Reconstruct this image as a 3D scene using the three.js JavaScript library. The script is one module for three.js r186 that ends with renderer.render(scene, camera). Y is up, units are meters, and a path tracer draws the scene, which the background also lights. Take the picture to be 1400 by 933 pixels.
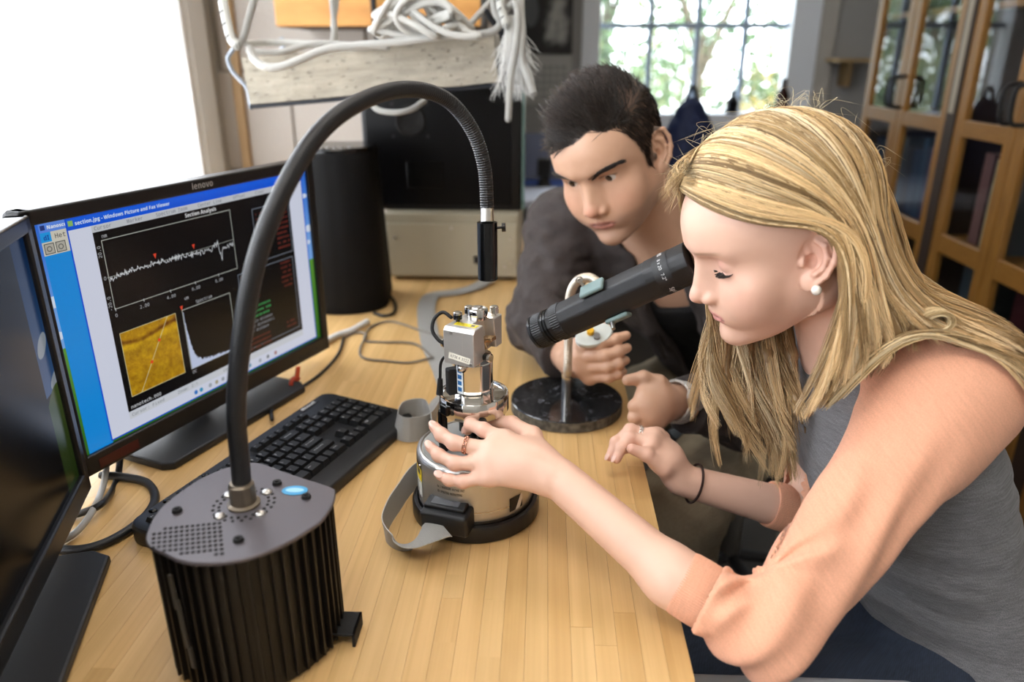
import * as THREE from 'three';
import { RoundedBoxGeometry } from 'three/addons/geometries/RoundedBoxGeometry.js';
import { mergeGeometries, mergeVertices, toCreasedNormals } from 'three/addons/utils/BufferGeometryUtils.js';
import { ImprovedNoise } from 'three/addons/math/ImprovedNoise.js';
import { RectAreaLightUniformsLib } from 'three/addons/lights/RectAreaLightUniformsLib.js';

// ---------- camera, light, exposure ----------
const scene = new THREE.Scene();
const renderer = new THREE.WebGLRenderer({ antialias: true });
renderer.toneMapping = THREE.LinearToneMapping;
renderer.toneMappingExposure = 1.0;
renderer.shadowMap.enabled = true;
renderer.shadowMap.type = THREE.PCFSoftShadowMap;
RectAreaLightUniformsLib.init();
const camera = new THREE.PerspectiveCamera(48.98, 1400 / 933, 0.05, 60);
camera.rotation.order = 'YXZ';
camera.position.set(0, 1.28, 0);
camera.rotation.set(-20.9 * Math.PI / 180, 2.43 * Math.PI / 180, 0);
camera.focus = 0.86;
camera.userData.fStop = 2.8;
scene.add(camera);
scene.background = new THREE.Color(6.0, 6.5, 7.0);          // bright hazy daylight outside the windows

const sun = new THREE.DirectionalLight(0xfff0d8, 9);           // sunshine on the trees outside; the walls keep it out of the room
sun.position.set(4, 7, 1.5); sun.target.position.set(0.7, 1, -8);
sun.castShadow = true; sun.shadow.mapSize.set(2048, 2048); sun.shadow.radius = 1;
Object.assign(sun.shadow.camera, { left: -9, right: 9, top: 9, bottom: -9, near: 0.5, far: 40 });
scene.add(sun, sun.target);

function areaLight(color, intensity, w, h, pos, target) {
  const l = new THREE.RectAreaLight(color, intensity, w, h);
  l.position.set(...pos); l.lookAt(...target); scene.add(l); return l;
}
areaLight(0xf6f8ff, 1.8, 3.5, 1.36, [-1.02, 1.55, -0.53], [0.4, 1.45, -0.53]);        // daylight of the shaded left window; its unseen near end lights from the front
areaLight(0xfff4e6, 5.6, 1.1, 0.55, [0.0, 2.54, 0.25], [0, 0, 0.25001]);              // unseen ceiling panel behind the camera, placed to light the scene from the front
areaLight(0xfff4e6, 3.0, 1.1, 0.55, [0.1, 2.54, -1.6], [0.1, 0, -1.60001]);           // unseen ceiling panel over the table, placed to light the man and tabletop

// ---------- helpers ----------
const V = (a, b, c) => Array.isArray(a) ? new THREE.Vector3(a[0], a[1], a[2]) : new THREE.Vector3(a, b, c);
function rng(seed) { let s = seed >>> 0; return () => { s = (s + 0x6d2b79f5) | 0; let t = Math.imul(s ^ (s >>> 15), 1 | s); t = (t + Math.imul(t ^ (t >>> 7), 61 | t)) ^ t; return ((t ^ (t >>> 14)) >>> 0) / 4294967296; }; }
const noiseGen = new ImprovedNoise();
const N3 = (x, y, z) => noiseGen.noise(x + 31.7, y + 17.3, z + 5.9);
const fbm = (x, y, z, o = 4) => { let s = 0, a = 0.5; for (let i = 0; i < o; i++) { s += a * N3(x, y, z); x *= 2.03; y *= 2.03; z *= 2.03; a *= 0.5; } return s; };
const clamp = (x, a, b) => Math.min(b, Math.max(a, x));
const sstep = (a, b, x) => { const t = clamp((x - a) / (b - a), 0, 1); return t * t * (3 - 2 * t); };
const mix = (a, b, t) => a + (b - a) * t;
const hexLin = (h) => new THREE.Color(h).toArray();

const used = new Map();
function numbered(n) { const k = (used.get(n) ?? -1) + 1; used.set(n, k); return k ? n + '_' + String(k).padStart(3, '0') : n; }
function tag(o, label, category, group, kind) { if (label) o.userData.label = label; if (category) o.userData.category = category; if (group) o.userData.group = group; if (kind) o.userData.kind = kind; return o; }
function mk(name, geo, mat) { const m = new THREE.Mesh(geo, mat); m.name = name; m.castShadow = m.receiveShadow = true; return m; }
function thing(name, label, category, pos = [0, 0, 0], group) { const o = new THREE.Group(); o.name = numbered(name); o.position.set(...pos); scene.add(o); return tag(o, label, category, group); }
function solo(name, geo, mat, label, category, group) {                    // a thing of one mesh, origin moved to its base
  geo.computeBoundingBox(); const b = geo.boundingBox, c = [(b.min.x + b.max.x) / 2, b.min.y, (b.min.z + b.max.z) / 2];
  geo.translate(-c[0], -c[1], -c[2]); const m = mk(numbered(name), geo, mat); m.position.set(...c); scene.add(m); return tag(m, label, category, group);
}
function struct(name, geo, mat, parent) { const m = mk(name, geo, mat); (parent ?? scene).add(m); if (!parent) m.userData.kind = 'structure'; return m; }
function rootOf(o) { const p = new THREE.Vector3(); let q = o; while (q && q !== scene) { p.add(q.position); q = q.parent; } return p; }
function part(parent, name, geo, mat, label) { const m = mk(name, geo, mat); parent.add(m); if (label) m.userData.label = label; return m; }       // local geometry
function partW(parent, name, geo, mat, label) { const p = rootOf(parent); geo.translate(-p.x, -p.y, -p.z); return part(parent, name, geo, mat, label); }  // world geometry, parents only translated

const plain = (g) => { const q = g.index ? g.toNonIndexed() : g; for (const k of Object.keys(q.attributes)) if (!['position', 'normal', 'uv'].includes(k)) q.deleteAttribute(k); if (!q.attributes.uv) q.setAttribute('uv', new THREE.BufferAttribute(new Float32Array(q.attributes.position.count * 2), 2)); return q; };
const merge = (list) => list.length === 1 ? list[0] : mergeGeometries(list.map(plain));
function xf(g, pos = [0, 0, 0], rot = [0, 0, 0], sc = [1, 1, 1]) { g.applyMatrix4(new THREE.Matrix4().compose(V(pos), new THREE.Quaternion().setFromEuler(new THREE.Euler(...rot)), V(sc))); return g; }
function basis(g, pos, ex, ey, ez) { g.applyMatrix4(new THREE.Matrix4().makeBasis(V(ex), V(ey), V(ez)).setPosition(V(pos))); return g; }
const box = (w, h, d, r = 0.002, s = 2) => r > 0 ? new RoundedBoxGeometry(w, h, d, s, Math.min(r, w * 0.49, h * 0.49, d * 0.49)) : new THREE.BoxGeometry(w, h, d);
const boxAt = (x0, x1, y0, y1, z0, z1, r = 0.002, s = 1) => xf(box(Math.abs(x1 - x0), Math.abs(y1 - y0), Math.abs(z1 - z0), r, s), [(x0 + x1) / 2, (y0 + y1) / 2, (z0 + z1) / 2]);
const cyl = (r0, r1, h, s = 32) => new THREE.CylinderGeometry(r1, r0, h, s);                         // r0 bottom, r1 top
function lathe(pts, s = 64) { const g = new THREE.LatheGeometry(pts.map((p) => new THREE.Vector2(p[0], p[1])), s); return toCreasedNormals(g, 0.6); }
function alongGeo(g, a, b) { const A = V(a), B = V(b), d = B.clone().sub(A), q = new THREE.Quaternion().setFromUnitVectors(new THREE.Vector3(0, 1, 0), d.clone().normalize()); g.applyQuaternion(q); const m = A.add(B).multiplyScalar(0.5); return g.translate(m.x, m.y, m.z); }
const rod = (a, b, r0, r1 = r0, s = 16) => alongGeo(cyl(r0, r1, V(a).distanceTo(V(b)), s), a, b);
const curve = (pts, t = 0.5) => new THREE.CatmullRomCurve3(pts.map((p) => V(p)), false, 'catmullrom', t);
const tube = (pts, r, n = 40, s = 8, t = 0.5) => { const c = curve(pts, t), g = new THREE.TubeGeometry(c, n, r, s, false); const caps = [0, 1].map((u) => { const p = c.getPointAt(u); return new THREE.SphereGeometry(r, s, 6).translate(p.x, p.y, p.z); }); return merge([g, ...caps]); };
function extrude(pts, depth, bevel = 0.001, seg = 1) { const s = new THREE.Shape(pts.map((p) => new THREE.Vector2(p[0], p[1]))); return new THREE.ExtrudeGeometry(s, { depth: depth - 2 * bevel, bevelEnabled: bevel > 0, bevelThickness: bevel, bevelSize: bevel, bevelOffset: -bevel, bevelSegments: seg, curveSegments: 12 }).translate(0, 0, bevel); }
function ribbon(pts, sides, w, th, n = 60) {                             // flat strip through pts; sides = across-direction at each point
  const c = curve(pts), cs = curve(sides.map((s) => s)), pos = [], uv = [], idx = []; let len = 0, last = c.getPoint(0);
  for (let i = 0; i <= n; i++) {
    const t = i / n, p = c.getPoint(t), tan = c.getTangent(t), a = cs.getPoint(t); a.addScaledVector(tan, -a.dot(tan)).normalize();
    const nn = new THREE.Vector3().crossVectors(tan, a).normalize(); len += p.distanceTo(last); last = p;
    for (const [u, v] of [[-1, 1], [1, 1], [1, -1], [-1, -1], [-1, 1]]) { const q = p.clone().addScaledVector(a, u * w / 2).addScaledVector(nn, v * th / 2); pos.push(q.x, q.y, q.z); uv.push((u + 1) / 2 * w, len); }
  }
  for (let i = 0; i < n; i++) for (let k = 0; k < 4; k++) { const a = i * 5 + k, b = a + 5; idx.push(a, b, a + 1, a + 1, b, b + 1); }
  const g = new THREE.BufferGeometry(); g.setAttribute('position', new THREE.Float32BufferAttribute(pos, 3)); g.setAttribute('uv', new THREE.Float32BufferAttribute(uv, 2)); g.setIndex(idx);
  return toCreasedNormals(g, 0.7);
}
// ---------- textures ----------
function dataTex(w, h, fn, srgb = true) {                          // fn(u, v, x, y) -> [r, g, b] 0..1
  const d = new Uint8Array(w * h * 4);
  for (let y = 0; y < h; y++) for (let x = 0; x < w; x++) { const c = fn(x / w, y / h, x, y), i = (y * w + x) * 4; d[i] = clamp(c[0] * 255, 0, 255); d[i + 1] = clamp(c[1] * 255, 0, 255); d[i + 2] = clamp(c[2] * 255, 0, 255); d[i + 3] = 255; }
  const t = new THREE.DataTexture(d, w, h); t.wrapS = t.wrapT = THREE.RepeatWrapping; t.magFilter = THREE.LinearFilter; t.minFilter = THREE.LinearMipmapLinearFilter; t.generateMipmaps = true; if (srgb) t.colorSpace = THREE.SRGBColorSpace; t.needsUpdate = true; return t;
}
function canvasTex(w, h, draw, srgb = true) { const c = document.createElement('canvas'); c.width = w; c.height = h; draw(c.getContext('2d'), w, h); const t = new THREE.CanvasTexture(c); if (srgb) t.colorSpace = THREE.SRGBColorSpace; t.anisotropy = 8; return t; }
const rep = (t, u, v) => { const c = t.clone(); c.repeat.set(u, v); c.needsUpdate = true; return c; };
const std = (o) => new THREE.MeshStandardMaterial(o), phy = (o) => new THREE.MeshPhysicalMaterial(o);
const grainTex = dataTex(256, 256, (u, v) => { const n = 0.5 + 0.5 * fbm(u * 60, v * 60, 2.2, 3); return [n, n, n]; }, false);
const M = {
  blackPlastic: std({ color: 0x131416, roughness: 0.42, bumpMap: rep(grainTex, 6, 6), bumpScale: 0.00015 }),
  blackGloss: std({ color: 0x08090a, roughness: 0.16 }),
  blackMatte: std({ color: 0x0c0c0d, roughness: 0.72 }),
  darkGrey: std({ color: 0x2a2b2e, roughness: 0.6 }),
  steel: std({ color: 0xd6d4d0, metalness: 1, roughness: 0.12 }),
  steelSoft: std({ color: 0xc4c2be, metalness: 1, roughness: 0.3 }),
  alum: std({ color: 0xb9b8b5, metalness: 0.85, roughness: 0.36 }),
  whitePaint: std({ color: 0xe9e9e6, roughness: 0.55 }),
  white: std({ color: 0xf0f0ec, roughness: 0.6 }),
};

// ---------- the room ----------
const wallTex = dataTex(256, 256, (u, v) => { const n = 0.5 + 0.5 * fbm(u * 24, v * 24, 1, 4); return [n, n, n]; }, false);
const wallMat = std({ color: 0xb9b4ac, roughness: 0.9, bumpMap: rep(wallTex, 3, 3), bumpScale: 0.0012 });
const blockMats = [0xb7b0a8, 0xb3aca4, 0xbbb4ab].map((c) => std({ color: c, roughness: 0.88, bumpMap: rep(wallTex, 2, 1), bumpScale: 0.002 }));
const trimMat = std({ color: 0xd4d3d0, roughness: 0.6 });
const floorMat = std({ color: 0x4a4641, roughness: 0.7 });
struct('floor', boxAt(-1.3, 1.95, -0.1, 0, -4.2, 1.8, 0), floorMat);
struct('ceiling', boxAt(-1.3, 1.95, 2.6, 2.75, -4.2, 1.8, 0), std({ color: 0xe2e0da, roughness: 0.95 }));
// left wall with its window opening
const WL = { z0: -2.285, z1: 1.22, y0: 0.86, y1: 2.24 };  // near end runs on unseen behind the camera, placed for frontal light
struct('wall_left', merge([boxAt(-1.2, -1.05, 0, WL.y0, -4.2, 1.8, 0), boxAt(-1.2, -1.05, WL.y1, 2.6, -4.2, 1.8, 0), boxAt(-1.2, -1.05, WL.y0, WL.y1, -4.2, WL.z0, 0), boxAt(-1.2, -1.05, WL.y0, WL.y1, WL.z1, 1.8, 0)]), wallMat);
struct('wall_right', boxAt(1.65, 1.8, 0, 2.6, -4.2, 1.8, 0), wallMat);
struct('wall_front', boxAt(-1.05, 1.65, 0, 2.6, 1.65, 1.8, 0), wallMat);
// far wall with its window opening
const WF = { x0: 0.245, x1: 1.175, y0: 0.985, y1: 2.2, z: -3.9 };
struct('wall_far', merge([boxAt(-1.05, 1.65, 0, WF.y0, -4.05, -3.9, 0), boxAt(-1.05, 1.65, WF.y1, 2.6, -4.05, -3.9, 0), boxAt(-1.05, WF.x0, WF.y0, WF.y1, -4.05, -3.9, 0), boxAt(WF.x1, 1.65, WF.y0, WF.y1, -4.05, -3.9, 0)]), std({ color: 0x9c9a97, roughness: 0.9, bumpMap: rep(wallTex, 3, 3), bumpScale: 0.001 }));
// block wall behind the table: mortar core and single painted blocks
{
  const w = struct('wall_back', boxAt(-1.05, -0.12, 0, 2.6, -2.64, -2.512, 0), std({ color: 0x8d877f, roughness: 0.95 }));
  const bw = 0.47, bh = 0.31, y0 = 1.236 - 4 * bh; const R = rng(5);
  for (let r = 0; r < 9; r++) for (let c = -1; c < 3; c++) {
    let x0 = -1.05 + c * bw + (r % 2 ? bw / 2 : 0.02), x1 = x0 + bw - 0.006; x0 = Math.max(x0, -1.05); x1 = Math.min(x1, -0.12); if (x1 - x0 < 0.03) continue;
    const ya = Math.max(0.001, y0 + r * bh), yb = Math.min(2.6, y0 + (r + 1) * bh - 0.006); if (yb - ya < 0.03) continue;
    part(w, 'block', boxAt(x0, x1, ya, yb, -2.53, -2.5 + R() * 0.002, 0.004, 1), blockMats[(r * 7 + c * 3 + 9) % 3]);
  }
}
// window_1: white pleated shade in a painted frame
{
  const w = thing('window_1'); w.userData.kind = 'structure'; w.position.set(-1.05, WL.y0, -0.53);
  const fm = trimMat;
  for (const z of [WL.z0, WL.z1]) partW(w, 'window_frame', boxAt(-1.16, -1.035, WL.y0, WL.y1, z - 0.018, z + 0.018, 0.003), fm);
  partW(w, 'window_frame', boxAt(-1.16, -1.035, WL.y1 - 0.03, WL.y1, WL.z0, WL.z1, 0.003), fm);
  partW(w, 'window_sill', boxAt(-1.16, -1.0, WL.y0, WL.y0 + 0.025, WL.z0 - 0.04, WL.z1 + 0.04, 0.004), fm);
  partW(w, 'glass_pane', new THREE.PlaneGeometry(WL.z1 - WL.z0, WL.y1 - WL.y0).rotateY(Math.PI / 2).translate(-1.14, (WL.y0 + WL.y1) / 2, (WL.z0 + WL.z1) / 2), phy({ color: 0xffffff, transmission: 1, roughness: 0.02, thickness: 0 }));
  // two pleated shades side by side, folded strips
  const sm = phy({ color: 0xffffff, transmission: 0.5, roughness: 1, thickness: 0, emissive: 0xf6f9ff, emissiveIntensity: 1.1 });  // daylight behind the shades painted in as a glow of their own
  const pleat = (za, zb) => { const n = 44, pos = [], idx = []; for (let i = 0; i <= n; i++) { const y = WL.y0 + 0.03 + (WL.y1 - WL.y0 - 0.06) * i / n, x = -1.078 + (i % 2 ? 0.012 : -0.012), k = (i % 2 ? 0.006 : 0); pos.push(x, y, za + k, x, y, zb - k); if (i < n) { const a = i * 2; idx.push(a, a + 1, a + 2, a + 2, a + 1, a + 3); } } const g = new THREE.BufferGeometry(); g.setAttribute('position', new THREE.Float32BufferAttribute(pos, 3)); g.setIndex(idx); const q = g.toNonIndexed(); q.computeVertexNormals(); return q; };
  const zs = -1.93;
  partW(w, 'pleated_window_shade', pleat(WL.z0 + 0.02, zs - 0.004), sm); partW(w, 'pleated_window_shade', pleat(zs + 0.004, WL.z1 - 0.02), sm);
  struct('trim_1', boxAt(-1.05, -1.03, WL.y0 - 0.1, WL.y1 + 0.1, -2.42, WL.z0 - 0.018, 0.003), trimMat);
}
struct('trim_2', boxAt(-0.998, -0.968, 0, 2.6, -2.5, -2.478, 0.003), std({ color: 0xa88a63, roughness: 0.6 }));      // vertical wooden batten on the block wall
// window_2: sash window with glazing bars
{
  const w = thing('window_2'); w.userData.kind = 'structure'; w.position.set((WF.x0 + WF.x1) / 2, WF.y0, -3.9);
  const fm = std({ color: 0xeef2f8, roughness: 0.5 }), x0 = WF.x0, x1 = WF.x1;
  for (const [a, b] of [[x0 - 0.075, x0 + 0.012], [x1 - 0.02, x1 + 0.11]]) partW(w, 'window_frame', boxAt(a, b, WF.y0 - 0.03, WF.y1 + 0.08, -3.97, -3.865, 0.004), fm);
  partW(w, 'window_frame', boxAt(x1 + 0.115, x1 + 0.19, 0.3, 2.6, -3.9, -3.875, 0.004), wallMat);
  partW(w, 'window_frame', boxAt(x0 - 0.08, x1 + 0.11, WF.y1 - 0.02, WF.y1 + 0.08, -3.97, -3.865, 0.004), fm);
  partW(w, 'window_sill', boxAt(x0 - 0.1, x1 + 0.14, WF.y0 - 0.045, WF.y0 + 0.03, -3.97, -3.8, 0.006), fm);
  const bm = std({ color: 0x9fb0c8, roughness: 0.5 }), pm = phy({ color: 0xffffff, transmission: 1, roughness: 0.01, thickness: 0 });
  const xs = [0.502, 0.728, 0.955], ys = [1.412, 1.83];
  for (const x of xs) partW(w, 'glazing_bar', boxAt(x - 0.012, x + 0.012, WF.y0, WF.y1, -3.955, -3.925, 0.003), bm);
  for (const y of ys) partW(w, 'glazing_bar', boxAt(x0, x1, y - 0.012, y + 0.012, -3.953, -3.927, 0.003), bm);
  const X = [x0, ...xs, x1], Y = [WF.y0, ...ys, WF.y1];
  for (let i = 0; i < 4; i++) for (let j = 0; j < 3; j++) partW(w, 'glass_pane', new THREE.PlaneGeometry(X[i + 1] - X[i] - 0.012, Y[j + 1] - Y[j] - 0.012).translate((X[i] + X[i + 1]) / 2, (Y[j] + Y[j + 1]) / 2, -3.94), pm);
}
// unseen ceiling panels, out of view, placed to light people and table
for (const [x, z, l] of [[0, 0.25, 'unseen white ceiling panel behind the viewer, placed to light the scene from the front'], [0.1, -1.6, 'unseen white ceiling panel above the table, placed to light the man and tabletop']]) {
  const t = thing('unseen_ceiling_light', l, 'light', [x, 2.6, z]);
  part(t, 'housing', box(1.2, 0.045, 0.65, 0.004).translate(0, -0.0225, 0), M.whitePaint);
  part(t, 'diffuser', box(1.1, 0.006, 0.55, 0.002).translate(0, -0.048, 0), std({ color: 0xffffff, emissive: 0xfff4e6, emissiveIntensity: 1.5, roughness: 0.6 }));
}

// ---------- the butcher block table ----------
const TY = 0.75, DX1 = 0.1435;
{
  const t = thing('table', 'long maple butcher block table covered with instruments and cables', 'table', [-0.45, 0, -1.4]);
  const R = rng(11);
  const woodTex = [0, 1, 2, 3].map((k) => dataTex(128, 1024, (u, v) => {
    const g = fbm(u * 5 + k * 9, v * 1.6, k * 3.1, 4), f = N3(u * 42 + k, v * 5, 7.7), curl = k === 3 ? 0.5 * N3(u * 2, v * 26 + 2 * N3(u * 4, v * 3, 1), 3) : 0;
    const q = clamp(0.5 + 0.8 * g + 0.13 * f + 0.38 * curl, 0, 1); return [mix(0.80, 0.92, q), mix(0.645, 0.765, q), mix(0.415, 0.535, q)];
  }));
  const tints = [[1, 1, 1], [0.95, 0.93, 0.88], [1.04, 1.03, 1.02], [0.93, 0.90, 0.84], [1.0, 0.97, 0.93], [1.05, 1.05, 1.06]];
  const mats = []; for (const w of woodTex) for (const c of tints) mats.push(std({ map: w, color: new THREE.Color(...c.map((x) => x * 0.86)), roughness: 0.36 }));
  const w = 0.0222, z0 = -2.44, z1 = -0.3, xL = -1.03;
  const plank = (x0, x1, za, zb) => {
    const g = new THREE.BoxGeometry(x1 - x0, 0.014, zb - za).translate((x0 + x1) / 2, TY - 0.007, (za + zb) / 2), p = g.attributes.position, uv = g.attributes.uv, ou = R(), ov = R();
    for (let i = 0; i < p.count; i++) uv.setXY(i, ou + p.getX(i) / 0.07, ov + p.getZ(i) / 0.9); return g;
  };
  for (let i = 0, x = DX1; x > xL; i++, x -= w) {
    let z = z1, first = true;
    while (z > z0 + 0.01) { let L = first ? 0.2 + R() * 0.8 : 0.5 + R() * 0.7; first = false; let zn = Math.max(z0, z - L); if (zn - z0 < 0.2) zn = z0; const k = R() < 0.12 ? 3 : Math.floor(R() * 3), c = Math.floor(R() * 6); partW(t, 'plank', plank(Math.max(xL, x - w + 0.00025), x, zn + 0.00025, z), mats[k * 6 + c]); z = zn; }
  }
  const core = std({ map: woodTex[0], color: 0xd8c8b0, roughness: 0.5 });
  partW(t, 'tabletop', boxAt(xL, DX1 - 0.0005, 0.705, TY - 0.0142, z0, z1, 0.002), core);
  const steelLeg = std({ color: 0x3a3b3d, roughness: 0.5, metalness: 0.4 });
  for (const x of [-0.98, 0.02]) for (const z of [-2.35, -0.4]) partW(t, 'leg', boxAt(x, x + 0.05, 0, 0.705, z, z + 0.05, 0.003), steelLeg);
  partW(t, 'apron', boxAt(-0.98, 0.07, 0.62, 0.705, -2.36, -2.33, 0.003), steelLeg);
}
// ---------- main monitor ----------
function monitor(name, label, pos, ry, screenMat, logo) {
  const t = thing(name, label, 'monitor', pos); t.rotation.y = ry;
  const sw = 0.474, sh = 0.296, cy = 0.203, oy0 = cy - 0.175, oy1 = cy + 0.166, ox = 0.253;
  const fr = std({ color: 0x17181a, roughness: 0.33, bumpMap: rep(grainTex, 8, 8), bumpScale: 0.0001 });
  const bez = (x0, x1, y0, y1) => boxAt(x0, x1, y0, y1, -0.018, 0.007, 0.003, 2);
  part(t, 'bezel', merge([bez(-ox, ox, cy + sh / 2, oy1), bez(-ox, ox, oy0, cy - sh / 2), bez(-ox, -sw / 2, oy0, oy1), bez(sw / 2, ox, oy0, oy1)]), fr);
  part(t, 'screen', new THREE.PlaneGeometry(sw, sh).translate(0, cy, 0.001), screenMat);
  part(t, 'back_cover', merge([boxAt(-ox + 0.004, ox - 0.004, oy0 + 0.003, oy1 - 0.003, -0.036, -0.001, 0.008, 2), boxAt(-0.15, 0.15, cy - 0.1, cy + 0.1, -0.06, -0.03, 0.01, 2)]), M.blackPlastic);
  part(t, 'neck', xf(box(0.075, 0.23, 0.028, 0.006), [0, 0.115, -0.085], [0.06, 0, 0]), M.blackPlastic);
  part(t, 'base', extrude([[-0.15, -0.05], [0.125, -0.05], [0.14, -0.03], [0.14, 0.12], [0.115, 0.15], [-0.135, 0.15], [-0.16, 0.12], [-0.16, -0.036]], 0.012, 0.003, 2).rotateX(-Math.PI / 2), std({ color: 0x1e1f21, roughness: 0.5 }));
  if (logo) { part(t, 'status_sticker', boxAt(-0.225, -0.165, cy - sh / 2 - 0.022, cy - sh / 2 - 0.009, 0.0065, 0.0078, 0), std({ color: 0x4a1612, roughness: 0.4 }), 'dark red sticker'); for (const x of [0.15, 0.17, 0.19, 0.21]) part(t, 'button', boxAt(x, x + 0.008, cy - sh / 2 - 0.018, cy - sh / 2 - 0.014, 0.0065, 0.0085, 0.0006), M.darkGrey); }
  if (logo) part(t, 'brand_logo', new THREE.PlaneGeometry(0.05, 0.0125).translate(-0.002 + 0.012, cy + sh / 2 + 0.0095, 0.0075), phy({ map: canvasTex(256, 64, (c) => { c.fillStyle = '#17181a'; c.fillRect(0, 0, 256, 64); c.fillStyle = '#a9a9ab'; c.font = 'bold 62px sans-serif'; c.textAlign = 'center'; c.fillText('lenovo', 128, 53, 246); }), roughness: 0.4 }));
  return t;
}
const screenTex = canvasTex(1024, 640, (c) => {
  const grad = (x0, y0, x1, y1, a, b) => { const g = c.createLinearGradient(x0, y0, x1, y1); g.addColorStop(0, a); g.addColorStop(1, b); return g; };
  c.fillStyle = grad(0, 0, 0, 250, '#2f6fe0', '#7fb0f2'); c.fillRect(0, 0, 1024, 330);                       // desktop: sky
  c.fillStyle = '#dfeafc'; for (const [x, y, r] of [[10, 200, 26], [0, 290, 20], [1008, 90, 14], [1016, 210, 22], [1004, 260, 14]]) { c.beginPath(); c.ellipse(x, y, r, r * 0.6, 0, 0, 7); c.fill(); }
  c.fillStyle = grad(0, 330, 0, 640, '#5f9a3a', '#2f6a1c'); c.fillRect(0, 326, 1024, 314);                    // desktop: hill
  c.fillStyle = '#5f8ff0'; c.fillRect(13, 0, 75, 24); c.fillStyle = '#fff'; c.font = 'bold 13px sans-serif'; c.fillText('Nanoscope', 34, 17); c.fillStyle = '#243a80'; c.fillRect(17, 6, 12, 12);
  c.fillStyle = '#d9d5c6'; c.fillRect(13, 24, 75, 58); c.fillStyle = '#1aa0ee'; c.fillRect(13, 24, 28, 24); c.fillStyle = '#1240a0'; c.font = 'bold 16px sans-serif'; c.fillText('dI', 20, 43); c.fillStyle = '#444'; c.font = '17px monospace'; c.fillText('Het', 50, 43);
  for (const x of [18, 49]) { c.fillStyle = '#b9b6aa'; c.fillRect(x, 53, 25, 25); c.strokeStyle = '#5a5a58'; c.lineWidth = 2; c.strokeRect(x, 53, 25, 25); c.beginPath(); c.arc(x + 12, 66, 6, 0, 7); c.stroke(); }
  c.fillStyle = '#1292ea'; c.fillRect(13, 82, 75, 558);
  // picture viewer window
  c.fillStyle = '#dfe4f6'; c.fillRect(85, 0, 915, 634);
  c.fillStyle = grad(0, 0, 0, 32, '#1a68f0', '#0a58e6'); c.fillRect(85, 0, 915, 32); c.strokeStyle = '#0c50dc'; c.lineWidth = 4; c.strokeRect(86, 2, 913, 631);
  c.fillStyle = '#f4f7ff'; c.font = 'bold 14px sans-serif'; c.fillText('section.jpg - Windows Picture and Fax Viewer', 110, 22); c.fillStyle = '#8fc06a'; c.fillRect(91, 8, 14, 14);
  c.fillStyle = '#ccd0d6'; c.fillRect(153, 33, 772, 18); c.fillStyle = '#7f848c'; c.font = '15px monospace'; for (const [s, x] of [['Cursor', 160], ['Marker', 262], ['Spectrum', 360], ['Zoom', 440], ['Center Line', 516], ['Offset', 664], ['Clear', 764]]) c.fillText(s, x, 46);
  c.fillStyle = '#07080b'; c.fillRect(154, 51, 772, 525);
  c.strokeStyle = '#c3c7bd'; c.lineWidth = 2.4; c.strokeRect(175, 76, 467, 193);
  c.beginPath(); c.moveTo(170, 178); c.lineTo(641, 172); c.lineWidth = 1.6; c.stroke();
  c.fillStyle = '#fff'; c.font = 'bold 16px sans-serif'; c.textAlign = 'center'; c.fillText('Section Analysis', 525, 68);
  c.fillStyle = '#d8dade'; c.font = '14px monospace'; c.fillText('nm', 186, 70); for (const [s, x] of [['0', 176], ['2.00', 270], ['4.00', 366], ['6.00', 462], ['8.00', 558]]) { c.fillText(s, x, 292); c.fillRect(x, 266, 2, 9); }
  c.fillText('um', 420, 312); c.save(); c.translate(168, 105); c.rotate(-1.57); c.fillText('20.0', 0, 0); c.restore(); c.fillText('0', 164, 183); c.save(); c.translate(168, 250); c.rotate(-1.57); c.fillText('-20.0', 0, 0); c.restore();
  const R = rng(3); c.strokeStyle = '#eef2f6'; c.lineWidth = 2; c.beginPath();
  for (let x = 178; x <= 640; x += 2.2) { let y = 181 + (R() - 0.5) * 16 - 6 * Math.sin((x - 178) / 90); if (x > 540 && x < 574) y -= (x - 540) * 0.55; if (x > 574 && x < 596) y += 36 - Math.abs(x - 584) * 4; if (x < 200) y += 6; c.lineTo(x, y); } c.stroke();
  const tri = (x, y) => { c.fillStyle = '#f04a30'; c.beginPath(); c.moveTo(x - 6, y - 14); c.lineTo(x + 6, y - 14); c.lineTo(x, y + 2); c.fill(); }; tri(334, 162); tri(477, 166); tri(396, 340);
  // scan picture
  for (let y = 0; y < 98; y++) for (let x = 0; x < 98; x++) { const u = x / 98, v = y / 98, ridge = Math.exp(-(((v - 0.14 - 0.05 * Math.sin(u * 5)) / 0.035) ** 2)); let q = 0.62 + 0.4 * fbm(u * 9, v * 9, 4, 4) + 0.12 * N3(u * 40, v * 40, 1) - 0.5 * ridge + 0.25 * Math.exp(-(((v - 0.22) / 0.06) ** 2)); q = clamp(q, 0, 1); c.fillStyle = `rgb(${mix(95, 250, q)},${mix(45, 205, q * 0.98)},${mix(8, 30, q)})`; c.fillRect(174 + x * 2, 341 + y * 1.98, 2.2, 2.2); }
  c.strokeStyle = '#e8e6c0'; c.lineWidth = 1.6; c.strokeRect(174, 341, 196, 194); c.beginPath(); c.moveTo(340, 341); c.lineTo(208, 535); c.stroke();
  c.fillStyle = '#f04a20'; for (const [x, y] of [[298, 402], [260, 458]]) { c.beginPath(); c.arc(x, y, 5, 0, 7); c.fill(); }
  c.fillStyle = '#d8dade'; c.fillText('Spectrum', 486, 334); c.strokeStyle = '#c3c7bd'; c.lineWidth = 2.4; c.strokeRect(396, 340, 198, 194);
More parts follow.
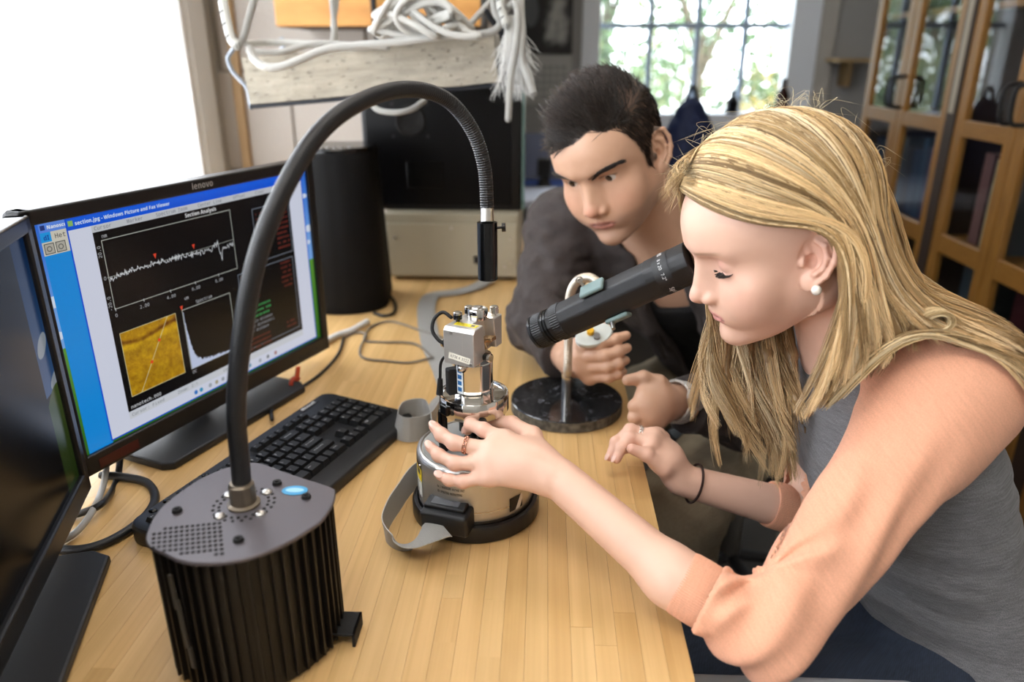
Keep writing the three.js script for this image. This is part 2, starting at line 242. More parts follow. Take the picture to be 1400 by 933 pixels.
  c.fillStyle = '#c8d4f0'; for (let x = 398; x < 592; x += 2) { const h = 150 * Math.exp(-(x - 398) / 9) + 26 * Math.exp(-(x - 398) / 50) + R() * 12 * Math.exp(-(x - 398) / 160) + 3; c.fillRect(x, 534 - h, 2, h); }
  c.fillStyle = '#d8dade'; c.textAlign = 'left'; c.fillText('DC', 398, 551); c.font = 'bold 15px monospace'; c.fillText('nanotech.000', 164, 570);
  c.strokeStyle = '#8a92a0'; c.strokeRect(740, 92, 178, 180); c.strokeRect(640, 292, 272, 268);
  c.font = '13px monospace'; const rows = (x, y, n, col, wd) => { c.fillStyle = col; for (let i = 0; i < n; i++) for (let k = 0; k < wd; k++) if (R() < 0.85) c.fillRect(x + k * 9, y + i * 17, 5 + R() * 3, 7); };
  rows(752, 108, 9, '#55211b', 6); rows(846, 108, 9, '#6e2a22', 7); rows(846, 300, 6, '#6e2a22', 6); rows(652, 300, 6, '#55211b', 9); rows(660, 415, 3, '#2f9a52', 13); rows(846, 520, 2, '#6e2a22', 6); rows(652, 525, 3, '#6e2a22', 12);
  c.fillStyle = '#c6ccd6'; c.fillText('Surface distance', 652, 474); c.fillText('Horiz distance(L)', 652, 490); c.fillText('Vert distance', 652, 506);
  c.fillStyle = '#d6dae2'; c.fillRect(154, 577, 772, 22); c.fillStyle = '#8a9098'; c.font = '15px monospace'; c.fillText('Cursor: Fixed', 162, 593); c.fillText('Zoom: 2:1', 330, 593); c.fillText('Cen line: Off', 520, 593);
  for (const [x, col] of [[398, '#2a78d0'], [420, '#2a98c8'], [458, '#a8b0bc'], [486, '#b0a890'], [514, '#a0a8b4'], [560, '#88909c'], [596, '#a8a0a0'], [640, '#70a0c0'], [690, '#a8b0bc'], [730, '#808890'], [770, '#b08080']]) { c.fillStyle = col; c.beginPath(); c.arc(x, 615, 7, 0, 7); c.fill(); }
});
const mainScreen = std({ color: 0x050505, roughness: 0.25, emissiveMap: screenTex, emissive: 0xffffff, emissiveIntensity: 0.72 });
monitor('monitor', 'black widescreen monitor showing a section analysis plot behind the keyboard', [-0.488, TY, -1.031], 68.2 * Math.PI / 180, mainScreen, true);
const sl = areaLight(0xcfe0ff, 0.5, 0.46, 0.29, [-0.478, 0.953, -1.027], [0.45, 0.953, -0.656]);
const wallpaper = canvasTex(512, 320, (c) => {
  c.fillStyle = '#050506'; c.fillRect(0, 0, 512, 320);
  const g = c.createLinearGradient(0, 0, 0, 190); g.addColorStop(0, '#0e2a50'); g.addColorStop(1, '#3f6292'); c.fillStyle = g; c.fillRect(468, 0, 44, 190); c.fillStyle = '#a0aab4'; c.beginPath(); c.ellipse(492, 130, 20, 11, -0.5, 0, 7); c.fill(); c.beginPath(); c.ellipse(508, 180, 18, 8, -0.3, 0, 7); c.fill();
  const h = c.createLinearGradient(0, 180, 0, 320); h.addColorStop(0, '#4a5c2e'); h.addColorStop(1, '#20300f'); c.fillStyle = h; c.beginPath(); c.moveTo(468, 200); c.quadraticCurveTo(490, 184, 512, 186); c.lineTo(512, 320); c.lineTo(468, 320); c.fill();
});
monitor('monitor', 'black monitor cut off by the left picture edge, showing a dark screen', [-0.486, TY, -0.538], Math.atan2(0.954, -0.299), phy({ color: 0x020202, roughness: 0.2, specularIntensity: 0.3, emissiveMap: wallpaper, emissive: 0xffffff, emissiveIntensity: 0.5 }), false);

// ---------- keyboard ----------
{
  const t = thing('keyboard', 'black full size computer keyboard lying askew in front of the plot monitor', 'keyboard', [-0.3335, TY, -0.868]); t.rotation.y = 70.7 * Math.PI / 180; t.scale.x = 0.86;
  const body = std({ color: 0x16171a, roughness: 0.46, bumpMap: rep(grainTex, 8, 4), bumpScale: 0.0001 });
  const rr = (w, d, r) => { const p = []; for (const [cx, cy, a] of [[w / 2 - r, d / 2 - r, 0], [-w / 2 + r, d / 2 - r, 1], [-w / 2 + r, -d / 2 + r, 2], [w / 2 - r, -d / 2 + r, 3]]) for (let i = 0; i <= 5; i++) { const q = (a + i / 5) * Math.PI / 2; p.push([cx + r * Math.cos(q), cy + r * Math.sin(q)]); } return p; };
  const wedge = (g, k) => { const p = g.attributes.position; for (let i = 0; i < p.count; i++) { const s = clamp((0.0825 - p.getZ(i)) / 0.165, 0, 1); p.setY(i, p.getY(i) * (1 + k * s)); } g.computeVertexNormals(); return toCreasedNormals(g, 0.5); };
  part(t, 'case', wedge(extrude(rr(0.458, 0.166, 0.02), 0.017, 0.004, 3).rotateX(-Math.PI / 2), 0.55), body);
  const U = 0.0189, x00 = -0.2135, keys = [];
  const row = (y, list, x0 = 0) => { let x = x0; for (const [w, s] of list) { if (s !== null) keys.push([x, y, w, s]); x += w; } };
  const L = (str, w = 1) => str.split('').map((s) => [w, s]);
  row(0, [[1, 'Esc'], [0.5, null], ...['F1', 'F2', 'F3', 'F4'].map((s) => [1, s]), [0.5, null], ...['F5', 'F6', 'F7', 'F8'].map((s) => [1, s]), [1, null], ...['F9', 'F10', 'F11', 'F12'].map((s) => [1, s]), [0.25, null], [1, 'Prt'], [1, 'Scr'], [1, 'Brk']]);
  row(1.25, [...L('`1234567890-='), [2, 'Bksp'], [0.25, null], [1, 'Ins'], [1, 'Home'], [1, 'PgUp'], [0.25, null], [1, 'Num'], ...L('/*-')]);
  row(2.25, [[1.5, 'Tab'], ...L('QWERTYUIOP[]'), [1.5, '\\'], [0.25, null], [1, 'Del'], [1, 'End'], [1, 'PgDn'], [0.25, null], ...L('789'), [1, '+']]);
  row(3.25, [[1.75, 'Caps'], ...L("ASDFGHJKL;'"), [2.25, 'Enter'], [3.5, null], ...L('456'), [1, ' ']]);
  row(4.25, [[2.25, 'Shift'], ...L('ZXCVBNM,./'), [2.75, 'Shift'], [1.25, null], [1, '^'], [1.25, null], ...L('123'), [1, 'Ent']]);
  row(5.25, [[1.5, 'Ctrl'], [1, ''], [1.5, 'Alt'], [6, ''], [1.5, 'Alt'], [1, ''], [1, ''], [1.5, 'Ctrl'], [0.25, null], [1, '<'], [1, 'v'], [1, '>'], [0.25, null], [2, '0'], [1, '.'], [1, ' ']]);
  const atlas = canvasTex(1024, 1024, (c) => { c.fillStyle = '#0d0e10'; c.fillRect(0, 0, 1024, 1024); c.fillStyle = '#c9ccd0'; c.textAlign = 'left'; keys.forEach((k, i) => { const x = (i % 12) * 85, y = Math.floor(i / 12) * 85; c.font = (k[3].length > 1 ? 22 : 38) + 'px sans-serif'; c.fillText(k[3], x + 12, y + 40, 62); }); });
  const km = std({ map: atlas, roughness: 0.5 });
  const keyGeo = (w, i, fn) => {                                        // truncated pyramid with a legend on its top
    const a = w * U / 2 - 0.0006, b = a - 0.0024, d = fn ? 0.0068 : 0.0088, e = d - 0.0024, h = fn ? 0.006 : 0.0085, cx = (i % 12) * 85 / 1024, cy = 1 - Math.floor(i / 12) * 85 / 1024, k = 85 / 1024;
    const B = [[-a, 0, d], [a, 0, d], [a, 0, -d], [-a, 0, -d]], T = [[-b, h, e - 0.0006], [b, h, e - 0.0006], [b, h, -e - 0.0006], [-b, h, -e - 0.0006]], pos = [], uv = [];
    const quad = (q, u) => { for (const j of [0, 1, 2, 0, 2, 3]) { pos.push(...q[j]); uv.push(...u[j]); } };
    quad(T, [[cx, cy - k], [cx + k, cy - k], [cx + k, cy], [cx, cy]]); const z = [[0.999, 0.001], [0.999, 0.001], [0.999, 0.001], [0.999, 0.001]];
    for (let j = 0; j < 4; j++) { const n = (j + 1) % 4; quad([B[j], B[n], T[n], T[j]], z); }
    const g = new THREE.BufferGeometry(); g.setAttribute('position', new THREE.Float32BufferAttribute(pos, 3)); g.setAttribute('uv', new THREE.Float32BufferAttribute(uv, 2)); g.computeVertexNormals(); return g;
  };
  keys.forEach((k, i) => { const z = -0.058 + k[1] * U, fn = k[1] === 0; const m = part(t, 'key', keyGeo(k[2], i, fn), km); m.position.set(x00 + (k[0] + k[2] / 2) * U, 0.0168 * (1 + 0.55 * (0.0825 - z) / 0.165), z); m.rotation.x = 0.056; });
  for (const x of [-0.19, -0.165, -0.14, -0.115, -0.09]) part(t, 'media_button', new THREE.SphereGeometry(0.0055, 16, 10).scale(1, 0.55, 1).translate(x, 0.0258, -0.0735), M.blackGloss);
  part(t, 'printed_name', new THREE.PlaneGeometry(0.046, 0.0095).rotateX(-Math.PI / 2 + 0.055).translate(0.165, 0.0265, -0.0735), std({ map: canvasTex(256, 52, (c) => { c.fillStyle = '#16171a'; c.fillRect(0, 0, 256, 52); c.fillStyle = '#e2e4e6'; c.font = 'italic bold 46px sans-serif'; c.fillText('Microsoft', 6, 40, 244); }), roughness: 0.5 }));
}

// ---------- fibre optic lamp box with gooseneck ----------
const LB = [-0.267, TY, -0.57];
{
  const t = thing('gooseneck_lamp', 'black finned lamp box with a perforated grey top and a long arching black gooseneck', 'lamp', LB);
  const outl = [[-.331, -.517], [-.338, -.542], [-.339, -.567], [-.329, -.604], [-.314, -.628], [-.296, -.641], [-.287, -.644], [-.274, -.641], [-.244, -.625], [-.198, -.603], [-.191, -.597], [-.188, -.585], [-.187, -.571], [-.19, -.548], [-.198, -.533], [-.206, -.52], [-.222, -.503], [-.239, -.492], [-.258, -.487], [-.277, -.4865], [-.292, -.490], [-.305, -.497], [-.321, -.505]].map(([x, z]) => new THREE.Vector3(x - LB[0], 0, z - LB[2]));
  const oc = new THREE.CatmullRomCurve3(outl, true, 'catmullrom', 0.4), P = oc.getSpacedPoints(120).slice(0, 120).map((p) => [p.x, -p.z]);
  if (new THREE.Path().setFromPoints(P.map((p) => new THREE.Vector2(...p))) && THREE.ShapeUtils.isClockWise(P.map((p) => new THREE.Vector2(...p)))) P.reverse();
  part(t, 'top_plate', extrude(P, 0.004, 0.0008).rotateX(-Math.PI / 2).translate(0, 0.146, 0), std({ color: 0x615d62, roughness: 0.42, metalness: 0.35, bumpMap: rep(grainTex, 30, 30), bumpScale: 0.0001 }));
  // finned body: one extruded core and single vertical fins round it
  const core = P.map((p) => [p[0] * 0.9 , p[1] * 0.9]);
  const bodyM = std({ color: 0x060505, roughness: 0.5 }), finM = std({ color: 0x0b0907, roughness: 0.5, metalness: 0.2 });
  part(t, 'housing', extrude(core, 0.145, 0.001).rotateX(-Math.PI / 2).translate(0, 0.001, 0), bodyM);
  const Q = oc.getSpacedPoints(46);
  for (let i = 0; i < 46; i++) { const p = Q[i], a = Math.atan2(p.x, p.z), d = Math.hypot(p.x, p.z); part(t, 'fin', new THREE.BoxGeometry(0.0022, 0.138, 0.0125).translate(0, 0.076, d * 0.965 - 0.006).rotateY(a), i % 3 ? finM : bodyM); }
  const sc = std({ color: 0x3c3832, roughness: 0.7 }); for (const [k, l, y] of [[0, 0.035, 0.112], [1, 0.05, 0.08], [2, 0.022, 0.045]]) part(t, 'scuffed_clip', xf(box(0.0045, l, 0.0025, 0.0006), [-0.036 + k * 0.003, y, 0.0745 + k * 0.0012], [0, -0.46, 0.03]), sc);
  // vent holes: flat dark discs, shade of the openings put in their colour, grid at the left and a double ring round the collar
  const hole = []; const H = (x, z, r = 0.0017) => hole.push(new THREE.CylinderGeometry(r, r, 0.0006, 8).translate(x - LB[0], 0.1502, z - LB[2]));
  for (let i = 0; i < 13; i++) for (let j = 0; j < 9; j++) { const u = i / 12, v = j / 8, x = -0.329 + 0.052 * u + 0.022 * v, z = -0.54 + 0.048 * v - 0.012 * u + 0.012; if (u < 0.15 && (v < 0.1 || v > 0.6)) continue; if (x > -0.272 && z < -0.53) continue; if (z > -0.497) continue; if (x < -0.327 + 0.1 * Math.max(0, z + 0.525)) continue; H(x, z); }
  for (let i = 0; i < 22; i++) { const a = i / 22 * 6.283; H(-0.267 + 0.0215 * Math.cos(a), -0.57 + 0.0215 * Math.sin(a), 0.0015); H(-0.267 + 0.0265 * Math.cos(a + 0.14), -0.57 + 0.0265 * Math.sin(a + 0.14), 0.0015); }
  tag(part(t, 'vent_holes', merge(hole), M.blackMatte), null, null, null, 'stuff');
  for (const [x, z] of [[-.2485, -.605], [-.2140, -.583], [-.322, -.556], [-.251, -.516]]) part(t, 'screw', merge([cyl(0.0045, 0.004, 0.003, 16).translate(x - LB[0], 0.1515, z - LB[2]), cyl(0.0022, 0.0018, 0.0035, 6).translate(x - LB[0], 0.1525, z - LB[2])]), M.blackMatte);
  for (const a of [0.62, 2.2, 3.75, 5.3]) part(t, 'bolt', new THREE.SphereGeometry(0.0052, 16, 8, 0, 6.3, 0, 1.57).scale(1, 0.6, 1).translate(0.0245 * Math.cos(a), 0.15, 0.0245 * Math.sin(a)), M.steelSoft, 'shiny round bolt');
  part(t, 'oval_sticker', lathe([[0, 0], [0.0105, 0], [0.0105, 0.0004], [0, 0.0004]], 32).scale(1.15, 1, 0.75).translate(0.039, 0.1502, -0.024), std({ color: 0x3f9ccf, roughness: 0.3 }), 'pale blue oval sticker');
  part(t, 'sticker_print', lathe([[0, 0], [0.0075, 0], [0.0075, 0.0003], [0, 0.0003]], 32).scale(1.15, 1, 0.5).translate(0.039, 0.1506, -0.024), std({ color: 0x9fd3ec, roughness: 0.3 }));
  part(t, 'collar', lathe([[0, 0.15], [0.014, 0.15], [0.0145, 0.152], [0.0115, 0.1535], [0.0112, 0.171], [0.0096, 0.173], [0, 0.173]], 32), std({ color: 0x84796a, metalness: 0.8, roughness: 0.35 }));
  // arching ridged tube
  const gp = [[-0.2674,0.8999,-0.5698], [-0.2665,0.936,-0.5729], [-0.2639,0.9927,-0.5754], [-0.2534,1.0576,-0.5835], [-0.2369,1.1242,-0.5968], [-0.2154,1.1778,-0.6203], [-0.1919,1.2197,-0.6598], [-0.1641,1.2422,-0.7125], [-0.1333,1.2488,-0.7699], [-0.1025,1.2372,-0.8096], [-0.0785,1.2054,-0.8306], [-0.0662,1.1652,-0.8372], [-0.0632,1.1198,-0.8339]].map((p) => [p[0] - LB[0], p[1] - LB[1], p[2] - LB[2]]);
  const c = curve(gp), g = new THREE.TubeGeometry(c, 1600, 0.0085, 12, false), pos = g.attributes.position, nor = g.attributes.normal;
  for (let i = 0; i < pos.count; i++) { const s = Math.floor(i / 13), u = s / 1600, am = (0.00012 + 0.00022 * sstep(0.5, 0.75, u)) * Math.sin(s * 0.95), r = -0.0009 * sstep(0.2, 1, u); pos.setXYZ(i, pos.getX(i) + nor.getX(i) * (am + r), pos.getY(i) + nor.getY(i) * (am + r), pos.getZ(i) + nor.getZ(i) * (am + r)); }
  g.computeVertexNormals();
  part(t, 'gooseneck', g, std({ color: 0x171719, roughness: 0.38 }));
  const e = [-0.0633,1.1206,-0.8342].map((v, i) => v - LB[i]), n0 = [-0.063,1.1053,-0.8284].map((v, i) => v - LB[i]), n1 = [-0.0628,1.0406,-0.8261].map((v, i) => v - LB[i]);
  const ax = V(n1).sub(V(n0)).normalize();
  part(t, 'ferrule', merge([rod(e, n0, 0.0073, 0.0073, 24)]), M.steelSoft, 'brushed silver ferrule');
  part(t, 'nozzle', merge([rod(n0, n1, 0.0114, 0.0114, 32), rod(V(n1).addScaledVector(ax, -0.0005).toArray(), V(n1).addScaledVector(ax, 0.0012).toArray(), 0.0112, 0.0104, 32)]), M.blackGloss);
  const lens = V(n1).addScaledVector(ax, 0.0012);
  part(t, 'lamp_lens', rod(lens.toArray(), lens.clone().addScaledVector(ax, 0.0002).toArray(), 0.005, 0.005, 24), std({ color: 0xffffff, emissive: 0xfff0d0, emissiveIntensity: 6 }));
  part(t, 'thumb_screw', merge([rod([n0[0] + 0.011, n0[1] - 0.006, n0[2] + 0.001], [n0[0] + 0.0165, n0[1] - 0.0055, n0[2] + 0.001], 0.0016), rod([n0[0] + 0.0165, n0[1] - 0.0055, n0[2] + 0.001], [n0[0] + 0.0205, n0[1] - 0.0052, n0[2] + 0.001], 0.005, 0.005, 18)]), M.blackGloss);
  const sp = new THREE.SpotLight(0xfff0d0, 3.0, 0, 0.15, 0.6); sp.position.copy(lens).addScaledVector(ax, 0.004).add(V(LB)); sp.target.position.set(-0.066, 0.95, -0.808); sp.shadow.radius = 0.3; sp.castShadow = true; scene.add(sp, sp.target);
  part(t, 'foot', merge([boxAt(0.0, 0.0935, 0.0125, 0.0155, -0.02, 0.012, 0.0008), boxAt(0.0905, 0.0935, 0.0, 0.0155, -0.02, 0.012, 0.0008)]), M.blackMatte);
}
// ---------- scanning probe microscope ----------
const SX = -0.079, SZ = -0.8015;
{
  const t = thing('probe_microscope', 'silver and chrome tabletop probe microscope standing at the table centre', 'microscope', [SX, TY, SZ]);
  part(t, 'base_ring', lathe([[0, 0], [0.076, 0], [0.0785, 0.0025], [0.0785, 0.018], [0.0765, 0.0215], [0.0725, 0.0225], [0.0725, 0.0195], [0.0715, 0.019], [0.0708, 0.0255], [0, 0.0255]], 96), std({ color: 0x0c0c0e, roughness: 0.3 }));
  const brushed = dataTex(256, 64, (u, v, x) => { const n = 0.5 + 0.32 * fbm(u * 2, v * 60, 3, 4); return [n, n, n]; }, false);
  part(t, 'canister', lathe([[0, 0.0255], [0.0702, 0.0255], [0.0705, 0.027], [0.0705, 0.0845], [0.0698, 0.0875], [0.068, 0.0893], [0.0655, 0.09], [0.0648, 0.0893], [0.0645, 0.0885], [0, 0.0885]], 96), std({ color: 0xc6c3be, metalness: 0.85, roughness: 0.62, roughnessMap: brushed }));
  part(t, 'top_disc', lathe([[0, 0.0887], [0.0632, 0.0887], [0.0635, 0.0891], [0.063, 0.0896], [0, 0.0896]], 64), std({ color: 0x9a9b99, metalness: 0.3, roughness: 0.5 }));
  const patch = (a0, a1, y0, y1, mat, name, label) => part(t, name, new THREE.CylinderGeometry(0.0709, 0.0709, y1 - y0, 20, 1, true, a0, a1 - a0).translate(0, (y0 + y1) / 2, 0), mat, label);
  patch(-1.55, -1.02, 0.036, 0.08, std({ roughness: 0.4, side: THREE.DoubleSide, map: canvasTex(160, 128, (c) => { c.fillStyle = '#e8e6de'; c.fillRect(0, 0, 160, 128); c.fillStyle = '#f0d012'; c.fillRect(0, 18, 160, 50); c.fillStyle = '#111'; c.fillRect(0, 0, 160, 20); c.fillRect(84, 24, 60, 22); for (let i = 0; i < 9; i++) c.fillRect(10, 74 + i * 6, 130 - (i * 37) % 40, 2.5); }) }), 'warning_sticker', 'yellow and black warning sticker');
  patch(-0.68, 0.2, 0.052, 0.075, phy({ roughness: 0.35, transparent: true, map: (() => { const x = canvasTex(512, 96, (c) => { c.clearRect(0, 0, 512, 96); c.fillStyle = '#1a1a1a'; c.font = 'bold 17px sans-serif'; c.fillText('No. 2  NANOSCOPE  VOLTAGE  UNIT', 60, 40); c.fillText('SEE  OPERATING  INSTRUCTIONS', 60, 66); }); return x; })(), metalness: 0.6, opacity: 1 }), 'engraved_text');
  patch(0.68, 0.98, 0.03, 0.048, std({ roughness: 0.4, side: THREE.DoubleSide, map: canvasTex(96, 64, (c) => { c.fillStyle = '#101012'; c.fillRect(0, 0, 96, 64); c.fillStyle = '#d8d6d0'; c.beginPath(); c.moveTo(40, 64); c.lineTo(80, 0); c.lineTo(96, 0); c.lineTo(96, 30); c.lineTo(74, 64); c.fill(); }) }), 'dark_sticker', 'black and white sticker');
  part(t, 'rivet', new THREE.SphereGeometry(0.0016, 10, 8).translate(-0.062, 0.078, 0.0345), M.steel);
  // four posts, ring stage
  for (const a of [0.32, 2.3, 3.6, 5.15]) part(t, 'post', lathe([[0, 0.0896], [0.0056, 0.0896], [0.0056, 0.139], [0.0048, 0.142], [0, 0.143]], 20).translate(0.0395 * Math.sin(a), 0, 0.0395 * Math.cos(a)), M.blackGloss);
  part(t, 'stage_ring', lathe([[0.021, 0.138], [0.0405, 0.138], [0.041, 0.139], [0.041, 0.1575], [0.0402, 0.1592], [0.0385, 0.1597], [0.037, 0.159], [0.0365, 0.1565], [0.021, 0.1565]], 96), M.steel);
  part(t, 'stage_clip', xf(box(0.013, 0.013, 0.006, 0.002), [-0.031, 0.1485, 0.0285], [0, -0.8, 0]), M.blackGloss);
  part(t, 'approach_screw', merge([rod([0, 0.0896, 0.006], [0, 0.108, 0.006], 0.0105, 0.0095, 20), rod([0, 0.108, 0.006], [0, 0.138, 0.006], 0.004), xf(new THREE.TorusGeometry(0.011, 0.0035, 8, 20), [0, 0.098, 0.006], [Math.PI / 2, 0, 0])]), M.blackGloss);
  part(t, 'scanner_column', lathe([[0, 0.1565], [0.0235, 0.1565], [0.0235, 0.1668], [0.0228, 0.1676], [0.0228, 0.1995], [0.0215, 0.2005], [0.0215, 0.2065], [0, 0.2065]], 64), M.steel);
  part(t, 'blue_label', new THREE.CylinderGeometry(0.0238, 0.0238, 0.034, 12, 1, true, -0.86, 0.42).translate(0, 0.182, 0), std({ side: THREE.DoubleSide, roughness: 0.35, map: canvasTex(64, 160, (c) => { c.fillStyle = '#e6ebf0'; c.fillRect(0, 0, 64, 160); c.fillStyle = '#2a6aa8'; for (let i = 0; i < 4; i++) c.fillRect(12, 14 + i * 36, 40, 24); }) }), 'blue and white label');
  // optical head: block with a cut in its right side
  const hd = new THREE.Group(); hd.name = 'optical_head'; hd.position.set(0.0005, 0.205, -0.0015); hd.rotation.y = -0.42; t.add(hd);
  const hm = std({ color: 0xd0cecb, metalness: 0.7, roughness: 0.38, bumpMap: rep(grainTex, 40, 40), bumpScale: 0.00006 });
  const prof = [[-0.031, 0], [0.031, 0], [0.031, 0.043], [-0.024, 0.043], [-0.031, 0.036]];           // seen from the side: z, y
  const slab = (x0, x1, pr) => extrude(pr, x1 - x0, 0.0012, 2).rotateY(-Math.PI / 2).translate(x1, 0, 0);
  part(hd, 'head_block', merge([
    slab(-0.0195, 0.006, [[-0.034, 0.026], [-0.034, 0.043], [0.030, 0.043], [0.034, 0.039], [0.034, 0], [-0.034, 0]]),
    slab(0.0045, 0.0195, [[0.006, 0.0], [0.034, 0.0], [0.034, 0.039], [0.030, 0.043], [0.012, 0.043]]),
    slab(0.0045, 0.0195, [[-0.034, 0.006], [-0.02, 0.006], [-0.014, 0.043], [-0.034, 0.043]]),
  ]), hm);
  part(hd, 'mirror_mount', merge([xf(box(0.012, 0.008, 0.022, 0.001), [0.010, 0.013, -0.006], [0, 0.3, 0.5]), xf(box(0.014, 0.005, 0.012, 0.001), [0.0155, 0.02, -0.008], [0, 0, 0.15])]), std({ color: 0xd8b890, metalness: 0.9, roughness: 0.2 }));
  part(hd, 'lens_ring', lathe([[0.0082, 0.043], [0.0112, 0.043], [0.0115, 0.044], [0.0115, 0.054], [0.0108, 0.0552], [0.0088, 0.0552], [0.0082, 0.053], [0.0082, 0.043]], 48).translate(0.002, 0, -0.008), M.steel);
  part(hd, 'lens', cyl(0.0083, 0.0083, 0.001, 32).translate(0.002, 0.0475, -0.008), std({ color: 0xd9b48c, roughness: 0.1, metalness: 0.4 }));
  const knob = (p, ax, len = 0.0085, r = 0.0052, body = M.blackGloss) => { const g = lathe([[0, 0], [r * 0.5, 0], [r * 0.5, 0.003], [r, 0.0032], [r, 0.003 + len * 0.62], [r * 0.82, 0.003 + len * 0.62]], 24), h = lathe([[r * 0.97, 0.003 + len * 0.6], [r * 0.97, 0.003 + len * 0.9], [r * 0.8, 0.003 + len], [0, 0.003 + len]], 24); const q = new THREE.Quaternion().setFromUnitVectors(new THREE.Vector3(0, 1, 0), V(ax).normalize()); for (const x of [g, h]) { x.applyQuaternion(q); x.translate(...p); } const k = part(hd, 'adjusting_knob', g, body); part(k, 'knob_cap', h, M.steel); };
  // knobs are sub-parts of the head; their caps are merged to stay within three levels
  for (const [p, ax, b] of [[[-0.013, 0.043, 0.012], [0, 1, 0]], [[-0.012, 0.043, -0.012], [0, 1, 0]], [[0.014, 0.043, -0.025], [0, 1, 0], M.steel], [[-0.0195, 0.017, 0.018], [-1, 0, 0.1]], [[0.0195, 0.006, 0.012], [1, 0.06, 0.25]]]) {
    const r = 0.0052, len = 0.0085, q = new THREE.Quaternion().setFromUnitVectors(new THREE.Vector3(0, 1, 0), V(ax).normalize());
    part(hd, 'adjusting_knob', lathe([[0, 0], [r * 0.5, 0], [r * 0.5, 0.003], [r, 0.0032], [r, 0.0084], [r * 0.8, 0.0086]], 24).applyQuaternion(q).translate(...p), b ?? M.blackGloss);
    part(hd, 'knob_cap', lathe([[0, 0.0082], [r * 0.96, 0.0082], [r * 0.96, 0.0108], [r * 0.75, 0.0116], [0, 0.0117]], 24).applyQuaternion(q).translate(...p), M.steel);
  }
  part(hd, 'yellow_sticker', boxAt(-0.012, 0.016, 0.0431, 0.0434, 0.0145, 0.023, 0), std({ roughness: 0.4, map: canvasTex(128, 40, (c) => { c.fillStyle = '#e3cf1a'; c.fillRect(0, 0, 128, 40); c.fillStyle = '#222'; c.fillRect(8, 8, 40, 6); c.fillRect(8, 20, 66, 4); c.fillRect(8, 28, 50, 4); c.fillRect(92, 8, 22, 22); }) }));
  part(hd, 'serial_label', new THREE.PlaneGeometry(0.0275, 0.0075).rotateZ(-0.13).translate(0.001, 0.0085, 0.03425), std({ roughness: 0.5, map: canvasTex(256, 70, (c) => { c.fillStyle = '#e9e6d8'; c.fillRect(0, 0, 256, 70); c.fillStyle = '#333'; c.font = '44px serif'; c.fillText('AFM # 3122', 14, 50, 228); }) }));
  for (const [x, y] of [[-0.009, 0.037], [0.0155, 0.003]]) part(hd, 'screw', cyl(0.0019, 0.0019, 0.001, 12).rotateX(Math.PI / 2).translate(x, y, 0.0342), M.steelSoft);
  part(hd, 'side_knob', merge([rod([0, -0.006, 0.018], [0, -0.006, 0.028], 0.0058, 0.0058, 20), new THREE.SphereGeometry(0.0045, 14, 10).translate(0, -0.006, 0.029)]), M.steel);
  part(t, 'head_cable', tube([[-0.024, 0.252, 0.002], [-0.034, 0.256, -0.004], [-0.044, 0.248, -0.004], [-0.046, 0.236, 0.002], [-0.038, 0.226, 0.008], [-0.03, 0.224, 0.01]], 0.0021, 40, 8), M.blackMatte);
  part(t, 'sensor_cable', tube([[-0.026, 0.205, 0.018], [-0.031, 0.209, 0.016], [-0.036, 0.2, 0.014], [-0.037, 0.185, 0.016], [-0.038, 0.168, 0.018]], 0.0017, 30, 8), M.blackMatte);
  part(t, 'cable_plug', merge([rod([-0.038, 0.163, 0.018], [-0.037, 0.182, 0.016], 0.0042, 0.003, 14), xf(box(0.012, 0.032, 0.012, 0.002), [-0.024, 0.178, 0.0125], [0, 0.5, 0])]), M.blackMatte);
  // ribbon cable connector clamped to the base
  part(t, 'connector', merge([xf(box(0.058, 0.028, 0.03, 0.004, 3), [-0.026, 0.032, 0.071], [0.12, -0.28, 0.05]), xf(box(0.05, 0.006, 0.02, 0.002), [-0.027, 0.0475, 0.068], [0.12, -0.28, 0.05])]), M.blackPlastic);
  part(t, 'connector_label', xf(new THREE.BoxGeometry(0.034, 0.0006, 0.013), [-0.0275, 0.0508, 0.0675], [0.12, -0.28, 0.05]), std({ color: 0x55575b, roughness: 0.4 }));
}
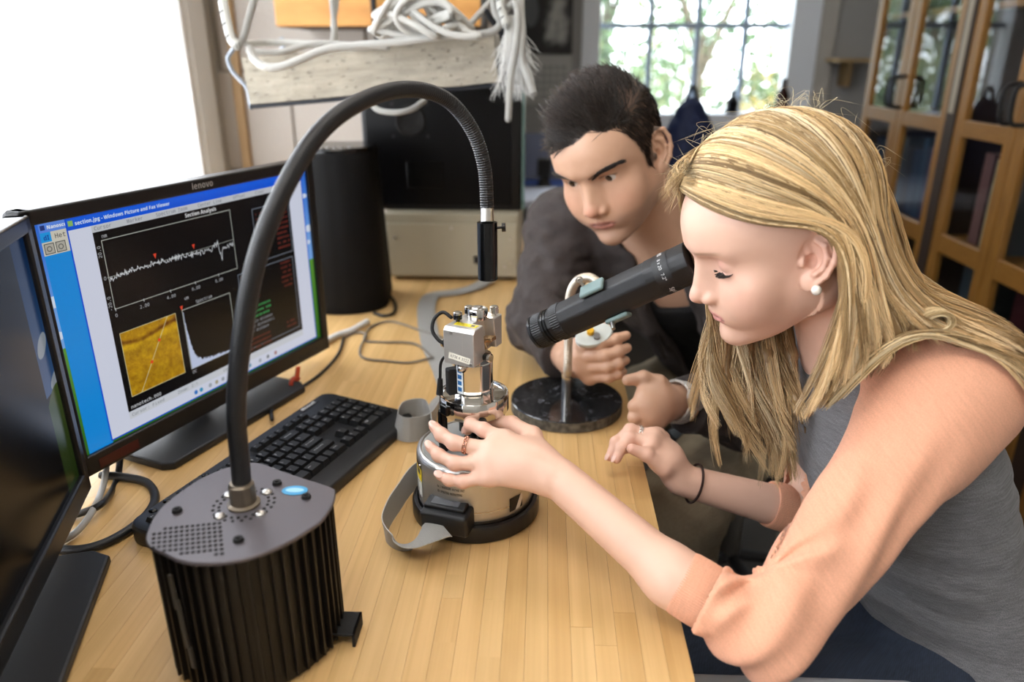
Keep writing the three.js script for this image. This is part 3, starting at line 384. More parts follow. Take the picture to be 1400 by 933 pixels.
// ---------- ribbon cables ----------
{
  const rt = dataTex(128, 64, (u, v) => { const s = 0.5 + 0.5 * Math.cos(u * 20 * 6.283), n = 0.1 * N3(u * 40, v * 40, 1); const k = 0.66 + 0.2 * s + n; return [k, k, k * 0.99]; });
  const rb = dataTex(128, 8, (u) => { const s = 0.5 + 0.5 * Math.cos(u * 20 * 6.283); return [s, s, s]; }, false);
  const rm = std({ map: rep(rt, 1 / 0.034, 20), bumpMap: rep(rb, 1 / 0.034, 20), bumpScale: 0.0012, roughness: 0.5, color: 0xe6e4e0 });
  solo('ribbon_cable', ribbon([[SX - 0.03, TY + 0.03, SZ + 0.085], [SX - 0.05, TY + 0.026, SZ + 0.101], [SX - 0.078, TY + 0.012, SZ + 0.099], [SX - 0.098, TY + 0.018, SZ + 0.082], [SX - 0.1, TY + 0.0205, SZ + 0.052], [SX - 0.094, TY + 0.0205, SZ + 0.015], [SX - 0.084, TY + 0.0205, SZ - 0.03], [SX - 0.062, TY + 0.0205, SZ - 0.062]], [[0.85, -0.12, 0.3], [0.6, 0.25, 0.6], [0.2, 0.75, 0.5], [0, 1, 0.35], [0, 1, 0.1], [0, 1, 0], [0, 1, 0], [0, 1, 0]], 0.038, 0.0011, 90), rm, 'grey ribbon cable curling out of the black connector at the microscope base', 'cable');
  { const c = [-0.1831,0.7705,-0.9882], y = c[1]; solo('ribbon_cable', ribbon([[SX - 0.05, y, SZ - 0.078], [SX - 0.07, y, SZ - 0.125], [c[0] + 0.018, y, c[2] - 0.012], [c[0] + 0.002, y + 0.001, c[2] - 0.04], [c[0] - 0.026, y + 0.001, c[2] - 0.03], [c[0] - 0.03, y, c[2] + 0.008], [c[0] - 0.008, y, c[2] + 0.024], [c[0] + 0.02, y, c[2] + 0.006], [c[0] + 0.024, y - 0.004, c[2] - 0.045], [c[0] + 0.012, TY + 0.006, c[2] - 0.10], [c[0] + 0.03, TY + 0.0015, c[2] - 0.15], [c[0] + 0.07, TY + 0.0015, c[2] - 0.19]], [[0, 1, 0], [0, 1, 0], [0, 1, 0], [0, 1, -0.1], [0.1, 1, 0], [0.25, 1, 0], [0.1, 1, -0.2], [0, 1, 0], [0.2, 1, 0], [0.8, 0.5, 0], [1, 0.1, 0.2], [1, 0, 0.3]], 0.037, 0.0011, 160), rm, 'grey ribbon cable standing on edge in a loop between keyboard and microscope', 'cable'); }
  solo('ribbon_cable', ribbon([[-0.1645,0.752,-1.071], [-0.1513,0.752,-1.1266], [-0.1715,0.752,-1.2179], [-0.2155,0.752,-1.3607], [-0.2504,0.752,-1.5268], [-0.2617,0.7535,-1.625], [-0.2515,0.7545,-1.6727], [-0.2024,0.755,-1.6965], [-0.1621,0.757,-1.7337], [-0.134,0.76,-1.7878]], [[1, 0, 0], [1, 0, 0.1], [1, 0, -0.1], [1, 0, -0.1], [1, 0, 0.2], [0.7, 0, 0.7], [0.2, 0, 1], [0.1, 0, 1], [0.2, 0, 1], [0.2, 0, 1]], 0.04, 0.0011, 110), rm, 'long flat grey ribbon cable folded across the table toward the beige instrument', 'cable');
}
// ---------- magnifier on a marble disc ----------
const MX = 0.041, MZ = -1.09;
{
  const t = thing('marble_stand', 'round black marble disc stand with a bent metal gooseneck and grey clamp', 'stand', [MX, TY, MZ]);
  const marble = dataTex(256, 256, (u, v) => { const n = fbm(u * 5, v * 5, 2, 5), w = Math.abs(Math.sin((u * 2.2 + v * 6 + n * 3.5) * 3)), vein = Math.pow(1 - w, 7) * (0.5 + n), k = 0.11 + 0.16 * Math.max(0, n) + 0.6 * clamp(vein, 0, 1); return [k * 0.98, k, k * 1.06]; });
  part(t, 'marble_disc', lathe([[0, 0], [0.087, 0], [0.0885, 0.001], [0.0885, 0.0165], [0.087, 0.018], [0, 0.018]], 96), phy({ map: rep(marble, 1, 1), roughness: 0.12, clearcoat: 0.6, clearcoatRoughness: 0.06 }));
  part(t, 'rough_edge', new THREE.CylinderGeometry(0.0888, 0.0888, 0.0158, 96, 1, true).translate(0, 0.0088, 0), std({ map: dataTex(256, 16, (u, v) => { const k = 0.34 + 0.16 * N3(u * 90, v * 2, 1) + 0.1 * N3(u * 30, 1, 4); return [k * 1.03, k, k * 0.92]; }), roughness: 0.8 }));
  // planar uv for the disc top
  const g = t.children[0].geometry, p = g.attributes.position, uv = g.attributes.uv; for (let i = 0; i < p.count; i++) uv.setXY(i, p.getX(i) / 0.18, p.getZ(i) / 0.18);
  part(t, 'socket', lathe([[0, 0.018], [0.0085, 0.018], [0.0085, 0.058], [0.0092, 0.0585], [0.0092, 0.0605], [0.0075, 0.061], [0, 0.061]], 24), M.steel);
  const base = [MX, TY, MZ], loc = (q) => q.map((v, i) => v - base[i]);
  const c = curve([[0, 0.06, 0], ...[[0.0396,0.8361,-1.0373], [0.0391,0.8841,-1.0289], [0.0385,0.9339,-1.0157], [0.0392,0.9687,-1.0023], [0.0479,0.9929,-0.9851], [0.0625,1.0022,-0.9679], [0.0732,1.0001,-0.9514]].map(loc)]), g2 = new THREE.TubeGeometry(c, 420, 0.0062, 12, false), P2 = g2.attributes.position, N2 = g2.attributes.normal;
  for (let i = 0; i < P2.count; i++) { const a = 0.0006 * Math.sin(Math.floor(i / 13) * 1.15); P2.setXYZ(i, P2.getX(i) + N2.getX(i) * a, P2.getY(i) + N2.getY(i) * a, P2.getZ(i) + N2.getZ(i) * a); } g2.computeVertexNormals();
  part(t, 'flexible_arm', g2, std({ color: 0xcfc4b4, metalness: 0.75, roughness: 0.35 }));
  const A = V([-0.0065,0.9389,-0.9247]), B = V([0.1734,1.0581,-0.8482]), ax = B.clone().sub(A).normalize(), up = new THREE.Vector3(0, 1, 0).addScaledVector(ax, -ax.y).normalize(), side = new THREE.Vector3().crossVectors(ax, up);
  const pad = std({ color: 0x6f8585, roughness: 0.5 }), on = (s, a, r) => A.clone().addScaledVector(ax, s).addScaledVector(up, Math.cos(a) * r).addScaledVector(side, Math.sin(a) * r);
  const padGeo = (s, a, r, w, d) => { const n = up.clone().multiplyScalar(Math.cos(a)).addScaledVector(side, Math.sin(a)), b = new THREE.Vector3().crossVectors(n, ax), q = on(s, a, r); return basis(box(w, 0.006, d, 0.0028, 3), [q.x - base[0], q.y - base[1], q.z - base[2]], ax.toArray(), n.toArray(), b.toArray().map((v) => -v)); };
  const len = A.distanceTo(B); const s0 = len * 0.46;
  const sd = side.z > 0 ? 1 : -1;
  part(t, 'clamp_pad', padGeo(s0, sd * 0.5, 0.0265, 0.034, 0.02), pad, 'grey green clamp pad'); part(t, 'clamp_pad', padGeo(s0 + 0.012, sd * 2.75, 0.0265, 0.032, 0.016), pad);
  const q0 = on(s0 - 0.012, sd * 0.2, 0.03), q1 = on(s0 - 0.012, sd * 0.2, 0.04), w = (v) => [v.x - base[0], v.y - base[1], v.z - base[2]];
  part(t, 'wing_nut', merge([rod(w(q0), w(q1), 0.0022), xf(new THREE.TorusGeometry(0.0035, 0.0014, 6, 14), w(q1))]), M.steelSoft);
  const r0 = on(s0 + 0.004, sd * 2.6, 0.028), r1 = on(s0 + 0.006, sd * 2.5, 0.04); part(t, 'clamp_screw', rod(w(r0), w(r1), 0.0026), M.steelSoft);
  // the monocular held by the clamp
  const m = thing('monocular', 'black monocular scope held by the clamp and aimed at the microscope', 'scope', A.toArray());
  const T = (r) => { const q = new THREE.Quaternion().setFromUnitVectors(new THREE.Vector3(0, 1, 0), ax); return r.applyQuaternion(q); };
  const bm = std({ color: 0x121214, roughness: 0.5, bumpMap: rep(grainTex, 10, 10), bumpScale: 0.00008 });
  part(m, 'tube', T(lathe([[0, 0.03], [0.0222, 0.03], [0.0222, 0.04], [0.023, 0.0405], [0.0236, 0.065], [0.0236, len * 0.76], [0.0242, len * 0.765], [0.0246, len - 0.001], [0.0235, len], [0.018, len], [0.017, len - 0.004], [0, len - 0.004]], 64)), bm);
  part(m, 'objective_barrel', T(lathe([[0, 0.003], [0.0185, 0.003], [0.0195, 0], [0.0225, 0], [0.0228, 0.0012], [0.0228, 0.004], [0.022, 0.0045], [0.022, 0.031], [0, 0.031]], 64)), std({ color: 0x101012, roughness: 0.28 }));
  part(m, 'front_lens', T(cyl(0.0185, 0.0185, 0.001, 40).translate(0, 0.004, 0)), phy({ color: 0x0b1016, roughness: 0.05, clearcoat: 1 }));
  const knurl = (y0, y1, r) => { const s = []; const n = 96; for (let i = 0; i < n; i++) { const a = i / n * 6.283; s.push([(r + (i % 2 ? 0.0006 : 0)) * Math.cos(a), (r + (i % 2 ? 0.0006 : 0)) * Math.sin(a)]); } return T(extrude(s, y1 - y0, 0).rotateX(-Math.PI / 2).translate(0, y0, 0)); };
  part(m, 'focus_ring', knurl(0.006, 0.019, 0.0225), M.blackPlastic); part(m, 'knurled_ring', knurl(0.036, 0.048, 0.0236), M.blackPlastic);
  for (const y of [0.0225, 0.027]) part(m, 'groove_ring', T(lathe([[0.0219, y], [0.0229, y + 0.0004], [0.0229, y + 0.002], [0.0219, y + 0.0024]], 48)), M.blackGloss);
  part(m, 'printed_band', T(new THREE.CylinderGeometry(0.0249, 0.0247, 0.02, 64, 1, true).translate(0, len * 0.86, 0)), std({ roughness: 0.5, map: rep(canvasTex(1024, 128, (c) => { c.fillStyle = '#131315'; c.fillRect(0, 0, 1024, 128); c.fillStyle = '#d8d8d8'; c.font = 'bold 50px sans-serif'; for (let k = 0; k < 2; k++) { c.fillText('Specwell', 40 + 512 * k, 76); c.font = '36px sans-serif'; c.fillText('8 x 20   7.2°', 290 + 512 * k, 74); c.font = 'bold 50px sans-serif'; } }), 1, 1) }));
}
// ---------- signed distance modelling ----------
class Field {
  constructor() { this.l = []; }
  put(f, c, R, k, op) { this.l.push({ f, x: c[0], y: c[1], z: c[2], R, k, op }); return this; }
  cap(a, b, ra, rb = ra, k = 0.01, op = 0) {
    const [ax, ay, az] = a, bx = b[0] - ax, by = b[1] - ay, bz = b[2] - az, L = bx * bx + by * by + bz * bz + 1e-12;
    return this.put((x, y, z) => { x -= ax; y -= ay; z -= az; let h = (x * bx + y * by + z * bz) / L; h = h < 0 ? 0 : h > 1 ? 1 : h; x -= bx * h; y -= by * h; z -= bz * h; return Math.sqrt(x * x + y * y + z * z) - (ra + (rb - ra) * h); },
      [ax + bx / 2, ay + by / 2, az + bz / 2], Math.sqrt(L) / 2 + Math.max(ra, rb), k, op);
  }
  chain(pts, rs, k = 0.01, op = 0) { for (let i = 0; i < pts.length - 1; i++) this.cap(pts[i], pts[i + 1], rs[i], rs[i + 1], k, op); return this; }
  ell(c, r, k = 0.01, op = 0, ax = null) {                              // ax: three unit axes
    const [cx, cy, cz] = c, [rx, ry, rz] = r, A = ax ?? [[1, 0, 0], [0, 1, 0], [0, 0, 1]], [e, g, h] = A;
    return this.put((x, y, z) => { x -= cx; y -= cy; z -= cz; const u = (x * e[0] + y * e[1] + z * e[2]) / rx, v = (x * g[0] + y * g[1] + z * g[2]) / ry, w = (x * h[0] + y * h[1] + z * h[2]) / rz; const k0 = Math.sqrt(u * u + v * v + w * w), k1 = Math.sqrt(u * u / (rx * rx) + v * v / (ry * ry) + w * w / (rz * rz)) + 1e-9; return k0 * (k0 - 1) / k1; }, c, Math.max(rx, ry, rz), k, op);
  }
  d(x, y, z) {
    let d = 1e3;
    for (const p of this.l) {
      const dx = x - p.x, dy = y - p.y, dz = z - p.z, bd = Math.sqrt(dx * dx + dy * dy + dz * dz) - p.R;
      if (p.op === 0) { if (bd >= d + p.k) continue; const q = p.f(x, y, z), h = p.k - Math.abs(d - q); d = Math.min(d, q) - (h > 0 ? h * h / (4 * p.k) : 0); }
      else { if (bd > p.k - d) continue; const q = -p.f(x, y, z), h = p.k - Math.abs(d - q); d = Math.max(d, q) + (h > 0 ? h * h / (4 * p.k) : 0); }
    }
    return d;
  }
}
// surface nets over a box, evaluated only in blocks near the surface
function meshField(f, lo, hi, cell, opt = {}) {
  const n = [0, 1, 2].map((i) => Math.ceil((hi[i] - lo[i]) / cell / 8) * 8 + 1), [nx, ny, nz] = n, nxy = nx * ny;
  const g = new Float32Array(nx * ny * nz), B = 8, half = B * cell / 2, thr = half * 1.9 + (opt.slack ?? 0.004);
  for (let bz = 0; bz < nz; bz += B) for (let by = 0; by < ny; by += B) for (let bx = 0; bx < nx; bx += B) {
    const d = f(lo[0] + bx * cell + half, lo[1] + by * cell + half, lo[2] + bz * cell + half), far = Math.abs(d) > thr;
    for (let k = bz; k < Math.min(bz + B, nz); k++) for (let j = by; j < Math.min(by + B, ny); j++) for (let i = bx; i < Math.min(bx + B, nx); i++) g[i + j * nx + k * nxy] = far ? d : f(lo[0] + i * cell, lo[1] + j * cell, lo[2] + k * cell);
  }
  const id = new Int32Array(nx * ny * nz).fill(-1), pos = [], off = [0, 1, nx, nx + 1, nxy, nxy + 1, nxy + nx, nxy + nx + 1], E = [[0, 1], [2, 3], [4, 5], [6, 7], [0, 2], [1, 3], [4, 6], [5, 7], [0, 4], [1, 5], [2, 6], [3, 7]];
  for (let k = 0; k < nz - 1; k++) for (let j = 0; j < ny - 1; j++) for (let i = 0; i < nx - 1; i++) {
    const o = i + j * nx + k * nxy; let m = 0; for (let c = 0; c < 8; c++) if (g[o + off[c]] < 0) m |= 1 << c; if (m === 0 || m === 255) continue;
    let sx = 0, sy = 0, sz = 0, s = 0;
    for (const [a, b] of E) { if (((m >> a) & 1) === ((m >> b) & 1)) continue; const va = g[o + off[a]], vb = g[o + off[b]], t = va / (va - vb); sx += (a & 1) + t * ((b & 1) - (a & 1)); sy += ((a >> 1) & 1) + t * (((b >> 1) & 1) - ((a >> 1) & 1)); sz += ((a >> 2) & 1) + t * (((b >> 2) & 1) - ((a >> 2) & 1)); s++; }
    id[o] = pos.length / 3; pos.push(lo[0] + (i + sx / s) * cell, lo[1] + (j + sy / s) * cell, lo[2] + (k + sz / s) * cell);
  }
  const idx = [], quad = (a, b, c, d, flip) => { if (a < 0 || b < 0 || c < 0 || d < 0) return; if (flip) idx.push(a, c, b, a, d, c); else idx.push(a, b, c, a, c, d); };
  for (let k = 1; k < nz - 1; k++) for (let j = 1; j < ny - 1; j++) for (let i = 1; i < nx - 1; i++) {
    const o = i + j * nx + k * nxy, s = g[o] < 0;
    if (s !== g[o + 1] < 0) quad(id[o - nx - nxy], id[o - nxy], id[o], id[o - nx], !s);
    if (s !== g[o + nx] < 0) quad(id[o - 1 - nxy], id[o - 1], id[o], id[o - nxy], !s);
    if (s !== g[o + nxy] < 0) quad(id[o - 1 - nx], id[o - nx], id[o], id[o - 1], !s);
  }
  const nv = pos.length / 3, P = new Float32Array(pos), N = new Float32Array(pos.length), e = cell * 0.6, uv = new Float32Array(nv * 2), col = opt.color ? new Float32Array(nv * 3) : null;
  for (let i = 0; i < nv; i++) {
    const x = P[i * 3], y = P[i * 3 + 1], z = P[i * 3 + 2], a = f(x + e, y - e, z - e), b = f(x - e, y - e, z + e), c = f(x - e, y + e, z - e), d = f(x + e, y + e, z + e);
    let gx = a - b - c + d, gy = -a - b + c + d, gz = -a + b - c + d; const L = Math.hypot(gx, gy, gz) || 1; gx /= L; gy /= L; gz /= L; N.set([gx, gy, gz], i * 3);
    const u = opt.uv ? opt.uv(x, y, z, gx, gy, gz) : [x + z, y]; uv[i * 2] = u[0]; uv[i * 2 + 1] = u[1];
    if (col) col.set(opt.color(x, y, z, gx, gy, gz), i * 3);
  }
  const G = new THREE.BufferGeometry(); G.setAttribute('position', new THREE.BufferAttribute(P, 3)); G.setAttribute('normal', new THREE.BufferAttribute(N, 3)); G.setAttribute('uv', new THREE.BufferAttribute(uv, 2)); if (col) G.setAttribute('color', new THREE.BufferAttribute(col, 3)); G.setIndex(idx); return G;
}
function joinColored(list) {                                            // indexed geometries with the same attributes
  let nv = 0, ni = 0; for (const g of list) { nv += g.attributes.position.count; ni += g.index.count; }
  const G = new THREE.BufferGeometry(), idx = new Uint32Array(ni);
  for (const [k, w] of [['position', 3], ['normal', 3], ['uv', 2], ['color', 3]]) { if (!list[0].attributes[k]) continue; const a = new Float32Array(nv * w); let o = 0; for (const g of list) { a.set(g.attributes[k].array, o); o += g.attributes[k].array.length; } G.setAttribute(k, new THREE.BufferAttribute(a, w)); }
  let o = 0, b = 0; for (const g of list) { for (let i = 0; i < g.index.count; i++) idx[o + i] = g.index.array[i] + b; o += g.index.count; b += g.attributes.position.count; }
  G.setIndex(new THREE.BufferAttribute(idx, 1)); return G;
}
// ---------- heads ----------
// own axes: x to the person's left, y up, z forward; origin between the ears at eye height
function spline1(pts) {                                                  // monotone table lookup with smooth interpolation
  const x0 = pts[0][0], x1 = pts[pts.length - 1][0], n = 240, m = pts[0].length - 1, T = Array.from({ length: m }, () => new Float32Array(n + 1));
  for (let i = 0; i <= n; i++) { const x = x0 + (x1 - x0) * i / n; let k = 0; while (k < pts.length - 2 && x > pts[k + 1][0]) k++; const p0 = pts[Math.max(0, k - 1)], p1 = pts[k], p2 = pts[k + 1], p3 = pts[Math.min(pts.length - 1, k + 2)], t = (x - p1[0]) / (p2[0] - p1[0]); for (let c = 1; c <= m; c++) { const s1 = (p2[c] - p0[c]) / (p2[0] - p0[0] || 1) * (p2[0] - p1[0]), s2 = (p3[c] - p1[c]) / (p3[0] - p1[0] || 1) * (p2[0] - p1[0]), t2 = t * t, t3 = t2 * t; T[c - 1][i] = (2 * t3 - 3 * t2 + 1) * p1[c] + (t3 - 2 * t2 + t) * s1 + (-2 * t3 + 3 * t2) * p2[c] + (t3 - t2) * s2; } }
  return (c, x) => { const u = clamp((x - x0) / (x1 - x0), 0, 1) * n, i = Math.min(n - 1, Math.floor(u)), t = u - i; return T[c][i] + (T[c][i + 1] - T[c][i]) * t; };
}
function headField(o) {
  const F = new Field(), j = o.jaw ?? 1, rows = [   // y, front z, half width, z of the widest place, back z, roundness
    [-0.1175, 0.060, 0.004, 0.055, 0.050, 2], [-0.114, 0.0755, 0.015 * j, 0.052, 0.040, 2], [-0.109, 0.0845, 0.027 * j, 0.046, 0.030, 2], [-0.101, 0.0893, 0.038 * j, 0.034, 0.016, 2], [-0.092, 0.0898, 0.0465 * j, 0.020, 0.004, 2.05], [-0.083, 0.0885, 0.0525 * j, 0.010, -0.008, 2.1], [-0.072, 0.0895, 0.0575 * Math.pow(j, 0.85), 0.004, -0.022, 2.15],
    [-0.060, 0.0895, 0.0612 * Math.pow(j, 0.65), 0.001, -0.042, 2.2], [-0.045, 0.0872, 0.0645 * Math.pow(j, 0.4), 0, -0.065, 2.25], [-0.030, 0.0845, 0.0662 * Math.pow(j, 0.2), -0.001, -0.084, 2.3], [-0.015, 0.0828, 0.0672, -0.002, -0.094, 2.35], [0, 0.0842, 0.0678, -0.004, -0.097, 2.4], [0.010, 0.0888, 0.0684, -0.005, -0.098, 2.4], [0.021, 0.0925, 0.0688, -0.006, -0.098, 2.4], [0.035, 0.0908, 0.0685, -0.008, -0.098, 2.35], [0.050, 0.0835, 0.064, -0.008, -0.092, 2.25], [0.066, 0.066, 0.055, -0.008, -0.078, 2.15], [0.082, 0.030, 0.030, -0.008, -0.045, 2.1]];
  const T = spline1(rows);
  F.put((x, y, z) => {
    const yc = clamp(y, -0.117, 0.082), zf = T(0, yc), w = T(1, yc), zw = T(2, yc), zb = T(3, yc), n = T(4, yc), dz = z - zw, rz = dz > 0 ? zf - zw : zw - zb;
    const q = Math.pow(Math.pow(Math.abs(x) / w, n) + Math.pow(Math.abs(dz) / rz, n), 1 / n), a = (q - 1) * Math.min(w, rz) * 0.92, b = Math.max(y - 0.082, -0.1172 - y);
    return b > 0 ? Math.max(a, b) + 0.3 * Math.min(Math.max(a, 0), b) : a;
  }, [0, -0.015, 0], 0.16, 0.001, 0);
  F.ell([0, 0.028, -0.006], [0.0725, 0.084, 0.0945], 0.02);
  for (const s of [-1, 1]) {
    F.cap([s * 0.010, 0.019, 0.0855], [s * 0.043, 0.018, 0.0655], o.brow ?? 0.0062, 0.005, 0.014);            // brow ridge
    F.ell([s * 0.0315, 0.001, 0.0905], [0.0165, 0.0105, 0.0135], 0.011, 1);                                    // eye socket
    F.ell([s * 0.043, -0.031, 0.0565], [0.019, 0.017, 0.0165], 0.022);                                         // cheek bone
    F.ell([s * 0.0495, -0.058, -0.006], [0.0105, 0.019, 0.018], 0.03);
    F.ell([s * 0.032, -0.052, 0.062], [0.02, 0.02, 0.019], 0.03);                                              // cheek
  }
  const nz = o.nose ?? 1;                                                                                       // nose
  F.cap([0, 0.003, 0.0805], [0, -0.034, 0.0905], 0.0085, 0.0145 * nz, 0.012);
  F.cap([0, 0.005, 0.0855], [0, -0.029, 0.1035], 0.0046 * nz, 0.0062 * nz, 0.008);
  F.ell([0, -0.0365, 0.1062], [0.0088 * nz, 0.0082, 0.0090], 0.007);
  F.cap([0, -0.043, 0.1045], [0, -0.0478, 0.0965], 0.0042, 0.0042, 0.004);
  for (const s of [-1, 1]) { F.ell([s * 0.0122 * nz, -0.0412, 0.0965], [0.0058, 0.0066, 0.0092], 0.005); F.ell([s * 0.0062 * nz, -0.0478, 0.1010], [0.0030, 0.0042, 0.0052], 0.0022, 1); }
  // mouth
  F.ell([0, -0.0655, 0.0800], [0.027, 0.017, 0.0148], 0.014);
  const up = [[-0.0225, -0.0668, 0.0822], [-0.012, -0.0638, 0.0905], [-0.004, -0.0612, 0.0937], [0, -0.0622, 0.0938], [0.004, -0.0612, 0.0937], [0.012, -0.0638, 0.0905], [0.0225, -0.0668, 0.0822]], lipr = o.lip ?? 1;
  F.chain(up, [0.0020, 0.0036, 0.0046, 0.0044, 0.0046, 0.0036, 0.0020].map((r) => r * lipr), 0.0035);
  F.chain([[-0.0205, -0.0690, 0.0832], [-0.010, -0.0722, 0.0903], [0, -0.0735, 0.0928], [0.010, -0.0722, 0.0903], [0.0205, -0.0690, 0.0832]], [0.0020, 0.0046, 0.0057, 0.0046, 0.0020].map((r) => r * lipr), 0.004);
  F.chain([[-0.0235, -0.0674, 0.0850], [-0.013, -0.0672, 0.0952], [0, -0.0674, 0.0990], [0.013, -0.0672, 0.0952], [0.0235, -0.0674, 0.0850]], [0.0003, 0.0008, 0.0010, 0.0008, 0.0003], 0.0024, 1);
  F.ell([0, -0.0845, 0.1055], [0.02, 0.0075, 0.0125], 0.012, 1);
  F.ell([0, -0.0985, 0.0795], [0.0175 * j, 0.0140, 0.0165], 0.014);                                            // chin
  // eyelids
  for (const s of [-1, 1]) {
    if (o.closed) { F.ell([s * 0.0315, -0.002, 0.0655], [0.0142, 0.0124, 0.0138], 0.0025); F.cap([s * 0.0195, -0.0075, 0.0745], [s * 0.0325, -0.0095, 0.0785], 0.0007, 0.0007, 0.0015, 1); F.cap([s * 0.0325, -0.0095, 0.0785], [s * 0.0445, -0.0078, 0.0705], 0.0007, 0.0007, 0.0015, 1); }
    else { F.ell([s * 0.0315, -0.001, 0.0655], [0.0148, 0.0128, 0.0139], 0.004); F.ell([s * 0.0315, -0.0022, 0.083], [0.0138, o.open ?? 0.0042, 0.0125], 0.0012, 1, [[0.93, s * 0.05, -s * 0.36], [-s * 0.05, 1, 0], [s * 0.36, 0, 0.93]].map((v) => { const l = Math.hypot(...v); return v.map((q) => q / l); })); }
  }
  // ears
  for (const s of [-1, 1]) {
    const sl = o.earSlant ?? 0.3, fl = o.earFlare ?? 0.42, c0 = [s * 0.0715, -0.0195, -0.0105 + (o.earZ ?? 0)], es = o.earScale ?? 1;
    const v = [0, Math.cos(sl), -Math.sin(sl)], u0 = [0, -Math.sin(sl), -Math.cos(sl)], u = [s * Math.sin(fl), u0[1] * Math.cos(fl), u0[2] * Math.cos(fl)];
    const w = [s * Math.cos(fl), -u0[1] * Math.sin(fl), -u0[2] * Math.sin(fl)];
    const E = (a, b, c) => [0, 1, 2].map((i) => c0[i] + es * (u[i] * a + v[i] * b + w[i] * c)), ax = [u, v, w];
    F.ell(E(0.002, 0.003, 0.0005), [0.0150, 0.0265, 0.0042].map((q) => q * es), 0.004, 0, ax);
    F.ell(E(-0.0015, 0.0, 0.0085), [0.0112, 0.0185, 0.0068].map((q) => q * es), 0.003, 1, ax);
    F.chain([E(-0.005, 0.004, 0.002), E(-0.0105, 0.013, 0.0035), E(-0.0085, 0.0235, 0.0045), E(0.001, 0.0295, 0.0055), E(0.0115, 0.0255, 0.007), E(0.0165, 0.0135, 0.0078), E(0.0160, 0.0, 0.0075), E(0.0115, -0.0125, 0.0062), E(0.0045, -0.0215, 0.004)], [0.0025, 0.003, 0.0031, 0.0032, 0.0032, 0.0031, 0.003, 0.003, 0.0032], 0.0028);
    F.chain([E(-0.001, 0.0165, 0.004), E(0.0062, 0.0125, 0.0048), E(0.0095, 0.003, 0.005), E(0.0075, -0.007, 0.0048), E(0.0015, -0.0135, 0.005)], [0.0022, 0.0026, 0.0028, 0.0026, 0.0026], 0.003);
    F.ell(E(-0.0025, -0.0225, 0.003), [0.0072, 0.0085, 0.0036].map((q) => q * es), 0.004, 0, ax);
    F.ell(E(-0.0098, -0.0035, 0.0045), [0.0032, 0.0055, 0.0042].map((q) => q * es), 0.003, 0, ax);
    F.ell(E(-0.003, -0.003, 0.003), [0.0048, 0.007, 0.006].map((q) => q * es), 0.002, 1, ax);
  }
  return F;
}
function poser(pos, L, U, Fw, sc) {                                      // head axes in the world
  return { toLocal: (x, y, z) => { x -= pos[0]; y -= pos[1]; z -= pos[2]; return [(x * L[0] + y * L[1] + z * L[2]) / sc, (x * U[0] + y * U[1] + z * U[2]) / sc, (x * Fw[0] + y * Fw[1] + z * Fw[2]) / sc]; }, toWorld: (x, y, z) => [0, 1, 2].map((i) => pos[i] + sc * (L[i] * x + U[i] * y + Fw[i] * z)), dir: (x, y, z) => [0, 1, 2].map((i) => L[i] * x + U[i] * y + Fw[i] * z), pos, sc, L, U, Fw };
}
function addHead(F, H, T) { F.put((x, y, z) => { const p = T.toLocal(x, y, z); return H.d(p[0], p[1], p[2]) * T.sc; }, T.pos, 0.15 * T.sc, 0.012, 0); }
// ---------- hands: five chains of joints, each finger rooted in the palm ----------
function addHand(F, wrist, fingers, r, k = 0.006) {                     // fingers: [[mcp, pip, dip, tip] ...], the first is the thumb
  const mid = fingers.slice(1).map((f) => f[0]), ctr = [0, 1, 2].map((i) => mid.reduce((a, m) => a + m[i], 0) / mid.length);
  for (const [i, f] of fingers.entries()) {
    const q = i === 0 ? 1.22 : [1.06, 1.08, 1.02, 0.9][i - 1], rr = r * q, n = f.length - 1;
    const w0 = [0, 1, 2].map((c) => wrist[c] * 0.8 + (i === 0 ? ctr[c] : f[0][c]) * 0.2);
    F.cap(w0, f[0], r * 1.75, i === 0 ? rr * 1.15 : rr * 1.32, 0.014);
    for (let m = 0; m < n; m++) { const a = 1.12 - 0.34 * m / n, b = 1.12 - 0.34 * (m + 1) / n; F.cap(f[m], f[m + 1], rr * a, rr * b, m === 0 ? k : 0.003); F.ell(f[m + (m < n - 1 ? 1 : 0)], [rr * b * 1.03, rr * b * 1.03, rr * b * 1.03], 0.004); }
  }
  for (let i = 1; i < 4; i++) F.cap(fingers[i][0], fingers[i + 1][0], r * 1.2, r * 1.15, 0.01);
}
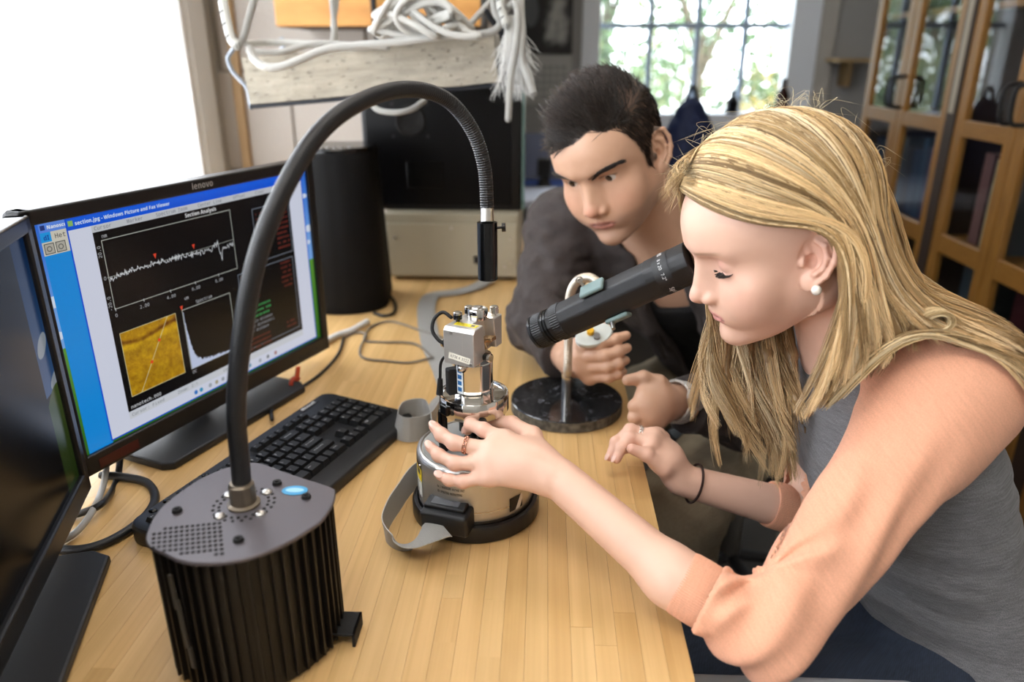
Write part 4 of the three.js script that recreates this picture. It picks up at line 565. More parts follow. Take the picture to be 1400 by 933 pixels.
// ---------- hair ----------
function strandMesh(strands, sides = 3) {                               // [{ p: [[x,y,z]...], r, c:[r,g,b], c2 }]
  let nv = 0, ni = 0; for (const s of strands) { nv += s.p.length * sides; ni += (s.p.length - 1) * sides * 6; }
  const P = new Float32Array(nv * 3), N = new Float32Array(nv * 3), C = new Float32Array(nv * 3), I = new Uint32Array(ni); let v = 0, o = 0;
  for (const s of strands) {
    const n = s.p.length, base = v; let ux = 0.3, uy = 0.2, uz = 0.93;
    for (let i = 0; i < n; i++) {
      const a = s.p[Math.max(0, i - 1)], b = s.p[Math.min(n - 1, i + 1)]; let tx = b[0] - a[0], ty = b[1] - a[1], tz = b[2] - a[2], l = Math.hypot(tx, ty, tz) || 1; tx /= l; ty /= l; tz /= l;
      const dt = ux * tx + uy * ty + uz * tz; ux -= dt * tx; uy -= dt * ty; uz -= dt * tz; l = Math.hypot(ux, uy, uz) || 1; ux /= l; uy /= l; uz /= l;
      const vx = ty * uz - tz * uy, vy = tz * ux - tx * uz, vz = tx * uy - ty * ux, t = i / (n - 1), r = s.r * (t > 0.7 ? 1 - (t - 0.7) / 0.3 * 0.8 : 1) * (s.taper0 ? Math.min(1, 0.4 + t * 4) : 1), f = s.flat ?? 1;
      for (let k = 0; k < sides; k++) { const q = k / sides * 6.2832, cx = Math.cos(q), cy = Math.sin(q) * f, nxx = ux * cx + vx * cy, nyy = uy * cx + vy * cy, nzz = uz * cx + vz * cy; P.set([s.p[i][0] + nxx * r, s.p[i][1] + nyy * r, s.p[i][2] + nzz * r], v * 3); N.set([nxx, nyy, nzz], v * 3); const c = s.c2 ? [0, 1, 2].map((m) => mix(s.c[m], s.c2[m], t)) : s.c; C.set(c, v * 3); v++; }
      if (i < n - 1) for (let k = 0; k < sides; k++) { const a0 = base + i * sides + k, a1 = base + i * sides + (k + 1) % sides; I.set([a0, a1, a0 + sides, a1, a1 + sides, a0 + sides], o); o += 6; }
    }
  }
  const G = new THREE.BufferGeometry(); G.setAttribute('position', new THREE.BufferAttribute(P, 3)); G.setAttribute('normal', new THREE.BufferAttribute(N, 3)); G.setAttribute('color', new THREE.BufferAttribute(C, 3)); G.setIndex(new THREE.BufferAttribute(I, 1)); return G;
}
const resample = (pts, n) => curve(pts).getSpacedPoints(n - 1).map((p) => p.toArray());

// ---------- the woman ----------
{
  const R = rng(77);
  const nrm = (v) => { const l = Math.hypot(...v); return v.map((q) => q / l); };
  const WF_ = nrm([-0.893, -0.4354, 0.1144]), WLt = nrm([0.1518, -0.0521, 0.987]), WU = nrm([-0.4238, 0.8987, 0.1126]);
  const T = poser([0.2504, 1.111, -0.807], WLt, WU, WF_, 1.0);
  const H = headField({ closed: true, nose: 0.94, brow: 0.0045, earSlant: 0.42, earFlare: 0.62, earZ: 0.008, earScale: 1.14 });
  const t = thing('person', 'blonde woman in a grey and peach sweater looking down through the monocular', 'person', [0.5, 0, -0.82]);
  const skinM = phy({ vertexColors: true, roughness: 0.46, sheen: 0.25, sheenColor: new THREE.Color(1, 0.75, 0.65), sheenRoughness: 0.5 });
  // joints
  const neckB = [0.385, 0.985, -0.835], shL = [0.4305,0.9481,-0.7378], elL = [0.2155,0.7739,-0.5657], mdL = [0.1322,0.8015,-0.6102], wrL = [0.0213,0.857,-0.6964], shR = [0.345, 0.945, -0.99], elR = [0.4001,0.6819,-0.8919], wrR = [0.1876,0.7504,-0.8769];
  const pelvis = [0.56, 0.56, -0.84];
  const lean = nrm([neckB[0] - pelvis[0], neckB[1] - pelvis[1], 0]), fwd = nrm([-lean[1], lean[0], 0]), ax = [fwd, lean, [0, 0, 1]];
  const onSpine = (s, f = 0, l = 0) => [pelvis[0] + (neckB[0] - pelvis[0]) * s + fwd[0] * f, pelvis[1] + (neckB[1] - pelvis[1]) * s + fwd[1] * f, mix(pelvis[2], neckB[2], s) + l];
  const torso = (F, g) => {
    F.ell(onSpine(0.70, 0.005), [0.092 + g, 0.19 + g, 0.135 + g], 0.05, 0, ax); F.ell(onSpine(0.34), [0.088 + g, 0.16 + g, 0.122 + g], 0.05, 0, ax); F.ell(onSpine(0.02), [0.11 + g, 0.12 + g, 0.16 + g], 0.05, 0, ax);
    F.cap(onSpine(0.9, -0.01, 0.05), [shL[0] + 0.02, shL[1] - 0.005, shL[2] - 0.03], 0.052 + g, 0.052 + g, 0.05); F.cap(onSpine(0.9, -0.01, -0.05), [shR[0] + 0.02, shR[1], shR[2] + 0.03], 0.052 + g, 0.052 + g, 0.05);
    for (const s of [-1, 1]) F.ell(onSpine(0.68, 0.065, s * 0.062), [0.052 + g, 0.058 + g, 0.056 + g], 0.04, 0, ax);
    return F;
  };
  const armL = (F, g, k = 0.03) => { F.cap(shL, elL, 0.048 + g, 0.031 + g, k); F.cap(elL, mdL, 0.0310 + g, 0.0290 + g, 0.012); F.cap(mdL, wrL, 0.0290 + g, 0.0240 + g, 0.02); return F; };
  const armR = (F, g, k = 0.03) => { F.cap(shR, elR, 0.050 + g, 0.036 + g, k); F.cap(elR, wrR, 0.0345 + g, 0.023 + g, k); return F; };
  const body = new Field(); addHead(body, H, T);
  body.cap(T.toWorld(0, -0.055, -0.032), [neckB[0] - 0.02, neckB[1] - 0.01, neckB[2]], 0.05, 0.056, 0.03);
  torso(body, -0.004); armL(body, -0.002); armR(body, -0.002);
  // muscle of the left forearm, then both hands
  const handL = [[[-0.0088,0.8787,-0.7516], [-0.0329,0.8805,-0.7759], [-0.0609,0.8798,-0.7873]], [[-0.0392,0.8823,-0.7334], [-0.0636,0.8882,-0.7454], [-0.0789,0.8871,-0.7593], [-0.0839,0.8769,-0.7659]], [[-0.0505,0.8766,-0.7201], [-0.0947,0.8802,-0.7282], [-0.1101,0.8828,-0.7413], [-0.1194,0.888,-0.7504]], [[-0.0563,0.867,-0.7097], [-0.0926,0.8632,-0.7132], [-0.1119,0.8654,-0.726], [-0.1226,0.8706,-0.7361]], [[-0.0549,0.8561,-0.6992], [-0.0829,0.8477,-0.7012], [-0.0987,0.8464,-0.7065], [-0.1089,0.8484,-0.7111]]];
  addHand(body, wrL, handL, 0.0074);
  body.ell([-0.0176,0.8692,-0.7154], [0.036, 0.02, 0.026], 0.014, 0);
  const handR = [[[0.1617,0.7779,-0.8595], [0.1375,0.7979,-0.8576], [0.1183,0.8059,-0.8577]], [[0.1456,0.8033,-0.8793], [0.1176,0.8095,-0.8805], [0.1056,0.7995,-0.8687], [0.0996,0.789,-0.8601]], [[0.1506,0.8033,-0.8956], [0.1202,0.8124,-0.8978], [0.1,0.8017,-0.8821], [0.0921,0.7862,-0.8705]], [[0.1586,0.7947,-0.9141], [0.1333,0.7979,-0.9196], [0.1104,0.7924,-0.9058], [0.1002,0.7801,-0.8953]], [[0.1689,0.7823,-0.9312], [0.1482,0.7837,-0.9362], [0.1294,0.7785,-0.9281], [0.1188,0.7696,-0.9189]]];
  addHand(body, wrR, handR, 0.0074);
  body.ell([0.1657,0.7796,-0.8872], [0.026, 0.02, 0.03], 0.012, 0);
  const fB = (x, y, z) => body.d(x, y, z);
  const knuck = [...handL, ...handR].flatMap((f, i) => f.map((q, k) => [...q, k === f.length - 1 ? 0.20 : k === 1 ? 0.18 : 0.13]));
  const skinCol = (x, y, z) => {
    let c = [0.77, 0.49, 0.37]; const n = 0.04 * fbm(x * 60, y * 60, z * 60, 3); c = c.map((v, i) => v * (1 + n * (1 + i * 0.3)));
    let kn = 0; for (const q of knuck) { const dd = (x - q[0]) ** 2 + (y - q[1]) ** 2 + (z - q[2]) ** 2; if (dd < 0.0006) kn = Math.max(kn, q[3] * Math.exp(-dd / 0.00007)); } if (kn > 0) c = [c[0], c[1] * (1 - kn), c[2] * (1 - kn * 0.9)];
    const p = T.toLocal(x, y, z);
    if (p[1] > -0.13 && Math.abs(p[0]) < 0.1 && Math.abs(p[2]) < 0.13) {
      const ax_ = Math.abs(p[0]), g = (cx, cy, cz, r) => Math.exp(-((ax_ - cx) ** 2 + (p[1] - cy) ** 2 + (p[2] - cz) ** 2) / (r * r));
      const pink = 0.30 * g(0.043, -0.034, 0.066, 0.022) + 0.25 * g(0, -0.038, 0.11, 0.014) + 0.25 * g(0.076, -0.02, -0.01, 0.03); c = [c[0], c[1] * (1 - 0.36 * pink), c[2] * (1 - 0.32 * pink)];
      const yl = -0.0672 - 0.25 * Math.max(0, ax_ - 0.012) * 0.1, up = sstep(-0.0585 - 0.14 * Math.max(0, ax_ - 0.004), -0.0605 - 0.22 * Math.max(0, ax_ - 0.004), p[1]), lo = sstep(-0.0805 + 0.40 * ax_ * ax_ / 0.02, -0.0785 + 0.40 * ax_ * ax_ / 0.02, p[1]), lip = p[2] > 0.078 ? up * lo * sstep(0.0245, 0.021, ax_) : 0;
      c = [mix(c[0], 0.66, lip), mix(c[1], 0.30, lip), mix(c[2], 0.27, lip)];
      const dark = p[2] > 0.075 && Math.abs(p[1] - yl) < 0.0012 && ax_ < 0.0235 ? 0.35 : 0; c = c.map((v) => v * (1 - dark));  // shade in the crease between the lips painted into the skin
      const brow = sstep(0.0035, 0.0008, Math.abs(p[1] - (0.0165 + 0.09 * (ax_ - 0.012) - 5.5 * Math.max(0, ax_ - 0.034) ** 2))) * sstep(0.010, 0.014, ax_) * sstep(0.052, 0.040, ax_) * (p[2] > 0.04 ? 1 : 0); c = [mix(c[0], 0.42, 0.62 * brow), mix(c[1], 0.25, 0.62 * brow), mix(c[2], 0.16, 0.62 * brow)];
      const lid = p[2] > 0.06 ? g(0.0315, 0.002, 0.078, 0.012) * 0.14 : 0; c = [c[0] * (1 - lid * 0.3), c[1] * (1 - lid), c[2] * (1 - lid * 0.8)];
    }
    return c;
  };
  const box_ = (pts, m) => [[0, 1, 2].map((i) => Math.min(...pts.map((p) => p[i])) - m), [0, 1, 2].map((i) => Math.max(...pts.map((p) => p[i])) + m)];
  const [h0, h1] = box_([T.pos], 0.165), [l0, l1] = box_([wrL, ...handL.flat()], 0.025), [r0, r1] = box_([wrR, ...handR.flat()], 0.025);
  const inBox = (p, a, b, m) => p.every((v, i) => v > a[i] + m && v < b[i] - m);
  const cut = (x, y, z) => { const p = [x, y, z]; return inBox(p, h0, h1, 0.012) || inBox(p, l0, l1, 0.008) || inBox(p, r0, r1, 0.008); };
  const trimTo = (g, keep) => { const P = g.attributes.position.array, I = g.index.array, out = []; for (let i = 0; i < I.length; i += 3) { const c = [0, 1, 2].map((k) => (P[I[i] * 3 + k] + P[I[i + 1] * 3 + k] + P[I[i + 2] * 3 + k]) / 3); if (keep(c)) out.push(I[i], I[i + 1], I[i + 2]); } g.setIndex(out); return g; };
  const [b0, b1] = box_([pelvis, neckB, shL, shR, elL, elR, wrL, wrR], 0.2);
  const skin = joinColored([trimTo(meshField(fB, b0, b1, 0.0055, { color: skinCol }), (c) => !cut(...c)), meshField(fB, h0, h1, 0.0017, { color: skinCol }), meshField(fB, l0, l1, 0.0014, { color: skinCol }), meshField(fB, r0, r1, 0.002, { color: skinCol })]);
  partW(t, 'body', skin, skinM);
  // legs and shoes
  const knees = [[0.12, 0.5, -0.64], [0.14, 0.5, -0.80]], feet = [[0.10, 0.07, -0.60], [0.14, 0.07, -0.80]], legs = new Field();
  legs.ell([0.56, 0.54, -0.84], [0.13, 0.12, 0.172], 0.04);
  for (const [i, k] of knees.entries()) { legs.cap([0.52, 0.53, -0.84 + (i ? -0.07 : 0.085)], k, 0.084, 0.062, 0.05); legs.cap(k, feet[i], 0.06, 0.045, 0.03); }
  const fold = (x, y, z, a) => a * (0.6 * N3(x * 26, y * 18, z * 26) + 0.4 * N3(x * 60 + 3, y * 46, z * 60));
  const denim = dataTex(128, 128, (u, v, x, y) => { const w = ((x + y) % 4 < 2 ? 0.1 : -0.05), n = 0.5 + 0.35 * fbm(u * 30, v * 30, 2, 3) + w; return [0.14 * n + 0.06, 0.17 * n + 0.085, 0.23 * n + 0.12]; });
  partW(t, 'jeans', meshField((x, y, z) => legs.d(x, y, z) + fold(x, y, z, 0.004), [-0.02, 0.08, -1.08], [0.74, 0.7, -0.58], 0.008), std({ map: rep(denim, 10, 10), roughness: 0.85 }));
  for (const f of feet) partW(t, 'shoe', meshField((() => { const F = new Field(); F.cap([f[0] + 0.03, 0.04, f[2]], [f[0] - 0.13, 0.032, f[2]], 0.04, 0.032, 0.01); F.cap([f[0] + 0.02, 0.06, f[2]], [f[0] + 0.01, 0.1, f[2]], 0.042, 0.04, 0.02); return (x, y, z) => Math.max(F.d(x, y, z), 0.002 - y); })(), [f[0] - 0.18, -0.01, f[2] - 0.06], [f[0] + 0.1, 0.15, f[2] + 0.06], 0.007), M.darkGrey);
  // sweater
  const knit = dataTex(256, 256, (u, v, x, y) => { const n = 0.55 + 0.13 * fbm(u * 6, v * 40, 1, 4) + 0.12 * N3(u * 90, v * 90, 5); return [n, n, n]; });
  const knitBump = dataTex(256, 256, (u, v, x, y) => { const n = 0.5 + 0.25 * Math.sin(y * 6.283 / 4) * Math.cos(x * 6.283 / 4) + 0.3 * N3(u * 50, v * 50, 5); return [n, n, n]; }, false);
  const greyM = phy({ color: 0xcfcfd4, map: rep(knit, 9, 9), bumpMap: rep(knitBump, 16, 16), bumpScale: 0.0006, roughness: 0.95, sheen: 0.3, sheenColor: new THREE.Color(0.8, 0.8, 0.85) });
  const peach = dataTex(256, 256, (u, v) => { const n = 0.9 + 0.05 * fbm(u * 5, v * 44, 1, 4) + 0.05 * N3(u * 90, v * 90, 5); return [1.0 * n, 0.735 * n, 0.60 * n]; });
  const peachM = phy({ map: rep(peach, 9, 9), bumpMap: rep(knitBump, 16, 16), bumpScale: 0.0004, roughness: 0.92, sheen: 0.35, sheenColor: new THREE.Color(1, 0.8, 0.7) });
  const gf = torso(new Field(), 0.009); const gF = (x, y, z) => { const d = gf.d(x, y, z), s = (x - pelvis[0]) * lean[0] + (y - pelvis[1]) * lean[1], q = d + 0.0055 * N3(x * 9, y * 30, z * 9) + 0.002 * N3(x * 22, y * 60, z * 20); const nk = 0.064 - Math.hypot(x - (T.pos[0] + neckB[0]) / 2 + 0.0, y - (T.pos[1] + neckB[1]) / 2, z - neckB[2]); return Math.max(q, nk, -0.06 - s); };
  partW(t, 'sweater', meshField(gF, b0, b1, 0.005, { uv: (x, y, z) => [x + z * 0.9, y] }), greyM, 'heather grey sweater body');
  const sleeve = (sh, el, wr, inner, cuffS, res) => {
    const F = new Field(), cf = [0, 1, 2].map((i) => mix(el[i], wr[i], cuffS)); F.cap(inner, sh, 0.046, 0.057, 0.05); F.cap([sh[0] + 0.006, sh[1] - 0.012, sh[2] + (sh[2] > -0.84 ? -0.02 : 0.02)], [mix(sh[0], el[0], 0.2), mix(sh[1], el[1], 0.2), mix(sh[2], el[2], 0.2)], 0.061, 0.055, 0.05); F.cap(sh, el, 0.060, 0.0375, 0.03); F.cap(el, cf, 0.0370, 0.0325, 0.02);
    const ad = nrm([wr[0] - el[0], wr[1] - el[1], wr[2] - el[2]]), ud = nrm([el[0] - sh[0], el[1] - sh[1], el[2] - sh[2]]), L1 = Math.hypot(el[0] - sh[0], el[1] - sh[1], el[2] - sh[2]);
    const bend = nrm([ad[0] - ud[0], ad[1] - ud[1], ad[2] - ud[2]]).map((v) => v * 0.042);
    const f = (x, y, z) => {
      const d = F.d(x, y, z); if (d > 0.02) return d;
      const s = (x - cf[0]) * ad[0] + (y - cf[1]) * ad[1] + (z - cf[2]) * ad[2], q = (x - sh[0]) * ud[0] + (y - sh[1]) * ud[1] + (z - sh[2]) * ud[2];
      const ne = Math.exp(-(((x - el[0]) ** 2 + (y - el[1]) ** 2 + (z - el[2]) ** 2) / 0.0075)), diag = q + 0.4 * ((x - sh[0]) * ad[0] + (y - sh[1]) * ad[1]);
      // folds fan out from the inside of the elbow; soft long folds run down the upper arm
      const bx = x - el[0] - bend[0], by = y - el[1] - bend[1], bz = z - el[2] - bend[2], along = bx * ad[0] + by * ad[1] + bz * ad[2], out = bx * bend[0] * 24 + by * bend[1] * 24 + bz * bend[2] * 24, ang = Math.atan2(along, -out + 0.012), bd = Math.hypot(along, out);
      let w = 0.0030 * N3(x * 14, y * 14, z * 14) + 0.0005 * N3(x * 50, y * 50, z * 50);
      w += 0.0042 * Math.exp(-((bd / 0.062) ** 2)) * sstep(0.004, 0.03, bd) * Math.sin(ang * 6.5 + 1.6 * N3(x * 16, y * 16, z * 16)) + 0.0012 * Math.exp(-(((s + 0.045) / 0.03) ** 2)) * Math.sin(Math.atan2(by, bz) * 7 + 3 * N3(x * 12, y * 12, z * 12));
      const ac = (x - sh[0]) * ud[1] - (y - sh[1]) * ud[0]; w += 0.0030 * sstep(0.02, 0.1, q) * Math.sin(ac * 190 + q * 34 + 3 * N3(x * 9, y * 9, z * 9)) * (0.5 + N3(x * 7 + 4, y * 7, z * 7));
      const cuff = sstep(-0.026, -0.022, s); return Math.max(d - w * (1 - cuff) + 0.0035 * cuff - 0.004 * sstep(-0.05, -0.028, s) * (1 - cuff), s);
    };
    const [a, b] = box_([inner, sh, el, cf], 0.085);
    const L = (x, y, z) => (x - cf[0]) * ad[0] + (y - cf[1]) * ad[1] + (z - cf[2]) * ad[2];
    const g = meshField(f, a, b, res, { uv: (x, y, z) => [(x - el[0]) * -ud[1] + (y - el[1]) * ud[0] + 0.6 * z, (x - el[0]) * ud[0] + (y - el[1]) * ud[1]] });
    const sl = partW(t, 'sleeve', trimTo(g.clone(), (c) => L(...c) < -0.024), peachM, 'peach raglan sleeve');
    // ribbed cuff
    const e1 = nrm([ad[1], -ad[0], 0]), e2 = [ad[1] * e1[2] - ad[2] * e1[1], ad[2] * e1[0] - ad[0] * e1[2], ad[0] * e1[1] - ad[1] * e1[0]], n = 240, pos = [], idx = [], rowsS = [-0.026, -0.0245, -0.012, 0.0, 0.004, 0.0045, 0.003], add = [-0.004, -0.0005, 0, -0.0004, -0.0012, -0.0024, -0.0045], uvs = [];
    for (const [r, s] of rowsS.entries()) for (let i = 0; i <= n; i++) { const q = i / n * 6.2832, rr = 0.0322 + add[r] + (i % 3 === 0 ? -0.0009 : 0.0003) + 0.0004 * Math.sin(q * 3 + 1); pos.push(...[0, 1, 2].map((c) => cf[c] + ad[c] * s + (e1[c] * Math.cos(q) + e2[c] * Math.sin(q)) * rr)); uvs.push(q * 0.037, s); }
    for (let r = 0; r < rowsS.length - 1; r++) for (let i = 0; i < n; i++) { const A = r * (n + 1) + i, B = A + n + 1; idx.push(A, A + 1, B, A + 1, B + 1, B); }
    const cg = new THREE.BufferGeometry(); cg.setAttribute('position', new THREE.Float32BufferAttribute(pos, 3)); cg.setAttribute('uv', new THREE.Float32BufferAttribute(uvs, 2)); cg.setIndex(idx); cg.computeVertexNormals();
    const p0 = rootOf(sl); cg.translate(-p0.x, -p0.y, -p0.z); part(sl, 'cuff', cg, peachM, 'ribbed peach cuff');
  };
  sleeve(shL, elL, mdL, [neckB[0] - 0.015, neckB[1] - 0.005, neckB[2] + 0.045], 0.87, 0.003);
  sleeve(shR, elR, wrR, [neckB[0] - 0.015, neckB[1] - 0.005, neckB[2] - 0.045], 0.40, 0.005);
  // eyelashes, earring, rings, hair tie
  const lash = [];
  for (const s of [-1, 1]) for (let i = 0; i < 64; i++) { const u = R(), a = mix(0.020, 0.0455, u), y0 = -0.0072 - 0.0030 * Math.sin(u * 3.1), z0 = 0.0775 - 0.9 * Math.max(0, a - 0.030) ** 1.0 * 0.55 + 0.0008, len = mix(0.006, 0.0105, Math.sin(u * 2.6)), fan = (a - 0.031) * 0.5; const pts = []; for (let k = 0; k < 6; k++) { const q = k / 5; pts.push(T.toWorld(s * (a + fan * q * 0.5 + 0.0003 * (R() - 0.5)), y0 - len * (0.55 * q - 0.42 * q * q), z0 + len * q * 0.9)); } lash.push({ p: pts, r: 0.00042, c: [0.012, 0.009, 0.008] }); }
  const hairM = phy({ vertexColors: true, roughness: 0.33, sheen: 0.25, sheenColor: new THREE.Color(1, 0.9, 0.7), specularIntensity: 0.8 });
  partW(t, 'eyelashes', strandMesh(lash), std({ color: 0x0c0908, roughness: 0.6 }), 'dark eyelashes');
  const lobe = T.toWorld(0.0815, -0.047, 0.010); partW(t, 'pearl_earring', new THREE.SphereGeometry(0.0052, 24, 16).translate(...lobe), phy({ color: 0xf2ede4, roughness: 0.18, clearcoat: 0.8, sheen: 0.5 }), 'round white pearl ear stud');
  const lobe2 = T.toWorld(-0.0815, -0.047, 0.010); partW(t, 'pearl_earring', new THREE.SphereGeometry(0.0052, 24, 16).translate(...lobe2), phy({ color: 0xf2ede4, roughness: 0.18, clearcoat: 0.8 }));
  const ringAt = (a, b, s, r, name, mat, label) => { const A = V(a), B = V(b), p = A.clone().lerp(B, s), d = B.sub(A).normalize(), q = new THREE.Quaternion().setFromUnitVectors(new THREE.Vector3(0, 0, 1), d), gs = []; for (const o of [-0.0017, 0.0017]) { const g = new THREE.TorusGeometry(r, 0.0008, 8, 40).translate(0, 0, o); gs.push(g); } for (let i = 0; i < 14; i++) gs.push(new THREE.SphereGeometry(0.0013, 8, 6).translate(r * Math.cos(i * 0.4488), r * Math.sin(i * 0.4488), i % 2 ? 0.0006 : -0.0006)); const g = merge(gs); g.applyQuaternion(q); g.translate(p.x, p.y, p.z); partW(t, name, g, mat, label); };
  const rose = std({ color: 0xd9a48e, metalness: 1, roughness: 0.18 });
  ringAt(handL[2][0], handL[2][1], 0.7, 0.0092, 'ring', rose, 'rose gold filigree ring'); ringAt(handR[2][0], handR[2][1], 0.6, 0.0092, 'ring', M.steel, 'thin silver ring');
  { const a = V(wrR), b = V(elR), p = a.clone().lerp(b, 0.09), q = new THREE.Quaternion().setFromUnitVectors(new THREE.Vector3(0, 0, 1), b.sub(a).normalize()); const g = new THREE.TorusGeometry(0.0262, 0.0017, 8, 40); g.applyQuaternion(q); g.translate(p.x, p.y, p.z); partW(t, 'hair_tie', g, std({ color: 0x2a1712, roughness: 0.9 }), 'dark brown elastic hair tie on the wrist'); }
  const nail = (a, b, r, up) => { const A = V(a), B = V(b), d = B.clone().sub(A).normalize(), u = V(up).addScaledVector(d, -V(up).dot(d)).normalize(), s = new THREE.Vector3().crossVectors(d, u); const c = B.clone().addScaledVector(d, 0.001).addScaledVector(u, r * 0.78); partW(t, 'fingernail', basis(new THREE.SphereGeometry(1, 16, 10).scale(0.0062, 0.0014, 0.0044), c.toArray(), d.toArray(), u.toArray(), s.toArray()), nailM); }, nailM = phy({ color: 0xe9bfae, roughness: 0.22, clearcoat: 0.4 });
  for (const f of handL.slice(1)) nail(f[f.length - 2], f[f.length - 1], 0.0062, [-0.2, 0.75, 0.55]); for (const f of handR.slice(1)) nail(f[f.length - 2], f[f.length - 1], 0.0062, [-0.7, 0.5, 0.3]);
  // ---------- long blonde hair ----------
  const shades = [[0.80, 0.60, 0.325], [0.68, 0.48, 0.24], [0.54, 0.365, 0.165], [0.36, 0.235, 0.10], [0.90, 0.74, 0.47], [0.25, 0.155, 0.065]], wts = [0.28, 0.24, 0.16, 0.12, 0.14, 0.06];
  const pick = () => { let u = R(), i = 0; while (u > wts[i] && i < 5) u -= wts[i++]; return shades[i]; };
  const worn = torso(new Field(), 0.014); worn.cap([neckB[0] - 0.015, neckB[1] - 0.005, neckB[2] + 0.045], shL, 0.048, 0.061, 0.04); worn.cap(shL, elL, 0.064, 0.044, 0.03);
  const solid = (x, y, z) => y < 1.03 && z > -0.9 ? Math.min(body.d(x, y, z), Math.max(worn.d(x, y, z), 0.060 - Math.hypot(x - (T.pos[0] + neckB[0]) / 2, y - (T.pos[1] + neckB[1]) / 2, z - neckB[2]))) : body.d(x, y, z);
  const keepOut = (p, gap) => { let d = solid(...p); if (d < gap) { const e = 0.003, g = nrm([solid(p[0] + e, p[1], p[2]) - solid(p[0] - e, p[1], p[2]), solid(p[0], p[1] + e, p[2]) - solid(p[0], p[1] - e, p[2]), solid(p[0], p[1], p[2] + e) - solid(p[0], p[1], p[2] - e)].map((v) => v + 1e-9)); for (let i = 0; i < 3; i++) p[i] += g[i] * (gap - d); } return p; };
  const strands = [];
  const sheet = (guides, count, o = {}) => {                             // locks of strands that follow the guides, lying in layers
    const n = o.n ?? 26, G = guides.map((g) => resample(g, n)), m = G.length - 1, nl = Math.round(m * (o.locks ?? 9)), thick = o.thick ?? 0.012;
    const locks = Array.from({ length: nl }, (_, i) => ({ s: (i + 0.5 + (R() - 0.5) * 0.8) / nl * m, ph: R() * 6.28, amp: (o.wave ?? 0.0025) * (0.35 + 1.1 * R()), c: pick(), v: 0.76 + 0.40 * R(), deep: R() * thick * 0.5, end: 1 - (o.endVar ?? 0.06) * R(), tx: (R() - 0.5) * (o.tip ?? 0.012), ty: (R() - 0.5) * (o.tip ?? 0.012), fr: (o.freq ?? 9) * (0.8 + 0.4 * R()) }));
    for (let i = 0; i < count; i++) {
      const L = locks[Math.floor(R() * nl)], stray = R() < 0.22, s = clamp(L.s + (R() + R() + R() - 1.5) * (stray ? 2.4 : 0.75) / (o.locks ?? 9), 0, m - 0.0001), k = Math.floor(s), f = s - k;
      const dp = clamp(L.deep + Math.pow(R(), 1.5) * thick * 0.6, 0, thick), gap = (o.gap ?? 0.0055) + (thick - dp) * 0.55, jx = (R() - 0.5) * 2 * (o.jit ?? 0.003), jy = (R() - 0.5) * 2 * (o.jit ?? 0.003), t0 = R() * 0.03, end = clamp(L.end - 0.12 * R() * R(), 0.3, 1), p = [];
      for (let j = 0; j < n; j++) {
        const tt = (t0 + (end - t0) * j / (n - 1)) * (n - 1), a = Math.min(n - 2, Math.floor(tt)), b = tt - a, A = G[k], B = G[k + 1], u = j / (n - 1), pinch = 1 - 0.2 * u * u;
        const q = [0, 1, 2].map((c) => mix(mix(A[a][c], A[a + 1][c], b), mix(B[a][c], B[a + 1][c], b), mix(f, L.s - k, u * u * 0.35)));
        const wv = Math.sin(u * L.fr + L.ph) * L.amp * u * (0.5 + u), w2 = Math.sin(u * 23 + i) * 0.0006 * u;
        q[0] += jx * pinch + wv + w2 + L.tx * u * u; q[1] += jy * pinch + wv * 0.35 + L.ty * u * u; q[2] += -dp * (o.deepSign ?? 1) + Math.cos(u * L.fr + L.ph) * L.amp * u * 0.6;
        p.push(o.free ? q : keepOut(q, gap));
      }
      for (let it = 0; it < 3; it++) for (let j = 1; j < n - 1; j++) for (let c = 0; c < 3; c++) p[j][c] = p[j][c] * 0.5 + (p[j - 1][c] + p[j + 1][c]) * 0.25;
      const c = R() < 0.7 ? L.c : pick(), v = L.v * (0.86 + 0.28 * R()) * (o.dark ?? 1) * (1.08 - 0.35 * dp / thick); strands.push({ p, r: (o.r ?? 0.00056) * (0.7 + 0.6 * R()), c: c.map((q) => q * v * 0.9), c2: c.map((q, z) => q * v * [1.14, 1.09, 1.08][z]), taper0: 1 });  // deeper strands darkened, the shade between layers put in their colour
    }
  };
